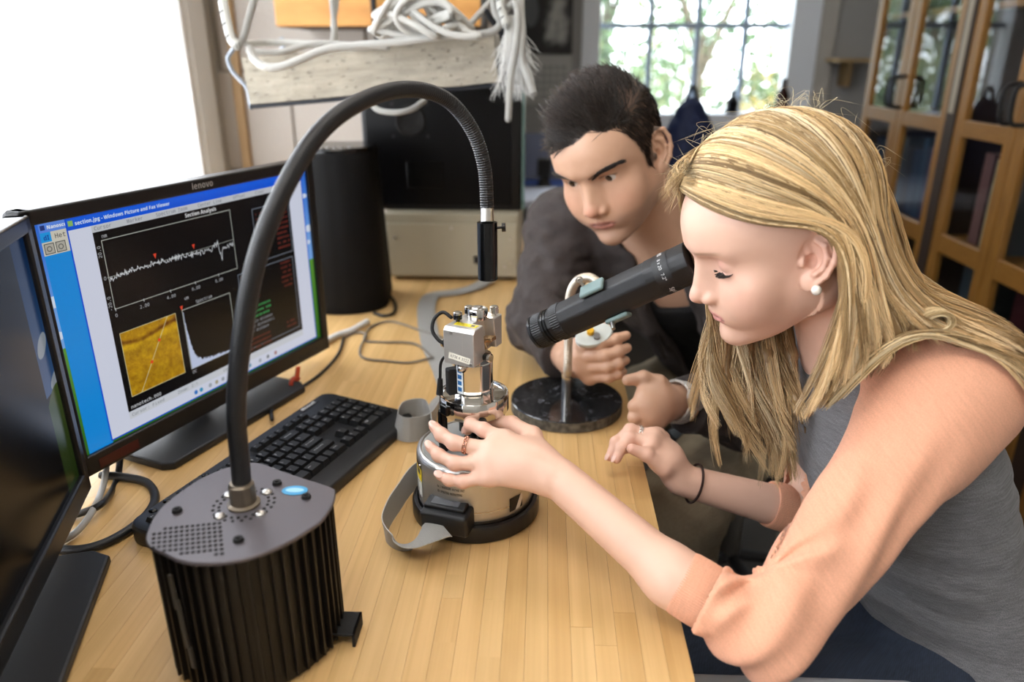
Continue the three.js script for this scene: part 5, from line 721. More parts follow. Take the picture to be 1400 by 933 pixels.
  // near side: from the parting over the temple and behind the ear, back and down over the shoulder
  const near = [
    [[0.1485,1.1482,-0.8131], [0.1691,1.1377,-0.7542], [0.2057,1.1275,-0.724], [0.248,1.1283,-0.7154], [0.2797,1.127,-0.7098], [0.2921,1.1021,-0.6998], [0.2863,1.0426,-0.6864], [0.2816,0.9926,-0.6789], [0.2576,0.935,-0.6665]],
    [[0.146,1.1555,-0.8157], [0.1771,1.152,-0.7643], [0.2166,1.1423,-0.7322], [0.2583,1.1374,-0.7193], [0.2901,1.1238,-0.709], [0.3013,1.0801,-0.6949], [0.2988,1.0274,-0.6875], [0.2916,0.986,-0.6768], [0.2676,0.943,-0.67]],
    [[0.1557,1.1658,-0.8362], [0.191,1.168,-0.7849], [0.2317,1.1588,-0.7435], [0.2693,1.1442,-0.7245], [0.2969,1.1095,-0.7103], [0.3089,1.0653,-0.696], [0.3156,1.0274,-0.6883], [0.3126,0.9914,-0.6829], [0.2945,0.9618,-0.6784]],
    [[0.1713,1.1796,-0.8582], [0.2084,1.1828,-0.802], [0.2481,1.1724,-0.7569], [0.2833,1.1513,-0.7321], [0.3112,1.1072,-0.7143], [0.3277,1.0635,-0.7026], [0.3431,1.0366,-0.6951], [0.3483,1.0201,-0.689], [0.3373,0.998,-0.6865]],
    [[0.1916,1.1928,-0.8694], [0.23,1.1965,-0.8189], [0.2657,1.1858,-0.7735], [0.2977,1.1591,-0.7443], [0.3231,1.1119,-0.7251], [0.3412,1.0658,-0.7126], [0.3619,1.0412,-0.7019], [0.3883,1.03,-0.6945], [0.426,1.0047,-0.6928]],
    [[0.2171,1.206,-0.8809], [0.2505,1.2085,-0.8351], [0.2842,1.1964,-0.7944], [0.3128,1.1659,-0.7646], [0.3335,1.1187,-0.7432], [0.3535,1.0671,-0.7286], [0.3814,1.0387,-0.7189], [0.4155,1.0208,-0.706], [0.4691,0.9711,-0.7]],
    [[0.2457,1.2168,-0.8862], [0.2724,1.2179,-0.8503], [0.301,1.2047,-0.8143], [0.3285,1.1712,-0.7888], [0.3485,1.1209,-0.7682], [0.3689,1.0648,-0.7498], [0.4037,1.0326,-0.7422], [0.443,1.0065,-0.7285], [0.4931,0.9523,-0.7153]],
    [[0.2717,1.2225,-0.8949], [0.2958,1.2213,-0.8686], [0.324,1.2052,-0.8423], [0.3498,1.1701,-0.8192], [0.3676,1.1182,-0.8001], [0.3895,1.0555,-0.7825], [0.4273,1.0214,-0.7711], [0.4698,0.9957,-0.7577], [0.5247,0.938,-0.7379]],
    [[0.2857,1.2208,-0.9216], [0.3186,1.2168,-0.9108], [0.3468,1.1984,-0.8835], [0.3724,1.1592,-0.8589], [0.3912,1.1024,-0.838], [0.4141,1.0404,-0.8206], [0.4581,1.0006,-0.8126], [0.5099,0.9737,-0.7938], [0.5675,0.9131,-0.7731]],
  ];
  for (const g of near) g.unshift([g[0][0] + 0.012, g[0][1] - 0.006, g[0][2] - 0.05]);
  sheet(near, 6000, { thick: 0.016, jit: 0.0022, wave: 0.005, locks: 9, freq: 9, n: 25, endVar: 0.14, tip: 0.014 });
  // far side of the parting, over the crown to the far cheek and down past the chin
  const far = [
    [[0.1492,1.1526,-0.8148], [0.1654,1.1018,-0.871], [0.1921,1.0395,-0.8751], [0.1992,0.9889,-0.8614], [0.2,0.9396,-0.8427], [0.2042,0.8945,-0.8256], [0.2163,0.8395,-0.7997]],
    [[0.1625,1.169,-0.8537], [0.1859,1.1039,-0.9048], [0.2158,1.0272,-0.8875], [0.2218,0.9708,-0.8608], [0.2196,0.9232,-0.8372], [0.229,0.8822,-0.8219], [0.2403,0.8345,-0.8042]],
    [[0.191,1.1873,-0.8834], [0.217,1.0999,-0.9261], [0.2414,1.0091,-0.887], [0.245,0.9543,-0.8555], [0.2481,0.8986,-0.829], [0.2647,0.8493,-0.8109], [0.2654,0.7825,-0.7907]],
    [[0.2223,1.2043,-0.9019], [0.2511,1.098,-0.9375], [0.2661,1.0076,-0.8929], [0.269,0.946,-0.8534], [0.2746,0.8904,-0.827], [0.291,0.8493,-0.812], [0.283,0.7908,-0.7946]],
    [[0.2587,1.2145,-0.9181], [0.2905,1.096,-0.9491], [0.2949,0.9992,-0.8909], [0.2965,0.9479,-0.8499], [0.3,0.9028,-0.8221], [0.312,0.8622,-0.8071], [0.3074,0.8191,-0.7958]],
  ];
  for (const g of far) g.unshift([g[0][0] + 0.014, g[0][1] + 0.002, g[0][2] + 0.035]);
  sheet(far.map((g) => g.map((q) => [q[0] + 0.012, q[1] + 0.004, q[2] - 0.012])), 700, { thick: 0.02, jit: 0.004, wave: 0.008, locks: 8, n: 22, deepSign: -1, dark: 0.5, endVar: 0.2, tip: 0.02 });  // inner layer painted darker for the shade inside the hank
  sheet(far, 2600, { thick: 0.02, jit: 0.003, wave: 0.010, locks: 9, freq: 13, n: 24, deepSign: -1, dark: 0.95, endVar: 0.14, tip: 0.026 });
  // hair behind and under the ear, filling the neck in a tone darkened for its shade, and the lock across the shoulder
  sheet([[[0.2922,1.1026,-0.7321], [0.3057,1.0609,-0.7221], [0.3054,1.0169,-0.7159], [0.2948,0.9738,-0.7044], [0.2714,0.9337,-0.6934]], [[0.3216,1.1002,-0.7431], [0.3333,1.0526,-0.7254], [0.3332,1.0169,-0.7171], [0.322,0.9861,-0.7049], [0.3005,0.9587,-0.6935]], [[0.3429,1.0966,-0.7587], [0.3562,1.0496,-0.7359], [0.3653,1.0237,-0.7211], [0.3595,1.0051,-0.7084], [0.3439,0.9892,-0.6984]]], 900, { thick: 0.02, jit: 0.004, dark: 0.75, wave: 0.004, n: 18, endVar: 0.2, locks: 14 });
  sheet([[[0.2815,0.9507,-0.681], [0.3037,0.9831,-0.6837], [0.3308,1.0149,-0.6862], [0.3641,1.0314,-0.6876], [0.4096,1.0201,-0.6916], [0.4533,0.9853,-0.6941], [0.4911,0.9348,-0.6924]], [[0.2965,0.963,-0.6843], [0.3205,0.9939,-0.6864], [0.3483,1.0214,-0.6895], [0.3869,1.0294,-0.6942], [0.4306,1.0106,-0.6974], [0.4742,0.9677,-0.6989], [0.5053,0.9163,-0.6967]]], 420, { thick: 0.008, jit: 0.003, n: 22, endVar: 0.3, locks: 16, wave: 0.003 });
  sheet([[[0.1729,1.1837,-0.8437], [0.1512,1.1731,-0.8227], [0.1412,1.157,-0.8108], [0.1411,1.1386,-0.8058], [0.1493,1.1186,-0.8039]], [[0.1777,1.1816,-0.8163], [0.1566,1.1715,-0.8008], [0.145,1.1569,-0.7969], [0.1452,1.1412,-0.7995], [0.1535,1.1271,-0.8052]]], 240, { thick: 0.004, jit: 0.007, n: 16, endVar: 0.5, locks: 10, wave: 0.006, tip: 0.02, r: 0.0003, gap: 0.010 });
  // loose curl behind the shoulder and fly-away hairs
  for (let i = 0; i < 120; i++) { const p = [], c = [0.3737,1.0315,-0.7084], a0 = R() * 0.8, rr = 0.009 + 0.006 * R(), o = (R() - 0.5) * 0.02; for (let k = 0; k < 16; k++) { const a = 2.6 - k / 15 * (4.2 + a0), q = 1 - k / 15 * 0.45; p.push([c[0] + rr * 1.3 * q * Math.cos(a) + 0.012, c[1] + rr * q * Math.sin(a) + 0.005, c[2] + o * (1 - 0.3 * k / 15)]); } strands.push({ p, r: 0.0005, c: pick(), taper0: 1 }); }
  for (let i = 0; i < 80; i++) { const g = near[3 + Math.floor(R() * (near.length - 3))], s = Math.floor(R() * 5), a = V(g[s]), q = curve([g[s], [a.x + (R() - 0.5) * 0.05, a.y + 0.012 + R() * 0.014, a.z + (R() - 0.5) * 0.03], [a.x + (R() - 0.45) * 0.09, a.y - 0.01 + R() * 0.03, a.z + (R() - 0.5) * 0.06]]).getPoints(12).map((v) => v.toArray()); strands.push({ p: q.map((v) => keepOut(v, 0.004)), r: 0.00017, c: [0.8, 0.66, 0.42], taper0: 1 }); }
  for (let i = 0; i < 46; i++) { const c = [0.1545,1.1614,-0.8183], a = 2.0 + R() * 2.0, l = 0.02 + R() * 0.03, bend = (R() - 0.3) * 1.6, p = []; for (let k = 0; k < 12; k++) { const u = k / 11, b = a + u * bend; p.push([c[0] + 0.012 - 0.02 * R() * 0 + l * u * Math.cos(b), c[1] - 0.016 * (i % 7) / 7 + l * u * Math.sin(b) * 0.8, c[2] + (i / 46 - 0.5) * 0.04]); } strands.push({ p, r: 0.00018, c: [0.8, 0.66, 0.42], taper0: 1 }); }
  const hair = partW(t, 'hair', strandMesh(strands), hairM, 'long blonde hair swept behind the ear');
  // dense hair at scalp and inside the hanks, inner shade painted in its colour
  const under = new Field();
  under.put((x, y, z) => { const p = T.toLocal(x, y, z), q = Math.hypot(p[0] / 0.0725, (p[1] - 0.028) / 0.084, (p[2] + 0.006) / 0.0945); let d = (q - 1) * 0.075 - 0.003; const hl = p[2] * 0.8 + 0.075 - p[1] * 0.0; const face = Math.min(p[2] - (-0.004 + 1.25 * Math.max(0, p[1] - 0.022)), 0.2); return Math.max(d, face, -0.055 - p[1] + 0.0); }, T.pos, 0.15, 0.008, 0);
  for (const g of near.slice(1, 8)) { const q = g.slice(4).map((p) => [p[0], p[1], p[2] - 0.020]); under.chain(q, q.map((_, i) => [0.010, 0.011, 0.011, 0.010, 0.008, 0.005][i]), 0.012); }
  for (const g of far.slice(1)) { const q = g.slice(3, 7).map((p) => [p[0], p[1], p[2] + 0.012]); under.chain(q, [0.006, 0.007, 0.005, 0.002], 0.008); }
  const [u0, u1] = box_([T.pos, [0.3091,0.8165,-0.8002], [0.4949,0.9566,-0.7331]], 0.14);
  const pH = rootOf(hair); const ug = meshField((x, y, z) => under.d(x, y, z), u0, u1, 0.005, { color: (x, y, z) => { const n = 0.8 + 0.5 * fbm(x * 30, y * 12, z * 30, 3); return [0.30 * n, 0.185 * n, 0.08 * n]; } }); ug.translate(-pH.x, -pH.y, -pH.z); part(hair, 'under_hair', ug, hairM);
}

// ---------- the man ----------
{
  const R = rng(91), nrm = (v) => { const l = Math.hypot(...v); return v.map((q) => q / l); };
  const T = poser([0.1022, 1.1378, -1.2274], nrm([0.8176, 0.2205, 0.5319]), nrm([-0.4171, 0.8637, 0.283]), nrm([-0.397, -0.4532, 0.7981]), 1.05);
  const H = headField({ nose: 1.14, brow: 0.0068, jaw: 1.1, lip: 0.95, open: 0.0058, earScale: 1.1, earFlare: 0.55, earSlant: 0.22 });
  const t = thing('person', 'dark haired man in a dark jacket leaning on the table edge behind the monocular', 'person', [0.4, 0, -1.45]);
  const neckB = [0.2192,0.9741,-1.3495], shR = [0.0403,0.9736,-1.406], shL = [0.3552,0.9369,-1.341], elR = [-0.004,0.8277,-1.2841], wrR = [0.0501,0.8218,-1.1127], elL = [0.3426,0.7217,-1.1404], wrL = [0.1981,0.7918,-1.0325], pelvis = [0.50, 0.55, -1.66];
  const lean = nrm([0, 1, 2].map((i) => neckB[i] - pelvis[i])), l0 = nrm([shL[0] - shR[0], shL[1] - shR[1], shL[2] - shR[2]]), fw = nrm([l0[1] * lean[2] - l0[2] * lean[1], l0[2] * lean[0] - l0[0] * lean[2], l0[0] * lean[1] - l0[1] * lean[0]]), lt = [lean[1] * fw[2] - lean[2] * fw[1], lean[2] * fw[0] - lean[0] * fw[2], lean[0] * fw[1] - lean[1] * fw[0]];
  const ax = [lt, lean, fw], on = (s, f = 0, l = 0) => [0, 1, 2].map((i) => mix(pelvis[i], neckB[i], s) + fw[i] * f + lt[i] * l);
  const torso = (F, g) => { F.ell(on(0.76, 0.0), [0.165 + g, 0.17 + g, 0.108 + g], 0.05, 0, ax); F.ell(on(0.35), [0.145 + g, 0.2 + g, 0.11 + g], 0.05, 0, ax); F.ell(on(0.03), [0.165 + g, 0.13 + g, 0.13 + g], 0.05, 0, ax); F.cap(on(0.93, -0.01, -0.04), shR, 0.06 + g, 0.057 + g, 0.05); F.cap(on(0.93, -0.01, 0.04), shL, 0.06 + g, 0.057 + g, 0.05); return F; };
  const arms = (F, g, s = 1) => { for (const [a, b, c] of [[shR, elR, wrR], [shL, elL, wrL]]) { F.cap(a, b, 0.056 + g, 0.045 + g, 0.03); F.cap(b, [0, 1, 2].map((i) => mix(b[i], c[i], s)), 0.043 + g, mix(0.043, 0.030, s) + g, 0.03); } return F; };
  const body = new Field(); addHead(body, H, T); body.cap(T.toWorld(0, -0.06, -0.035), [neckB[0], neckB[1], neckB[2]], 0.058, 0.066, 0.03); torso(body, -0.012); arms(body, -0.004);
  const handR = [[[0.0679,0.8589,-1.0955], [0.0877,0.8798,-1.0989], [0.1053,0.8932,-1.0994]], [[0.0547,0.8601,-1.0793], [0.0894,0.8751,-1.0543], [0.1113,0.8812,-1.0576], [0.1271,0.8846,-1.065]], [[0.0569,0.8461,-1.0687], [0.0948,0.8595,-1.0433], [0.1154,0.8656,-1.0465], [0.1285,0.8671,-1.0583]], [[0.0639,0.8315,-1.0634], [0.0983,0.8442,-1.0376], [0.1157,0.8493,-1.0402], [0.1266,0.8496,-1.0515]], [[0.0742,0.8178,-1.0586], [0.1012,0.8279,-1.0368], [0.1154,0.832,-1.039], [0.1235,0.8341,-1.0455]]];
  const handL = [[[0.1728,0.8278,-1.0184], [0.1504,0.8369,-1.0156], [0.1269,0.8339,-1.0134]], [[0.1516,0.8151,-0.9966], [0.1363,0.8043,-0.9864], [0.1449,0.7837,-0.995], [0.1571,0.7752,-1.003]], [[0.1532,0.8043,-0.9872], [0.1365,0.7895,-0.9808], [0.1472,0.7697,-0.9897], [0.1616,0.763,-0.9985]], [[0.1598,0.7925,-0.9829], [0.1437,0.7763,-0.9814], [0.1567,0.7583,-0.9911], [0.169,0.7536,-1.0006]], [[0.1692,0.7803,-0.984], [0.1574,0.765,-0.983], [0.1676,0.7522,-0.9893], [0.1778,0.7485,-0.999]]];
  addHand(body, wrR, handR, 0.0088, 0.004); addHand(body, wrL, handL, 0.0088, 0.004); body.ell([0.17,0.8016,-1.0083], [0.030, 0.031, 0.032], 0.014);
  const fB = (x, y, z) => body.d(x, y, z);
  // where hair grows on his scalp, 0..1
  const hairMask = (p) => {
    const a = Math.abs(p[0]), y = p[1], z = p[2], line = p[0] < 0.004 ? 0.058 + 0.10 * Math.max(0, p[0] + 0.03) : 0.062 + 0.009 * Math.exp(-(((p[0] - 0.026) / 0.014) ** 2));
    const zl = y > line - 0.004 ? mix(0.050, 0.09, sstep(line - 0.004, line + 0.004, y)) : mix(0.030, 0.050, clamp(y / 0.055, 0, 1)) - (y < 0 ? 0.2 * -y : 0);
    const side = sstep(zl + 0.004, zl - 0.005, z), low = z > 0.002 ? sstep(-0.030, -0.022, y) : sstep(-0.082, -0.068, y) * (z > -0.024 && y < 0.012 ? 0 : 1); return side * low;
  };
  const skinCol = (x, y, z) => {
    let c = [0.63, 0.375, 0.25]; const n = 0.05 * fbm(x * 70, y * 70, z * 70, 3); c = c.map((v, i) => v * (1 + n * (1 + 0.3 * i)));
    const p = T.toLocal(x, y, z), a = Math.abs(p[0]);
    if (p[1] > -0.125 && a < 0.095 && Math.abs(p[2]) < 0.125) {
      const m = hairMask(p); c = [mix(c[0], 0.06, m * 0.88), mix(c[1], 0.038, m * 0.88), mix(c[2], 0.028, m * 0.88)];
      const beard = sstep(-0.052, -0.066, p[1] + 0.35 * Math.max(0, 0.03 - a)) * sstep(0.0, 0.03, p[2]) * 0.22; c = c.map((v, i) => v * (1 - beard * [1, 0.9, 0.75][i]));
      const up = sstep(-0.0590, -0.0610, p[1] + 0.2 * Math.max(0, a - 0.004)), lo = sstep(-0.0805 + 20 * a * a, -0.0785 + 20 * a * a, p[1]), lip = p[2] > 0.078 ? up * lo * sstep(0.0245, 0.02, a) : 0; c = [mix(c[0], 0.48, lip), mix(c[1], 0.20, lip), mix(c[2], 0.155, lip)];
      const line = p[2] > 0.076 && Math.abs(p[1] + 0.0672) < 0.0013 && a < 0.0235 ? 0.45 : 0; c = c.map((v) => v * (1 - line));  // lip crease darkened in the skin colour for its shade
      const lashl = p[2] > 0.06 ? Math.exp(-(((p[1] - 0.0030) / 0.0016) ** 2)) * sstep(0.0175, 0.02, a) * sstep(0.047, 0.043, a) * 0.8 : 0; c = c.map((v) => v * (1 - lashl * 0.9));
      const pink = Math.exp(-((a - 0.045) ** 2 + (p[1] + 0.034) ** 2) / 0.0005) * 0.08 + Math.exp(-(a * a + (p[1] + 0.037) ** 2 + (p[2] - 0.112) ** 2) / 0.0002) * 0.2; c = [c[0], c[1] * (1 - pink), c[2] * (1 - pink)];
    }
    return c;
  };
  const box_ = (pts, m) => [[0, 1, 2].map((i) => Math.min(...pts.map((p) => p[i])) - m), [0, 1, 2].map((i) => Math.max(...pts.map((p) => p[i])) + m)], inB = (p, a, b, m) => p.every((v, i) => v > a[i] + m && v < b[i] - m);
  const [h0, h1] = box_([T.pos], 0.17), [a0, a1] = box_([wrR, ...handR.flat()], 0.028), [c0, c1] = box_([wrL, ...handL.flat()], 0.028), [b0, b1] = box_([pelvis, neckB, shL, shR, elL, elR, wrL, wrR], 0.2);
  const trimTo = (g, keep) => { const P = g.attributes.position.array, I = g.index.array, out = []; for (let i = 0; i < I.length; i += 3) { const c = [0, 1, 2].map((k) => (P[I[i] * 3 + k] + P[I[i + 1] * 3 + k] + P[I[i + 2] * 3 + k]) / 3); if (keep(c)) out.push(I[i], I[i + 1], I[i + 2]); } g.setIndex(out); return g; };
  const skinM = phy({ vertexColors: true, roughness: 0.42, sheen: 0.15, sheenColor: new THREE.Color(1, 0.75, 0.6) });
  partW(t, 'body', joinColored([trimTo(meshField(fB, b0, b1, 0.007, { color: skinCol }), (c) => !(inB(c, h0, h1, 0.014) || inB(c, a0, a1, 0.01) || inB(c, c0, c1, 0.01))), meshField(fB, h0, h1, 0.0019, { color: skinCol }), meshField(fB, a0, a1, 0.002, { color: skinCol }), meshField(fB, c0, c1, 0.002, { color: skinCol })]), skinM);
  for (const s of [-1, 1]) {                                             // eyes
    const c = T.toWorld(s * 0.0315, -0.0015, 0.0655), e = partW(t, 'eye', new THREE.SphereGeometry(0.0127, 24, 16).translate(...c), phy({ color: 0xd8cfc8, roughness: 0.2, clearcoat: 0.6 }));
    const g = nrm(T.dir(-0.10, -0.06, 1)), q = new THREE.Quaternion().setFromUnitVectors(new THREE.Vector3(0, 1, 0), V(g)), cap = (r, th, col, nm) => { const k = new THREE.SphereGeometry(r, 20, 8, 0, 6.2832, 0, th).applyQuaternion(q).translate(...c), p0 = rootOf(e); k.translate(-p0.x, -p0.y, -p0.z); part(e, nm, k, phy({ color: col, roughness: 0.12, clearcoat: 1 })); }; cap(0.01285, 0.46, 0x2a1509, 'iris'); cap(0.0129, 0.22, 0x050404, 'pupil');
  }
  // brows and hair
  const hs = [], onHead = (p) => { for (let i = 0; i < 5; i++) { const d = H.d(...p), e = 0.001, g = nrm([H.d(p[0] + e, p[1], p[2]) - d, H.d(p[0], p[1] + e, p[2]) - d, H.d(p[0], p[1], p[2] + e) - d].map((v) => v + 1e-9)); for (let k = 0; k < 3; k++) p[k] -= g[k] * d; if (i === 4) return [p, g]; } };
  for (const s of [-1, 1]) for (let i = 0; i < 420; i++) { const u = Math.pow(R(), 0.9), a = mix(0.0085, 0.052, u), yy = 0.0152 + 0.0075 * Math.sin(u * 2.1) - 0.003 * u + (R() - 0.5) * (0.0062 - 0.0032 * u), [p, g] = onHead([s * a, yy, 0.086 - 30 * Math.max(0, a - 0.02) ** 2 * 0.6]), d = [s * 0.9, 0.5 - 0.75 * u, -0.3], pts = []; for (let k = 0; k < 4; k++) { const q = k / 3 * 0.0075; pts.push(T.toWorld(p[0] + d[0] * q + g[0] * (0.0006 + 0.0004 * k), p[1] + d[1] * q + g[1] * (0.0006 + 0.0004 * k), p[2] + d[2] * q + g[2] * (0.0006 + 0.0004 * k))); } hs.push({ p: pts, r: 0.00046, c: [0.02, 0.013, 0.010] }); }
  partW(t, 'eyebrows', strandMesh(hs), std({ vertexColors: true, roughness: 0.55 }), 'thick dark eyebrows');
  const strands = [];
  for (let i = 0; i < 20000 && strands.length < 7000; i++) {
    const th = R() * 6.2832, v = R() * 2 - 0.65, rr = Math.sqrt(Math.max(0, 1 - Math.min(1, v * v))); const q = [0.08 * rr * Math.sin(th), 0.028 + 0.09 * clamp(v, -1, 1), -0.006 + 0.1 * rr * Math.cos(th)], [p, g] = onHead(q); if (hairMask(p) < 0.25 + 0.5 * R()) continue; if (Math.hypot(p[1] + 0.012, (p[2] + 0.008) * 1.25) < 0.032 && Math.abs(p[0]) > 0.06) continue;
    const top = sstep(0.045, 0.085, p[1]), front = sstep(0.0, 0.07, p[2]); if (top > 0.5 && R() < 0.15) continue;
    const len = mix(0.011, mix(0.030, 0.046, front), top) * (0.75 + 0.5 * R()), lift = mix(0.14, mix(0.26, 0.42, front), top);
    let d = mix3([0, -0.9, -0.35], [-0.75 + 0.35 * R(), 0.42, -0.5 + 0.2 * front], top); const dg = d[0] * g[0] + d[1] * g[1] + d[2] * g[2]; d = nrm(d.map((w, k) => w - g[k] * dg + (R() - 0.5) * 0.26)); const pts = [];
    for (let k = 0; k < 5; k++) { const u = k / 4, w = [0, 1, 2].map((m) => p[m] + len * u * (d[m] + g[m] * lift * (1 - 0.6 * u)) + g[m] * 0.0006); const hd = H.d(...w); if (hd < 0.0012) for (let m = 0; m < 3; m++) w[m] += g[m] * (0.0012 - hd); pts.push(T.toWorld(...w)); }
    const sh = 0.6 + 0.9 * R(); strands.push({ p: pts, r: 0.00055, c: [0.013 * sh, 0.009 * sh, 0.007 * sh], c2: [0.022 * sh * (1 + 0.6 * top), 0.014 * sh * (1 + 0.5 * top), 0.010 * sh * (1 + 0.4 * top)] });  // strands on top painted lighter to carry the sheen of the crown
  }
  for (let i = 0; i < 2800; i++) {                                       // short dense hair along the front hairline
    const [p, g] = onHead([(R() - 0.5) * 0.12, 0.05 + 0.045 * R(), 0.02 + 0.065 * R()]); if (hairMask(p) < 0.3 + 0.4 * R()) continue;
    let d = [-0.7 + 0.3 * R(), 0.5, -0.35]; const dg = d[0] * g[0] + d[1] * g[1] + d[2] * g[2]; d = nrm(d.map((w, k) => w - g[k] * dg + (R() - 0.5) * 0.2)); const pts = [], len = 0.012 + 0.01 * R(); for (let k = 0; k < 5; k++) { const u = k / 4; pts.push(T.toWorld(...[0, 1, 2].map((m) => p[m] + len * u * (d[m] + g[m] * 0.3 * (1 - 0.5 * u)) + g[m] * 0.0005))); } const sh = 0.6 + 0.9 * R(); strands.push({ p: pts, r: 0.0006, c: [0.013 * sh, 0.009 * sh, 0.007 * sh], c2: [0.024 * sh, 0.015 * sh, 0.011 * sh] });
  }
  function mix3(a, b, u) { return a.map((v, i) => mix(v, b[i], u)); }
  partW(t, 'hair', strandMesh(strands), phy({ vertexColors: true, roughness: 0.34, specularIntensity: 1 }), 'short dark brown hair brushed to one side');
  // jacket open over a black shirt
  const fold = (x, y, z, a) => a * (0.55 * N3(x * 18, y * 26, z * 18) + 0.45 * N3(x * 44 + 3, y * 52, z * 44));
  const twill = dataTex(128, 128, (u, v, x, y) => { const n = 0.85 + 0.12 * (((x + y) % 4) < 2 ? 1 : -1) * 0.5 + 0.16 * fbm(u * 20, v * 20, 3, 3); return [0.275 * n, 0.245 * n, 0.238 * n]; });
  const jm = phy({ map: rep(twill, 8, 8), roughness: 0.85, sheen: 0.2, sheenColor: new THREE.Color(0.5, 0.45, 0.45) });
  const jf = arms(torso(new Field(), 0.014), 0.012, 0.92);
  const seg = [[elR, wrR], [elL, wrL]].map(([a, b]) => ({ c: [0, 1, 2].map((i) => mix(a[i], b[i], 0.83)), d: nrm([0, 1, 2].map((i) => b[i] - a[i])) }));
  const jF = (x, y, z) => {
    let d = jf.d(x, y, z); if (d > 0.03) return d; let w = 0.008; for (const e of [elR, elL]) w += 0.0065 * Math.exp(-((x - e[0]) ** 2 + (y - e[1]) ** 2 + (z - e[2]) ** 2) / 0.016); d -= fold(x, y, z, w) + 0.4 * w * Math.sin(y * 120 + x * 60 + 4 * N3(x * 9, y * 9, z * 9)) * 0.4;
    const q = [x - neckB[0], y - neckB[1], z - neckB[2]], l = q[0] * lt[0] + q[1] * lt[1] + q[2] * lt[2], f = q[0] * fw[0] + q[1] * fw[1] + q[2] * fw[2], s = q[0] * lean[0] + q[1] * lean[1] + q[2] * lean[2];
    const open = Math.min(f - 0.0, 0.040 + 0.10 * clamp(-s - 0.05, -0.05, 0.6) * 0.45 - Math.abs(l - 0.0)); d = Math.max(d, open, 0.078 - Math.hypot(l, f + 0.01, s - 0.035));
    for (const e of seg) { const k = (x - e.c[0]) * e.d[0] + (y - e.c[1]) * e.d[1] + (z - e.c[2]) * e.d[2]; if (Math.hypot(x - e.c[0], y - e.c[1], z - e.c[2]) < 0.12) d = Math.max(d, k); }
    return d;
  };
  partW(t, 'jacket', meshField(jF, b0, b1, 0.006, { uv: (x, y, z) => [x + z * 0.7, y] }), jm, 'dark brown grey jacket');
  // lapels and collar lie on the jacket
  const lapel = new Field(); for (const s of [-1, 1]) { lapel.chain([on(0.99, 0.045, s * 0.062), on(0.9, 0.092, s * 0.062), on(0.78, 0.122, s * 0.055), on(0.62, 0.132, s * 0.06)], [0.012, 0.015, 0.013, 0.006], 0.01); lapel.chain([on(1.02, -0.065, s * 0.03), on(1.03, -0.02, s * 0.07), on(0.99, 0.045, s * 0.064)], [0.016, 0.016, 0.014], 0.01); }
  partW(t, 'lapel', meshField((x, y, z) => lapel.d(x, y, z), ...box_([on(0.6, 0.1), on(1.03), on(0.8, 0.13, 0.1), on(0.8, 0.13, -0.1)], 0.09), 0.005, { uv: (x, y, z) => [x + z * 0.7, y] }), jm);
  const sf = torso(new Field(), -0.002); sf.chain([on(1.04, -0.06, 0), on(1.05, -0.02, 0.058), on(1.02, 0.045, 0.042), on(0.96, 0.082, 0.012)], [0.014, 0.014, 0.013, 0.008], 0.012); sf.chain([on(1.04, -0.06, 0), on(1.05, -0.02, -0.058), on(1.02, 0.045, -0.042), on(0.96, 0.082, -0.012)], [0.014, 0.014, 0.013, 0.008], 0.012);
  partW(t, 'shirt', meshField((x, y, z) => { const d = sf.d(x, y, z) - fold(x, y, z, 0.004), q = [x - neckB[0], y - neckB[1], z - neckB[2]], l = q[0] * lt[0] + q[1] * lt[1] + q[2] * lt[2], f = q[0] * fw[0] + q[1] * fw[1] + q[2] * fw[2], s = q[0] * lean[0] + q[1] * lean[1] + q[2] * lean[2]; return Math.max(d, 0.054 - Math.hypot(l, f, (s - 0.05) * 0.8), Math.min(f, 0.03 + 0.35 * (s + 0.1) - Math.abs(l), s + 0.1)); }, b0, b1, 0.006), std({ color: 0x101012, roughness: 0.85 }), 'black open collar shirt');
  // trousers and shoes
  const khaki = dataTex(128, 128, (u, v, x, y) => { const n = 0.9 + 0.08 * fbm(u * 20, v * 20, 3, 3) + ((x + y) % 3 === 0 ? 0.04 : -0.02); return [0.72 * n, 0.67 * n, 0.57 * n]; });
  const legs = new Field(), kL = [0.2237,0.585,-1.0508], kR = [0.02, 0.57, -1.30]; legs.ell(on(0.02), [0.17, 0.13, 0.14], 0.05, 0, ax); legs.cap([0.50, 0.56, -1.52], kL, 0.094, 0.074, 0.05); legs.cap([0.42, 0.55, -1.72], kR, 0.09, 0.07, 0.05); legs.cap(kL, [kL[0] + 0.04, 0.09, kL[2] - 0.05], 0.07, 0.05, 0.03); legs.cap(kR, [0.06, 0.09, -1.32], 0.068, 0.05, 0.03);
  partW(t, 'trousers', meshField((x, y, z) => legs.d(x, y, z) - fold(x, y, z, 0.007), [-0.12, 0.06, -1.95], [0.76, 0.75, -0.86], 0.009, { uv: (x, y, z) => [x + z, y] }), std({ map: rep(khaki, 10, 10), roughness: 0.88 }), 'khaki trousers');
  for (const f of [[kL[0] + 0.04, kL[2] - 0.05], [0.06, -1.32]]) { const F = new Field(); F.cap([f[0] + 0.03, 0.045, f[1] - 0.02], [f[0] - 0.12, 0.035, f[1] + 0.05], 0.044, 0.036, 0.01); F.cap([f[0] + 0.02, 0.06, f[1] - 0.01], [f[0] + 0.01, 0.11, f[1]], 0.046, 0.044, 0.02); partW(t, 'shoe', meshField((x, y, z) => Math.max(F.d(x, y, z), 0.002 - y), [f[0] - 0.2, -0.01, f[1] - 0.12], [f[0] + 0.12, 0.17, f[1] + 0.14], 0.008), M.blackMatte); }
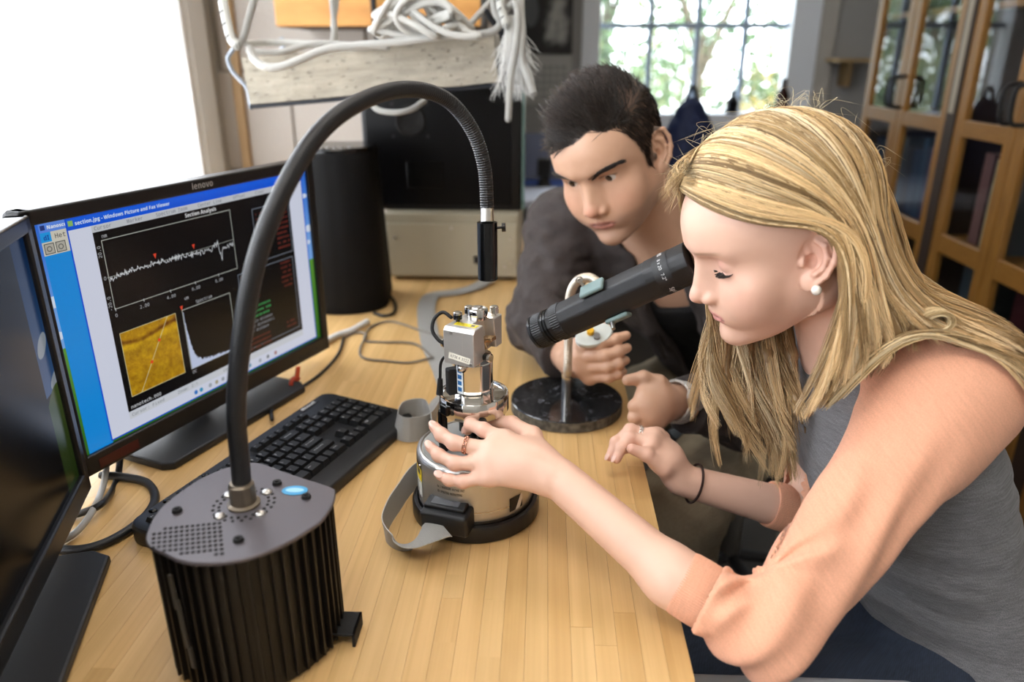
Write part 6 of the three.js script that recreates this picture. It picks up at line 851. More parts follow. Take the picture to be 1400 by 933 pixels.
  // steel wristwatch: case and bracelet links
  { const a = V(wrL), b = V(elL), d = b.clone().sub(a).normalize(), p = a.clone().addScaledVector(d, 0.012).add(new THREE.Vector3(-0.001, 0.002, 0.003)), u = new THREE.Vector3(-0.25, 0.55, 0.8).addScaledVector(d, -new THREE.Vector3(-0.25, 0.55, 0.8).dot(d)).normalize(), s = new THREE.Vector3().crossVectors(d, u), gs = []; const rr = 0.0312;
    for (let i = 0; i < 20; i++) { const q = i / 20 * 6.2832, n = u.clone().multiplyScalar(Math.cos(q)).addScaledVector(s, Math.sin(q)), tn = u.clone().multiplyScalar(-Math.sin(q)).addScaledVector(s, Math.cos(q)); for (const [o, w] of [[-0.0068, 0.0058], [0, 0.0062], [0.0068, 0.0058]]) { const c = p.clone().addScaledVector(n, rr).addScaledVector(d, o); gs.push(basis(box(w, 0.0042, 0.0094, 0.0012, 2), c.toArray(), d.toArray(), n.toArray(), tn.toArray())); } }
    const w = partW(t, 'wristwatch', merge(gs), std({ color: 0xd9d9d6, metalness: 0.55, roughness: 0.3 }), 'steel wristwatch bracelet'); const c = p.clone().addScaledVector(u, rr + 0.003), p0 = rootOf(w), g = lathe([[0, -0.004], [0.0165, -0.004], [0.018, -0.002], [0.018, 0.003], [0.016, 0.005], [0, 0.005]], 40); g.applyQuaternion(new THREE.Quaternion().setFromUnitVectors(new THREE.Vector3(0, 1, 0), u)); g.translate(c.x - p0.x, c.y - p0.y, c.z - p0.z); part(w, 'watch_case', g, M.steelSoft); }
  // pale oval plate with a yellow and a grey knob in his hand
  const hp = thing('knob_plate', 'pale oval plastic plate with yellow knob held in the man’s right fist', 'plate', [0.0783,0.8864,-1.0582]), up = nrm([-0.05, 0.72, 0.69]), q = new THREE.Quaternion().setFromUnitVectors(new THREE.Vector3(0, 1, 0), V(up)).multiply(new THREE.Quaternion().setFromAxisAngle(new THREE.Vector3(0, 1, 0), 0.35)), put = (g) => g.applyQuaternion(q);
  part(hp, 'plate', put(lathe([[0, -0.005], [0.0195, -0.005], [0.021, -0.003], [0.021, 0.003], [0.0195, 0.005], [0, 0.005]], 48).scale(1.4, 1, 0.85)), std({ color: 0xd5dcd8, roughness: 0.5 }));
  part(hp, 'yellow_knob', put(lathe([[0, 0.005], [0.0055, 0.005], [0.0055, 0.013], [0.0045, 0.0145], [0, 0.0145]], 24).translate(-0.004, 0, -0.004)), std({ color: 0xf0b818, roughness: 0.4 }), 'bright yellow knob');
  part(hp, 'grey_knob', put(lathe([[0, 0.005], [0.005, 0.005], [0.005, 0.011], [0, 0.012]], 24).translate(0.002, 0, 0.006)), std({ color: 0x7d7a78, roughness: 0.5 }));
}

// ---------- things behind and around the table ----------
{ // slab hanging from ropes
  const c = [-0.3348,1.2534,-1.5], th = 0.085, tilt = 4.9 * Math.PI / 180, hw = 0.242, hd = 0.16;
  const ex = [Math.cos(tilt), Math.sin(tilt), 0], ey = [-Math.sin(tilt), Math.cos(tilt), 0], W = (x, y, z) => [c[0] + ex[0] * x + ey[0] * y, c[1] + ex[1] * x + ey[1] * y, c[2] + z];
  const stone = dataTex(512, 256, (u, v) => { const n = 0.5 + 0.5 * fbm(u * 9, v * 22, 1, 5), q = N3(u * 30, v * 60, 7), pit = q < -0.5 ? 0.82 : 1, b = 0.5 + 0.5 * N3(u * 2, v * 9, 4), k = (0.66 + 0.12 * (n - 0.5) * 2 + 0.05 * b) * pit; return [k * 0.985, k * 0.945, k * 0.86]; });
  const pits = dataTex(512, 256, (u, v) => { const q = N3(u * 30, v * 60, 7), s = N3(u * 60, v * 120, 2), k = 0.8 + 0.2 * fbm(u * 40, v * 60, 3, 3) - (q < -0.5 ? 0.5 : 0) - (s < -0.55 ? 0.3 : 0); return [k, k, k]; }, false);
  const t = thing('stone_slab', 'beige travertine stone slab hanging crooked from white ropes above the black box', 'slab', [c[0], c[1], c[2] - hd]);
  const g = new THREE.BoxGeometry(2 * hw, th, 2 * hd, 60, 14, 30), P = g.attributes.position, uv = g.attributes.uv;
  for (let i = 0; i < P.count; i++) { const x = P.getX(i), y = P.getY(i), z = P.getZ(i), e = Math.max(0, Math.abs(y) / (th / 2) - 0.9) * 0.02 + Math.max(0, Math.abs(x) / hw - 0.985) * 0.1; uv.setXY(i, (x + z) / 0.5, y / 0.25); const n = 0.0022 * fbm(x * 40, y * 50, z * 40, 3); P.setXYZ(i, x * (1 - e * 0.4) + (Math.abs(x) > hw - 0.001 ? 2 * n : 0), y * (1 - e * 0.8) + (Math.abs(y) > th / 2 - 0.001 ? n : 0), z + (Math.abs(z) > hd - 0.001 ? n * 1.2 : 0)); }
  g.computeVertexNormals(); part(t, 'slab', g.rotateZ(tilt), std({ map: stone, bumpMap: pits, bumpScale: 0.003, roughness: 0.85 }));
  const steel = std({ color: 0x8a9098, metalness: 0.7, roughness: 0.38 }), dk = std({ color: 0x23252a, metalness: 0.5, roughness: 0.4 });
  for (const x of [-hw - 0.004, hw + 0.009]) {
    const left = x < 0, ps = [[x - (left ? 0.0 : -0.002), -th / 2 - 0.006, 0], [x, -th / 2 + 0.03, 0], [x + (left ? -0.022 : 0.006), 0.02, 0], [x + (left ? -0.026 : 0.004), 0.045, 0], [x + (left ? -0.004 : -0.012), 0.068, 0], [x + (left ? -0.006 : -0.020), 0.083, 0]];
    for (const z of [hd - 0.012, -hd + 0.03]) part(t, 'hanger_hook', tube(ps.map((p) => { const w = W(p[0], p[1], 0); return [w[0] - c[0], w[1] - c[1], z + hd - hd + 0]; }), left ? 0.0045 : 0.0055, 40, 8, 0.3), left ? steel : dk);
    const b = xf(box(0.012, 0.055, 2 * hd - 0.03, 0.002), [x + (left ? 0.004 : -0.003), -th / 2 + 0.02, 0]); part(t, 'end_clamp', b.rotateZ(tilt), left ? steel : M.blackMatte);
  }
  part(t, 'support_bar', xf(box(2 * hw + 0.01, 0.008, 0.03, 0.001), [0, -th / 2 - 0.005, hd - 0.02]).rotateZ(tilt), dk); part(t, 'support_bar', xf(box(2 * hw + 0.01, 0.008, 0.03, 0.001), [0, -th / 2 - 0.005, -hd + 0.03]).rotateZ(tilt), dk);
  // ropes: twisted strands from a bump texture
  const tw = dataTex(64, 64, (u, v) => { const s = 0.5 + 0.5 * Math.sin((u * 3 + v) * 6.2832); return [s, s, s]; }, false), fl = dataTex(64, 64, (u, v) => { const s = 0.9 + 0.1 * Math.sin((u * 3 + v) * 6.2832); return [0.99 * s, 0.985 * s, 0.96 * s]; });  // colour map darkened in the twist grooves, where shade sits
  const rope = std({ map: rep(fl, 60, 1), bumpMap: rep(tw, 60, 1), bumpScale: 0.002, roughness: 0.9 });
  const flecked = std({ roughness: 0.9, bumpMap: rep(tw, 40, 1), bumpScale: 0.001, map: rep(dataTex(128, 64, (u, v) => { const k = Math.abs(((u * 2 + v * 0.5) % 1) - 0.5) < 0.07 && v > 0.3 && v < 0.75 ? 0.1 : 0.93; return [k, k, k * 0.97]; }), 4, 1) });
  const RT = (pts, r, m, label, group) => solo('rope', tube(pts, r, 120, 10), m, label, 'rope', group);
  const zf = -1.5 + 0.15;
  RT([[-0.5742,1.4525,-1.4344], [-0.5642,1.3814,-1.4076], [-0.5559,1.3399,-1.3921], [-0.5465,1.3078,-1.3803], [-0.5362,1.296,-1.3762]], 0.0085, flecked, 'thick white rope with black flecks rising from the slab’s left hook');
  RT([[-0.5377,1.2949,-1.3864], [-0.529,1.3104,-1.3927], [-0.5193,1.3439,-1.4059], [-0.5085,1.3822,-1.421], [-0.4917,1.4539,-1.4491]], 0.0062, rope, 'plain white rope rising beside the flecked one at the slab’s left hook');
  RT([[-0.5251,1.2915,-1.4071], [-0.5125,1.2746,-1.3851], [-0.4893,1.2615,-1.3703], [-0.46,1.2615,-1.3716], [-0.4275,1.2734,-1.3829], [-0.3885,1.289,-1.4012], [-0.3331,1.2963,-1.4171], [-0.2683,1.3012,-1.4217], [-0.1906,1.3109,-1.4287], [-0.1398,1.3136,-1.4426]], 0.0072, rope, 'white rope sagging over the front of the stone slab');
  RT([[-0.5705,1.3,-1.5048], [-0.5441,1.3036,-1.5716], [-0.4718,1.3009,-1.5736], [-0.3833,1.2923,-1.5098], [-0.3233,1.2959,-1.4923]], 0.0065, rope, 'white rope lying along the back of the stone slab');
  RT([[-0.5475,1.2869,-1.4579], [-0.5007,1.2844,-1.4804], [-0.4388,1.3,-1.5104], [-0.3695,1.2975,-1.5124], [-0.2918,1.2944,-1.4717]], 0.006, rope, 'second white rope lying flat across the stone slab');
  RT([[-0.4515,1.4716,-1.7147], [-0.4441,1.3867,-1.6826], [-0.4359,1.3369,-1.6532], [-0.4355,1.3016,-1.629]], 0.0062, rope, 'left strand of the doubled rope hanging to the slab’s middle', 'doubled middle rope');
  RT([[-0.4362,1.4728,-1.7266], [-0.4378,1.3874,-1.6938], [-0.4404,1.3443,-1.6665], [-0.4309,1.3017,-1.64]], 0.0062, rope, 'right strand of the doubled rope hanging to the slab’s middle', 'doubled middle rope');
  RT([[-0.1604,1.3091,-1.4614], [-0.131,1.3435,-1.4973], [-0.1033,1.3764,-1.5324], [-0.0401,1.458,-1.6091]], 0.0055, rope, 'thin white rope slanting up to the right from the rope coil');
  RT([[-0.1476,1.3111,-1.4413], [-0.1202,1.3148,-1.4439], [-0.0942,1.3209,-1.4473], [-0.0826,1.3356,-1.4534], [-0.0935,1.36,-1.4623], [-0.1001,1.4456,-1.4947]], 0.0066, rope, 'white rope running along the slab top into the right hook');
  RT([[-0.0786,1.4444,-1.4844], [-0.0826,1.3716,-1.4564], [-0.077,1.3473,-1.4474], [-0.0716,1.3303,-1.4411]], 0.0075, flecked, 'white rope with black flecks rising from the slab’s right hook');
  RT([[-0.3272,1.2001,-1.4555], [-0.3089,1.1862,-1.4296], [-0.2745,1.1819,-1.4186], [-0.2469,1.1862,-1.4322], [-0.2262,1.2001,-1.4598]], 0.0055, rope, 'white rope looped below the stone slab');
  RT([[-0.07,1.36,-1.4633], [-0.0566,1.3655,-1.4552], [-0.0508,1.341,-1.4408], [-0.0527,1.2987,-1.4245], [-0.06,1.2563,-1.4134], [-0.0634,1.226,-1.4016], [-0.0651,1.1738,-1.3816]], 0.0062, rope, 'white rope tail hanging straight down at the slab’s right end');
  RT([[-0.048,1.4345,-1.5034], [-0.0464,1.36,-1.4643], [-0.0428,1.317,-1.4373], [-0.0434,1.2745,-1.421], [-0.0312,1.2442,-1.4099], [-0.0217,1.2163,-1.3997]], 0.0072, rope, 'thick white rope tail swinging out at the right of the slab');
  { const pts = [], c0 = [-0.2216,1.3113,-1.4436]; for (let i = 0; i <= 260; i++) { const a = i / 260 * 62, x = 0.062 * Math.cos(a) + 0.028 * Math.cos(0.37 * a + 1) - 0.012 * Math.cos(2.1 * a), dome = Math.max(0.15, 1 - ((x + 0.01) / 0.105) ** 2); pts.push([c0[0] + x, c0[1] + 0.004 + (0.032 + 0.03 * Math.sin(1.31 * a + 0.6)) * dome + 0.006 * Math.sin(0.53 * a), c0[2] + 0.034 * Math.sin(0.83 * a) + 0.008 * Math.cos(1.7 * a)]); }
    const g = tube(pts, 0.0058, 1500, 9); solo('rope', g, std({ map: rep(fl, 500, 1), bumpMap: rep(tw, 500, 1), bumpScale: 0.0015, roughness: 0.9 }), 'tangled pile of white rope heaped on top of the stone slab', 'rope'); }
  { const R = rng(12), st = []; for (let i = 0; i < 420; i++) { const a = [-0.0617,1.3476,-1.4535], b = [-0.0527,1.2866,-1.4253], s = R(), p0 = [a[0] + (R() - 0.5) * 0.02, a[1] - 0.02 * s, a[2]], sx = R() - 0.35, p = []; for (let k = 0; k < 10; k++) { const u = k / 9; p.push([p0[0] + 0.014 * Math.sin(u * 4 + i) * u + sx * 0.06 * u * u, p0[1] - (0.06 + 0.07 * s) * u, p0[2] + 0.01 * (s - 0.5)]); } st.push({ p, r: 0.0007, c: [0.85, 0.85, 0.82] }); }
    tag(solo('frayed_rope_end', strandMesh(st), std({ vertexColors: true, roughness: 0.9 }), 'frayed fuzzy rope fibres hanging at the slab’s right hook', 'rope'), null, null, null, 'stuff'); }
}
{ // black speaker
  const t = thing('speaker', 'tall black round-fronted speaker standing on the table behind the monitor', 'speaker', [-0.4422,0.75,-1.5244].map((v, i) => i === 2 ? v - 0.075 : v));
  const P = []; for (let i = 0; i <= 32; i++) { const a = Math.PI + i / 32 * Math.PI; P.push([0.095 * Math.cos(a), 0.075 * Math.sin(a)]); } P.push([0.095, 0.11], [-0.095, 0.11]);
  const g = extrude(P, 0.345, 0.006, 3).rotateX(-Math.PI / 2).rotateY(0), p = g.attributes.position; g.computeBoundingBox(); for (let i = 0; i < p.count; i++) { const k = 1 - 0.14 * p.getY(i) / 0.345; p.setX(i, p.getX(i) * k); p.setZ(i, -p.getZ(i) * -1 * k); } g.computeVertexNormals();
  part(t, 'cabinet', toCreasedNormals(g, 0.6), phy({ color: 0x070708, roughness: 0.7, specularIntensity: 0.4, bumpMap: rep(grainTex, 20, 20), bumpScale: 0.0004 }));
  part(t, 'top_cap', extrude(P.map(([x, y]) => [x * 0.84, y * 0.84]), 0.012, 0.003, 2).rotateX(-Math.PI / 2).translate(0, 0.34, 0), M.blackGloss);
  for (let i = 0; i < 5; i++) part(t, 'touch_button', new THREE.SphereGeometry(0.004, 12, 8).scale(1, 0.5, 1).translate(-0.02 + i * 0.014, 0.353, 0.05 - 0.006 * Math.abs(i - 2)), M.steelSoft);
  t.rotation.y = 0.12;
}
{ // beige instrument with a black box on it
  const t = thing('instrument_box', 'wide beige electronic instrument under the black box at the table’s end', 'instrument', [-0.215, TY, -1.99]);
  const bm = std({ color: 0xa39c88, roughness: 0.55 });
  part(t, 'case', boxAt(-0.175, 0.155, 0.008, 0.17, -0.18, 0.185, 0.005, 2), bm); part(t, 'front_panel', boxAt(-0.17, 0.15, 0.014, 0.145, 0.184, 0.19, 0.002, 1), std({ color: 0xaca48f, roughness: 0.5 }));
  part(t, 'switch', boxAt(0.044, 0.062, 0.048, 0.066, 0.189, 0.197, 0.002), M.blackPlastic); for (const [x, y] of [[0.135, 0.11], [0.135, 0.05], [-0.15, 0.11], [-0.01, 0.135], [0.12, 0.04]]) part(t, 'screw', cyl(0.004, 0.004, 0.003, 12).rotateX(Math.PI / 2).translate(x, y, 0.191), M.steelSoft);
  for (const x of [-0.15, 0.13]) for (const z of [-0.15, 0.15]) part(t, 'foot', cyl(0.012, 0.012, 0.01, 12).translate(x, 0.004, z), M.blackMatte);
  const m = thing('black_box', 'large black equipment box with a round vent stacked on the beige instrument', 'box', [-0.245, TY + 0.17, -2.02]);
  part(m, 'case', boxAt(-0.195, 0.19, 0.0, 0.31, -0.15, 0.175, 0.006, 2), std({ color: 0x040405, roughness: 0.3 })); part(m, 'front_plate', boxAt(-0.185, 0.165, 0.012, 0.298, 0.174, 0.179, 0.003), phy({ color: 0x050507, roughness: 0.28, specularIntensity: 0.5 }));
  part(m, 'round_vent', lathe([[0, 0], [0.036, 0], [0.037, 0.004], [0.033, 0.006], [0.028, 0.004], [0, 0.004]], 40).rotateX(Math.PI / 2).translate(-0.075, 0.215, 0.179), M.blackMatte);
  for (const [x, y] of [[-0.118, 0.178], [-0.035, 0.178], [-0.118, 0.252], [-0.035, 0.252]]) part(m, 'screw', cyl(0.004, 0.004, 0.003, 12).rotateX(Math.PI / 2).translate(x, y, 0.18), M.darkGrey);
  part(m, 'dark_panel', boxAt(-0.09, 0.0, 0.055, 0.12, 0.179, 0.182, 0.002), M.blackGloss);
  part(m, 'side_strip', boxAt(0.1905, 0.196, 0.0, 0.31, 0.12, 0.172, 0.002), std({ color: 0x6c8a84, roughness: 0.3 }));
}
{ // wall cabinet and the pier's other fittings
  const t = thing('wall_cabinet', 'light wood wall cabinet above the hanging stone slab', 'cabinet', [-0.455, 1.352, -2.35]); const wt = dataTex(64, 512, (u, v) => { const q = 0.5 + 0.7 * fbm(u * 3, v * 20, 2, 4); return [mix(0.68, 0.82, q), mix(0.46, 0.6, q), mix(0.2, 0.32, q)]; }), wm = std({ map: wt, roughness: 0.5 });
  part(t, 'carcass', boxAt(-0.285, 0.275, 0, 0.7, -0.148, 0.13, 0.003), std({ color: 0x3d2c1a, roughness: 0.7 })); part(t, 'door', boxAt(-0.287, -0.02, 0.002, 0.7, 0.13, 0.15, 0.003), wm); part(t, 'door', boxAt(-0.012, 0.277, 0.002, 0.7, 0.13, 0.15, 0.003), wm);
  const d = solo('power_cable', tube([[-0.46, 1.6, -2.18], [-0.462, 1.35, -2.18], [-0.45, 1.2, -2.3], [-0.46, 1.0, -2.35], [-0.45, 0.76, -2.35]], 0.008, 60, 8), M.blackMatte, 'black cable hanging down between the cabinet doors to the table', 'cable');
  const b = thing('plastic_bag', 'pale blue clear plastic bag hanging on the block wall behind the speaker', 'bag', [-0.40, 0.93, -2.43]); part(b, 'hook', rod([0.02, 0.29, 0], [0.02, 0.3, -0.075], 0.004), M.steelSoft); part(b, 'bag', meshField((() => { const F = new Field(); F.ell([0, 0.13, 0], [0.05, 0.14, 0.03], 0.02); F.ell([0.02, 0.24, 0], [0.02, 0.05, 0.02], 0.02); return (x, y, z) => F.d(x, y, z) - 0.008 * N3(x * 40, y * 18, z * 40); })(), [-0.09, -0.04, -0.07], [0.1, 0.32, 0.07], 0.009), std({ color: 0x9fb0c6, roughness: 0.3 }));
}
{ // poster on the far wall
  const t = thing('wall_poster', 'black and white photo poster with a calendar strip beside the far window', 'poster', [0.0, 1.05, -3.895]);
  part(t, 'picture', boxAt(-0.13, 0.125, 0.235, 0.7, 0, 0.006, 0.001), std({ roughness: 0.5, map: canvasTex(128, 256, (c) => { c.fillStyle = '#0c0c0d'; c.fillRect(0, 0, 128, 256); const R = rng(4); for (let i = 0; i < 60; i++) { c.fillStyle = `rgba(190,190,185,${0.1 + R() * 0.3})`; c.beginPath(); c.ellipse(70 + R() * 40, 120 + R() * 110, 4 + R() * 10, 8 + R() * 18, R(), 0, 7); c.fill(); } c.fillStyle = '#55595c'; c.beginPath(); c.ellipse(28, 150, 18, 40, 0, 0, 7); c.fill(); }) }));
  part(t, 'calendar_page', boxAt(-0.13, 0.125, 0.0, 0.23, 0, 0.004, 0.001), std({ roughness: 0.7, map: canvasTex(128, 96, (c) => { c.fillStyle = '#b4b3ae'; c.fillRect(0, 0, 128, 96); c.fillStyle = '#8d8c88'; for (let j = 0; j < 5; j++) for (let i = 0; i < 7; i++) c.fillRect(8 + i * 16, 20 + j * 14, 10, 8); }) }));
}
{ // second table by the far window with things on it
  const t = thing('side_table', 'grey topped side table behind the man below the far window', 'table', [0.45, 0, -3.3]); part(t, 'tabletop', boxAt(-0.65, 0.68, 0.72, 0.75, -0.35, 0.35, 0.004), std({ color: 0x8b8f97, roughness: 0.4 })); for (const x of [-0.6, 0.62]) for (const z of [-0.32, 0.28]) part(t, 'leg', boxAt(x, x + 0.04, 0, 0.72, z, z + 0.04, 0.003), M.blackMatte);
  const l = thing('laptop', 'open laptop with blue keys on the side table left of the man', 'laptop', [-0.03, 0.75, -3.22]); part(l, 'base', boxAt(-0.16, 0.16, 0, 0.018, -0.11, 0.11, 0.004), std({ color: 0x2a3550, roughness: 0.4 })); part(l, 'keys', boxAt(-0.14, 0.14, 0.018, 0.021, -0.09, 0.03, 0.001), std({ color: 0x2c4c9a, roughness: 0.5 })); part(l, 'lid', xf(box(0.32, 0.2, 0.008, 0.003), [0, 0.115, -0.14], [-0.3, 0, 0]), std({ color: 0x39466a, roughness: 0.4 }));
  solo('webcam', merge([box(0.06, 0.075, 0.05, 0.01).translate(0.0, 0.85, -3.12), cyl(0.03, 0.02, 0.035, 20).translate(0, 0.79, -3.12)]), M.blackMatte, 'small black box camera standing in front of the laptop', 'camera');
  solo('paper_stack', merge([0, 1, 2, 3].map((i) => xf(box(0.22, 0.006, 0.3, 0.001), [-0.05 + 0.004 * i, 0.754 + i * 0.0065, -2.92], [0, 0.08 * i - 0.1, 0]))), std({ color: 0xd6dcec, roughness: 0.7 }), 'stack of white paper on the side table corner left of the man', 'paper');
  solo('dark_crate', boxAt(-0.1, 0.1, 0, 0.62, -2.98, -2.7, 0.01), std({ color: 0x1c1d22, roughness: 0.6 }), 'dark upright case under the side table corner', 'case');
  const bag = thing('backpack', 'dark blue backpack standing below the far window behind the man', 'backpack', [0.61, 0.75, -3.3]); { const F = new Field(); F.ell([0, 0.15, 0], [0.12, 0.17, 0.09], 0.03); F.ell([0.0, 0.30, 0], [0.05, 0.07, 0.05], 0.05); F.ell([0, 0.09, 0.07], [0.085, 0.08, 0.05], 0.02); part(bag, 'pack', meshField((x, y, z) => Math.max(F.d(x, y, z) - 0.008 * N3(x * 25, y * 25, z * 25), -y + 0.001), [-0.18, -0.02, -0.15], [0.18, 0.4, 0.17], 0.01), std({ color: 0x15234a, roughness: 0.7 })); part(bag, 'strap', tube([[-0.03, 0.34, 0], [0, 0.41, 0.0], [0.03, 0.34, 0]], 0.008, 20, 8), M.blackMatte); }
  const bottle = (x, z, h, c, label) => { const b = thing('bottle', label, 'bottle', [x, WF.y0 + 0.03, z]); part(b, 'glass', lathe([[0, 0], [0.03, 0], [0.031, 0.005], [0.031, h * 0.55], [0.012, h * 0.75], [0.011, h * 0.92], [0, h * 0.92]], 32), std({ color: c, roughness: 0.15 })); part(b, 'cap', cyl(0.0125, 0.0125, h * 0.1, 20).translate(0, h * 0.95, 0), M.blackMatte); };
  bottle(0.905, -3.84, 0.11, 0x171a22, 'small dark bottle on the far window sill'); bottle(1.14, -3.84, 0.16, 0x3a1a12, 'brown bottle with black cap at the sill’s right end');
  const wb = thing('wall_bracket', 'small wooden shelf bracket on the grey wall left of the bookcase', 'bracket', [1.42, 1.22, -3.9]); part(wb, 'board', boxAt(-0.09, 0.09, 0.03, 0.045, 0, 0.2, 0.002), std({ color: 0xa98d62, roughness: 0.6 })); part(wb, 'brace', boxAt(-0.01, 0.01, -0.08, 0.03, 0, 0.12, 0.002), std({ color: 0x8a6f48, roughness: 0.6 }));
  solo('low_cabinet', boxAt(1.19, 1.64, 0, 0.94, -3.89, -3.1, 0.006), std({ color: 0x55565a, roughness: 0.6 }), 'dark grey low cabinet in the far corner beside the bookcase', 'cabinet');
}
{ // glazed bookcase along the right wall
  const X = 1.2, t = thing('bookcase', 'tall oak bookcase with glass doors and black handles along the right wall', 'bookcase', [1.42, 0, -2.3]);
  const ot = dataTex(64, 512, (u, v) => { const q = 0.5 + 0.75 * fbm(u * 4, v * 18, 5, 4); return [mix(0.42, 0.60, q), mix(0.28, 0.42, q), mix(0.10, 0.185, q)]; }), om = std({ map: ot, roughness: 0.42 }), dark = std({ color: 0x2b1a0d, roughness: 0.6 });
  const z0 = -3.03, z1 = -1.05, H = 2.12; const b = (x0, x1, y0, y1, za, zb) => boxAt(x0, x1, y0, y1, za, zb, 0.002);
  partW(t, 'carcass', merge([b(1.6, 1.64, 0, H, z0, z1), b(X + 0.02, 1.6, 0, H, z0, z0 + 0.02), b(X + 0.02, 1.6, 0, H, z1 - 0.02, z1), b(X + 0.02, 1.6, H - 0.03, H, z0, z1), b(X + 0.02, 1.6, 0, 0.08, z0, z1), b(X + 0.03, 1.6, 0, H, -2.375, -2.345)]), dark);
  for (const y of [0.42, 0.74, 1.07, 1.4, 1.75]) partW(t, 'shelf', b(X + 0.04, 1.6, y, y + 0.02, z0 + 0.02, z1 - 0.02), om);
  const pane = phy({ color: 0xf4f8fa, transmission: 1, roughness: 0.015, thickness: 0, ior: 1.6 });
  const door = (za, zb, hz) => {                                          // stiles, rails and panes of one door, all parts of the bookcase
    const d = new THREE.Group(); d.name = 'door'; t.add(d); const p = rootOf(t), add = (n, g, m) => { g.translate(-p.x, -p.y, -p.z); part(d, n, g, m); }; d.position.set(0, 0, 0);
    const s = 0.042; for (const z of [[za, za + s], [zb - s, zb]]) add('stile', b(X, X + 0.022, 0.1, H - 0.04, ...z), om);
    for (const y of [[0.1, 0.17], [0.72, 0.775], [1.06, 1.105], [1.9, 1.96], [H - 0.1, H - 0.04]]) add('rail', b(X + 0.001, X + 0.021, y[0], y[1], za + s, zb - s), om);
    for (const y of [[0.17, 0.72], [0.775, 1.06], [1.105, 1.9]]) add('glass_pane', new THREE.PlaneGeometry(zb - za - 2 * s, y[1] - y[0]).rotateY(-Math.PI / 2).translate(X + 0.01, (y[0] + y[1]) / 2, (za + zb) / 2), pane);
    add('handle', tube([[X, 1.215, hz], [X - 0.035, 1.205, hz], [X - 0.04, 1.165, hz], [X - 0.032, 1.12, hz], [X, 1.115, hz]], 0.006, 30, 8), M.blackMatte);
  };
  door(-3.015, -2.72, -2.735); door(-2.715, -2.385, -2.70); door(-2.33, -2.03, -2.05); door(-2.025, -1.72, -2.0); door(-1.66, -1.25, -1.3);
  partW(t, 'post', b(X - 0.004, X + 0.03, 0, H, -2.385, -2.33), dark); partW(t, 'post', b(X - 0.004, X + 0.03, 0, H, -1.72, -1.66), dark);
  partW(t, 'paper_note', boxAt(X - 0.006, X - 0.0045, 1.12, 1.7, -2.372, -2.345, 0), std({ color: 0x9a9080, roughness: 0.8 }));
  // books
  const R = rng(21), book = (z, y, w, h, dpt, c, label, lean = 0) => { const k = thing('book', label, 'book', [X + 0.06 + dpt / 2, y, z]); const cv = std({ color: c, roughness: 0.6 }); part(k, 'cover', merge([boxAt(-dpt / 2, dpt / 2, 0, h, -w / 2, -w / 2 + 0.003, 0), boxAt(-dpt / 2, dpt / 2, 0, h, w / 2 - 0.003, w / 2, 0), boxAt(-dpt / 2, -dpt / 2 + 0.003, 0, h, -w / 2, w / 2, 0)]), cv); part(k, 'pages', boxAt(-dpt / 2 + 0.003, dpt / 2 - 0.006, 0.004, h - 0.004, -w / 2 + 0.003, w / 2 - 0.003, 0), std({ color: 0xcfc6b0, roughness: 0.9 })); };
  const cols = [0x16304f, 0x1b3c58, 0x22284c, 0x0f2a44, 0x2a3a4c, 0x1c2036], names = ['navy', 'deep blue', 'violet blue', 'dark navy', 'slate blue', 'black blue'];
  let z = -2.98, i = 0; while (z < -2.42) { const w = 0.035 + R() * 0.03; book(z + w / 2, 0.76, w, 0.2 + R() * 0.07, 0.2, cols[i % 6], `${names[i % 6]} book on the middle shelf behind the far glass doors, ${['first', 'second', 'third', 'fourth', 'fifth', 'sixth', 'seventh', 'eighth', 'ninth', 'tenth', 'eleventh', 'twelfth', 'thirteenth', 'fourteenth', 'fifteenth'][i]} from the window`); z += w + 0.003; i++; }
  for (const [zz, w, h, c, l] of [[-2.22, 0.05, 0.26, 0x6a4a46, 'dull red book behind the second pair of glass doors'], [-2.16, 0.045, 0.25, 0xb0a484, 'tan book beside the dull red one behind glass'], [-2.1, 0.05, 0.22, 0x50565c, 'grey book behind the second pair of glass doors']]) book(zz, 0.76, w, h, 0.2, c, l);
  for (const [zz, w, h, c, l] of [[-1.93, 0.07, 0.3, 0x3c1016, 'thick maroon binder on the shelf by the right picture edge'], [-1.85, 0.07, 0.3, 0x360d14, 'maroon binder next to the thick one at the right edge'], [-1.77, 0.07, 0.3, 0x3a1218, 'third maroon binder, nearest the viewer on that shelf'], [-2.2, 0.06, 0.29, 0x26333c, 'dark teal binder on the lower glass shelf'], [-2.12, 0.06, 0.29, 0x30424a, 'grey teal binder beside the dark teal one']]) book(zz, 0.44, w, h, 0.22, c, l);
  const bx = thing('white_box', 'white box with a round yellow emblem on the bookcase shelf at the right edge', 'box', [X + 0.14, 0.76, -1.8]); part(bx, 'carton', boxAt(-0.08, 0.08, 0, 0.21, -0.13, 0.1, 0.003), std({ color: 0xb9b3a2, roughness: 0.7 })); part(bx, 'round_emblem', cyl(0.05, 0.05, 0.002, 32).rotateZ(Math.PI / 2).translate(-0.081, 0.11, -0.04), std({ color: 0xa9932e, roughness: 0.6 }));
}
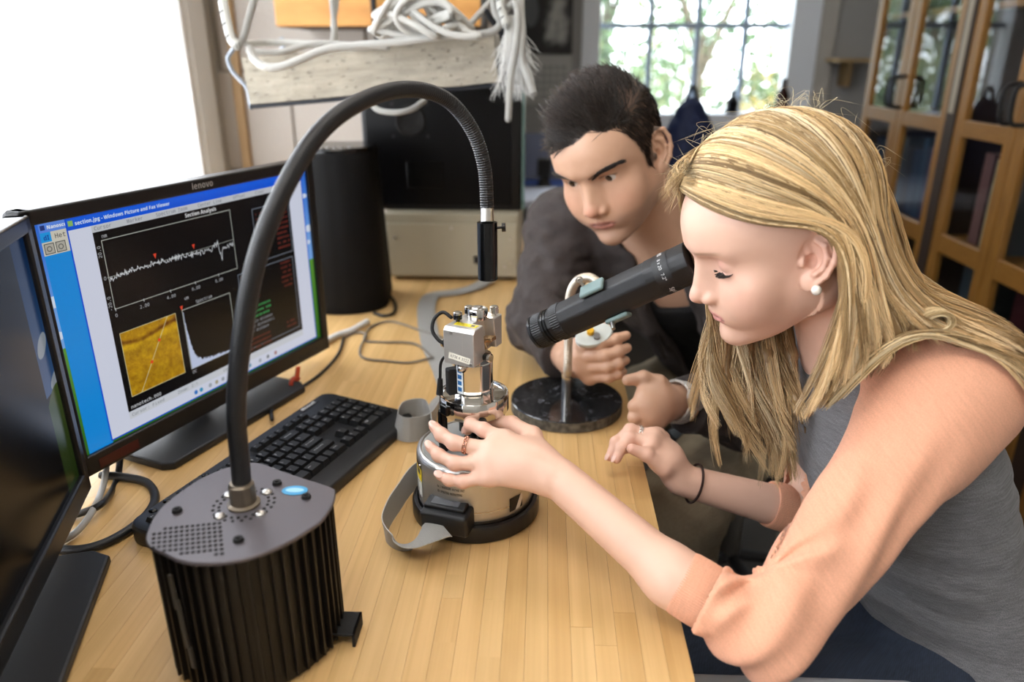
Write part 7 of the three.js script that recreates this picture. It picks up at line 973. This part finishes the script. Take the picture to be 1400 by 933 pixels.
{ // cables on the table
  const thin = std({ color: 0x6e675e, roughness: 0.6 }), blk = M.blackPlastic;
  const C = (pts, r, m, label) => solo('cable', tube(pts, r, 120, 8), m, label, 'cable');
  C([[-0.198,0.7525,-1.3927], [-0.2484,0.7525,-1.4331], [-0.3188,0.7525,-1.4843], [-0.3536,0.7525,-1.4508], [-0.3514,0.7525,-1.3738], [-0.317,0.7525,-1.3631], [-0.2489,0.754,-1.3541], [-0.2017,0.7525,-1.2843]], 0.0022, thin, 'thin grey wire looping on the table behind the microscope');
  C([[-0.2007,0.7565,-1.2781], [-0.2417,0.7525,-1.2612], [-0.2833,0.7525,-1.2665], [-0.3297,0.7525,-1.2788], [-0.3482,0.7525,-1.3226], [-0.3523,0.7565,-1.3921], [-0.3757,0.7525,-1.4147], [-0.395,0.7525,-1.3843]], 0.0022, thin, 'second thin grey wire curling from the speaker to the ribbon cable');
  C([[-0.4261,0.757,-1.3388], [-0.4076,0.757,-1.3884], [-0.3874,0.757,-1.4149], [-0.3667,0.757,-1.4695]], 0.006, std({ color: 0xd8d8d6, roughness: 0.5 }), 'white cable lying between the monitor and the black speaker');
  C([[-0.3939,0.754,-1.3804], [-0.3823,0.754,-1.2911], [-0.3883,0.754,-1.2041], [-0.4055,0.754,-1.1408], [-0.4246,0.754,-1.0966], [-0.4263,0.754,-1.0558], [-0.4109,0.758,-1.0127]], 0.003, blk, 'black keyboard wire running along the table beside the monitor');
  const tg = thing('cable_clip', 'small orange red cable clip on the keyboard wire below the monitor', 'clip', [-0.4145,0.75,-1.1402]); part(tg, 'band', xf(new THREE.TorusGeometry(0.0085, 0.004, 8, 24, 4.6), [0, 0.0125, 0], [0, 0.9, 0.6]), std({ color: 0xa83a22, roughness: 0.5 })); part(tg, 'tail', xf(box(0.008, 0.026, 0.004, 0.0015), [0.004, 0.028, -0.003], [0, 0.9, -0.25]), std({ color: 0xc04a2a, roughness: 0.5 }));
  C([[-0.5789,0.756,-0.7012], [-0.5395,0.756,-0.6864], [-0.5086,0.756,-0.6918], [-0.4879,0.756,-0.7163], [-0.478,0.756,-0.757], [-0.487,0.756,-0.797], [-0.5155,0.756,-0.8306], [-0.5568,0.756,-0.8435], [-0.5831,0.756,-0.8461]], 0.0055, blk, 'thick black power cable looping on the table left of the lamp');
  C([[-0.6089,0.7824,-0.9197], [-0.5776,0.7695,-0.8518], [-0.5655,0.7556,-0.8148], [-0.5379,0.766,-0.7473], [-0.5433,0.756,-0.7212], [-0.5527,0.756,-0.6954]], 0.0042, std({ color: 0xaaa9a6, roughness: 0.5 }), 'pale grey cable hanging from the main monitor down to the table');
  C([[-0.5979,0.7777,-0.929], [-0.5666,0.7598,-0.8592], [-0.5599,0.7475,-0.8281], [-0.5339,0.768,-0.7601], [-0.5598,0.757,-0.7567], [-0.5809,0.757,-0.7465]], 0.0045, blk, 'black video cable hanging beside the pale grey cable');
  C([[-0.3668,0.754,-1.6868], [-0.3336,0.754,-1.6042], [-0.3242,0.754,-1.5375], [-0.3426,0.754,-1.517], [-0.3657,0.754,-1.5357]], 0.004, blk, 'short black wire loop at the foot of the black speaker');
}
{ // stools
  const stool = (x, z, h, label, c, sq) => { const t = thing('stool', label, 'stool', [x, 0, z]); part(t, 'seat', (sq ? boxAt(-0.3, 0.22, h - 0.06, h, -0.15, 0.38, 0.025, 3) : lathe([[0, h - 0.05], [0.19, h - 0.05], [0.2, h - 0.04], [0.2, h - 0.012], [0.185, h], [0, h]], 48)), std({ color: c, roughness: 0.6 })); part(t, 'column', cyl(0.025, 0.025, h - 0.1, 20).translate(0, (h - 0.1) / 2 + 0.05, 0), M.steelSoft); if (sq) { const q = [0.2143,0.655,-0.6212], ax = q[0] - x, az = q[2] - z; part(t, 'armrest', boxAt(ax - 0.07, ax + 0.2, 0.615, 0.655, az - 0.025, az + 0.05, 0.018, 3), std({ color: 0x9a9da2, roughness: 0.6 }), 'light grey padded armrest'); part(t, 'arm_post', rod([ax + 0.06, h - 0.04, az], [ax + 0.06, 0.62, az], 0.014), M.darkGrey); }
    for (let i = 0; i < 5; i++) { const a = i * 1.2566; part(t, 'foot', rod([0, 0.06, 0], [0.24 * Math.cos(a), 0.03, 0.24 * Math.sin(a)], 0.015, 0.012), M.darkGrey); } };
  stool(0.58, -0.84, 0.43, 'grey cushioned seat with one padded armrest under the woman', 0x9a9da2, true); stool(0.5, -1.66, 0.42, 'black round stool under the man', 0x202124);
}
{ // trees and ground outside
  struct('ground', boxAt(-8, 10, -1.25, -1.15, -16, -4.4, 0), std({ color: 0xb9b6a0, roughness: 1 }));
  const R = rng(55), leafG = (() => { const g = new THREE.BufferGeometry(); g.setAttribute('position', new THREE.Float32BufferAttribute([0, 0, 0, 0.045, 0.03, 0.01, 0.09, 0, 0, 0.045, -0.03, 0.01], 3)); g.setIndex([0, 1, 2, 0, 2, 3]); g.setAttribute('uv', new THREE.Float32BufferAttribute([0, 0, 0, 1, 1, 1, 1, 0], 2)); g.computeVertexNormals(); return g; })();
  const lm = phy({ color: 0xffffff, transmission: 0.4, roughness: 0.9, thickness: 0, side: THREE.DoubleSide }), bark = std({ color: 0x5a564c, roughness: 0.95 });
  const tree = (x, z, h, r, n, cols, label) => {
    const t = thing('tree', label, 'tree', [x, -1.15, z]); part(t, 'trunk', merge([rod([0, 0, 0], [0.05, h * 0.6, 0], 0.11, 0.06, 10), rod([0.05, h * 0.55, 0], [-0.5, h * 0.85, 0.2], 0.05, 0.02, 8), rod([0.05, h * 0.5, 0], [0.6, h * 0.8, -0.1], 0.05, 0.02, 8)]), bark);
    const m = new THREE.InstancedMesh(leafG, lm, n), q = new THREE.Quaternion(), mt = new THREE.Matrix4(), col = new THREE.Color(); m.name = 'foliage'; m.userData.kind = 'stuff';
    const cl = Array.from({ length: 26 }, () => { const a = R() * 6.28, e = R() * 2 - 0.9, k = Math.sqrt(1 - Math.min(1, e * e)); return [r * k * Math.cos(a) * 0.8, h * 0.62 + r * 0.95 * e, r * k * Math.sin(a) * 0.8, r * (0.25 + 0.2 * R()), Math.floor(R() * cols.length)]; });
    for (let i = 0; i < n; i++) { const c = cl[Math.floor(R() * cl.length)], a = R() * 6.28, e = R() * 2 - 1, k = Math.sqrt(1 - e * e), s = c[3] * Math.cbrt(R()); q.setFromEuler(new THREE.Euler(R() * 6, R() * 6, R() * 6)); const f = 0.7 + 0.7 * R(); mt.compose(new THREE.Vector3(c[0] + s * k * Math.cos(a), c[1] + s * e, c[2] + s * k * Math.sin(a)), q, new THREE.Vector3(f, f, f)); m.setMatrixAt(i, mt); col.set(cols[R() < 0.75 ? c[4] : Math.floor(R() * cols.length)]).multiplyScalar(0.75 + 0.5 * R()); m.setColorAt(i, col); }
    m.castShadow = m.receiveShadow = true; t.add(m);
  };
  const green = ['#5f7a5c', '#7a9474', '#8d9c74', '#54705f', '#a0ac88'], gold = ['#b0a060', '#8f9a5a', '#a88f50', '#6c8060', '#c0b070'];
  tree(-0.3, -7.4, 3.6, 1.15, 4200, green, 'green leafy tree outside at the window’s left'); tree(1.5, -8.2, 4.4, 1.25, 4200, green, 'tall green tree in the middle outside the window');
  tree(2.9, -7.2, 3.4, 1.0, 3600, gold, 'yellow green tree outside at the window’s right'); tree(0.7, -10.2, 5.4, 1.8, 5200, green, 'large dark green tree farther away outside'); tree(4.6, -9.5, 4.6, 1.5, 4200, gold, 'golden tree farther right outside, seen in reflections'); tree(-2.2, -9.4, 4.6, 1.5, 3600, green, 'green tree far left outside the window');
  tree(0.9, -5.6, 1.9, 0.55, 2600, green, 'low green shrub just outside the window');
}

scene.traverse((o) => { if (o.isMesh) { o.castShadow = true; o.receiveShadow = true; } });
renderer.render(scene, camera);
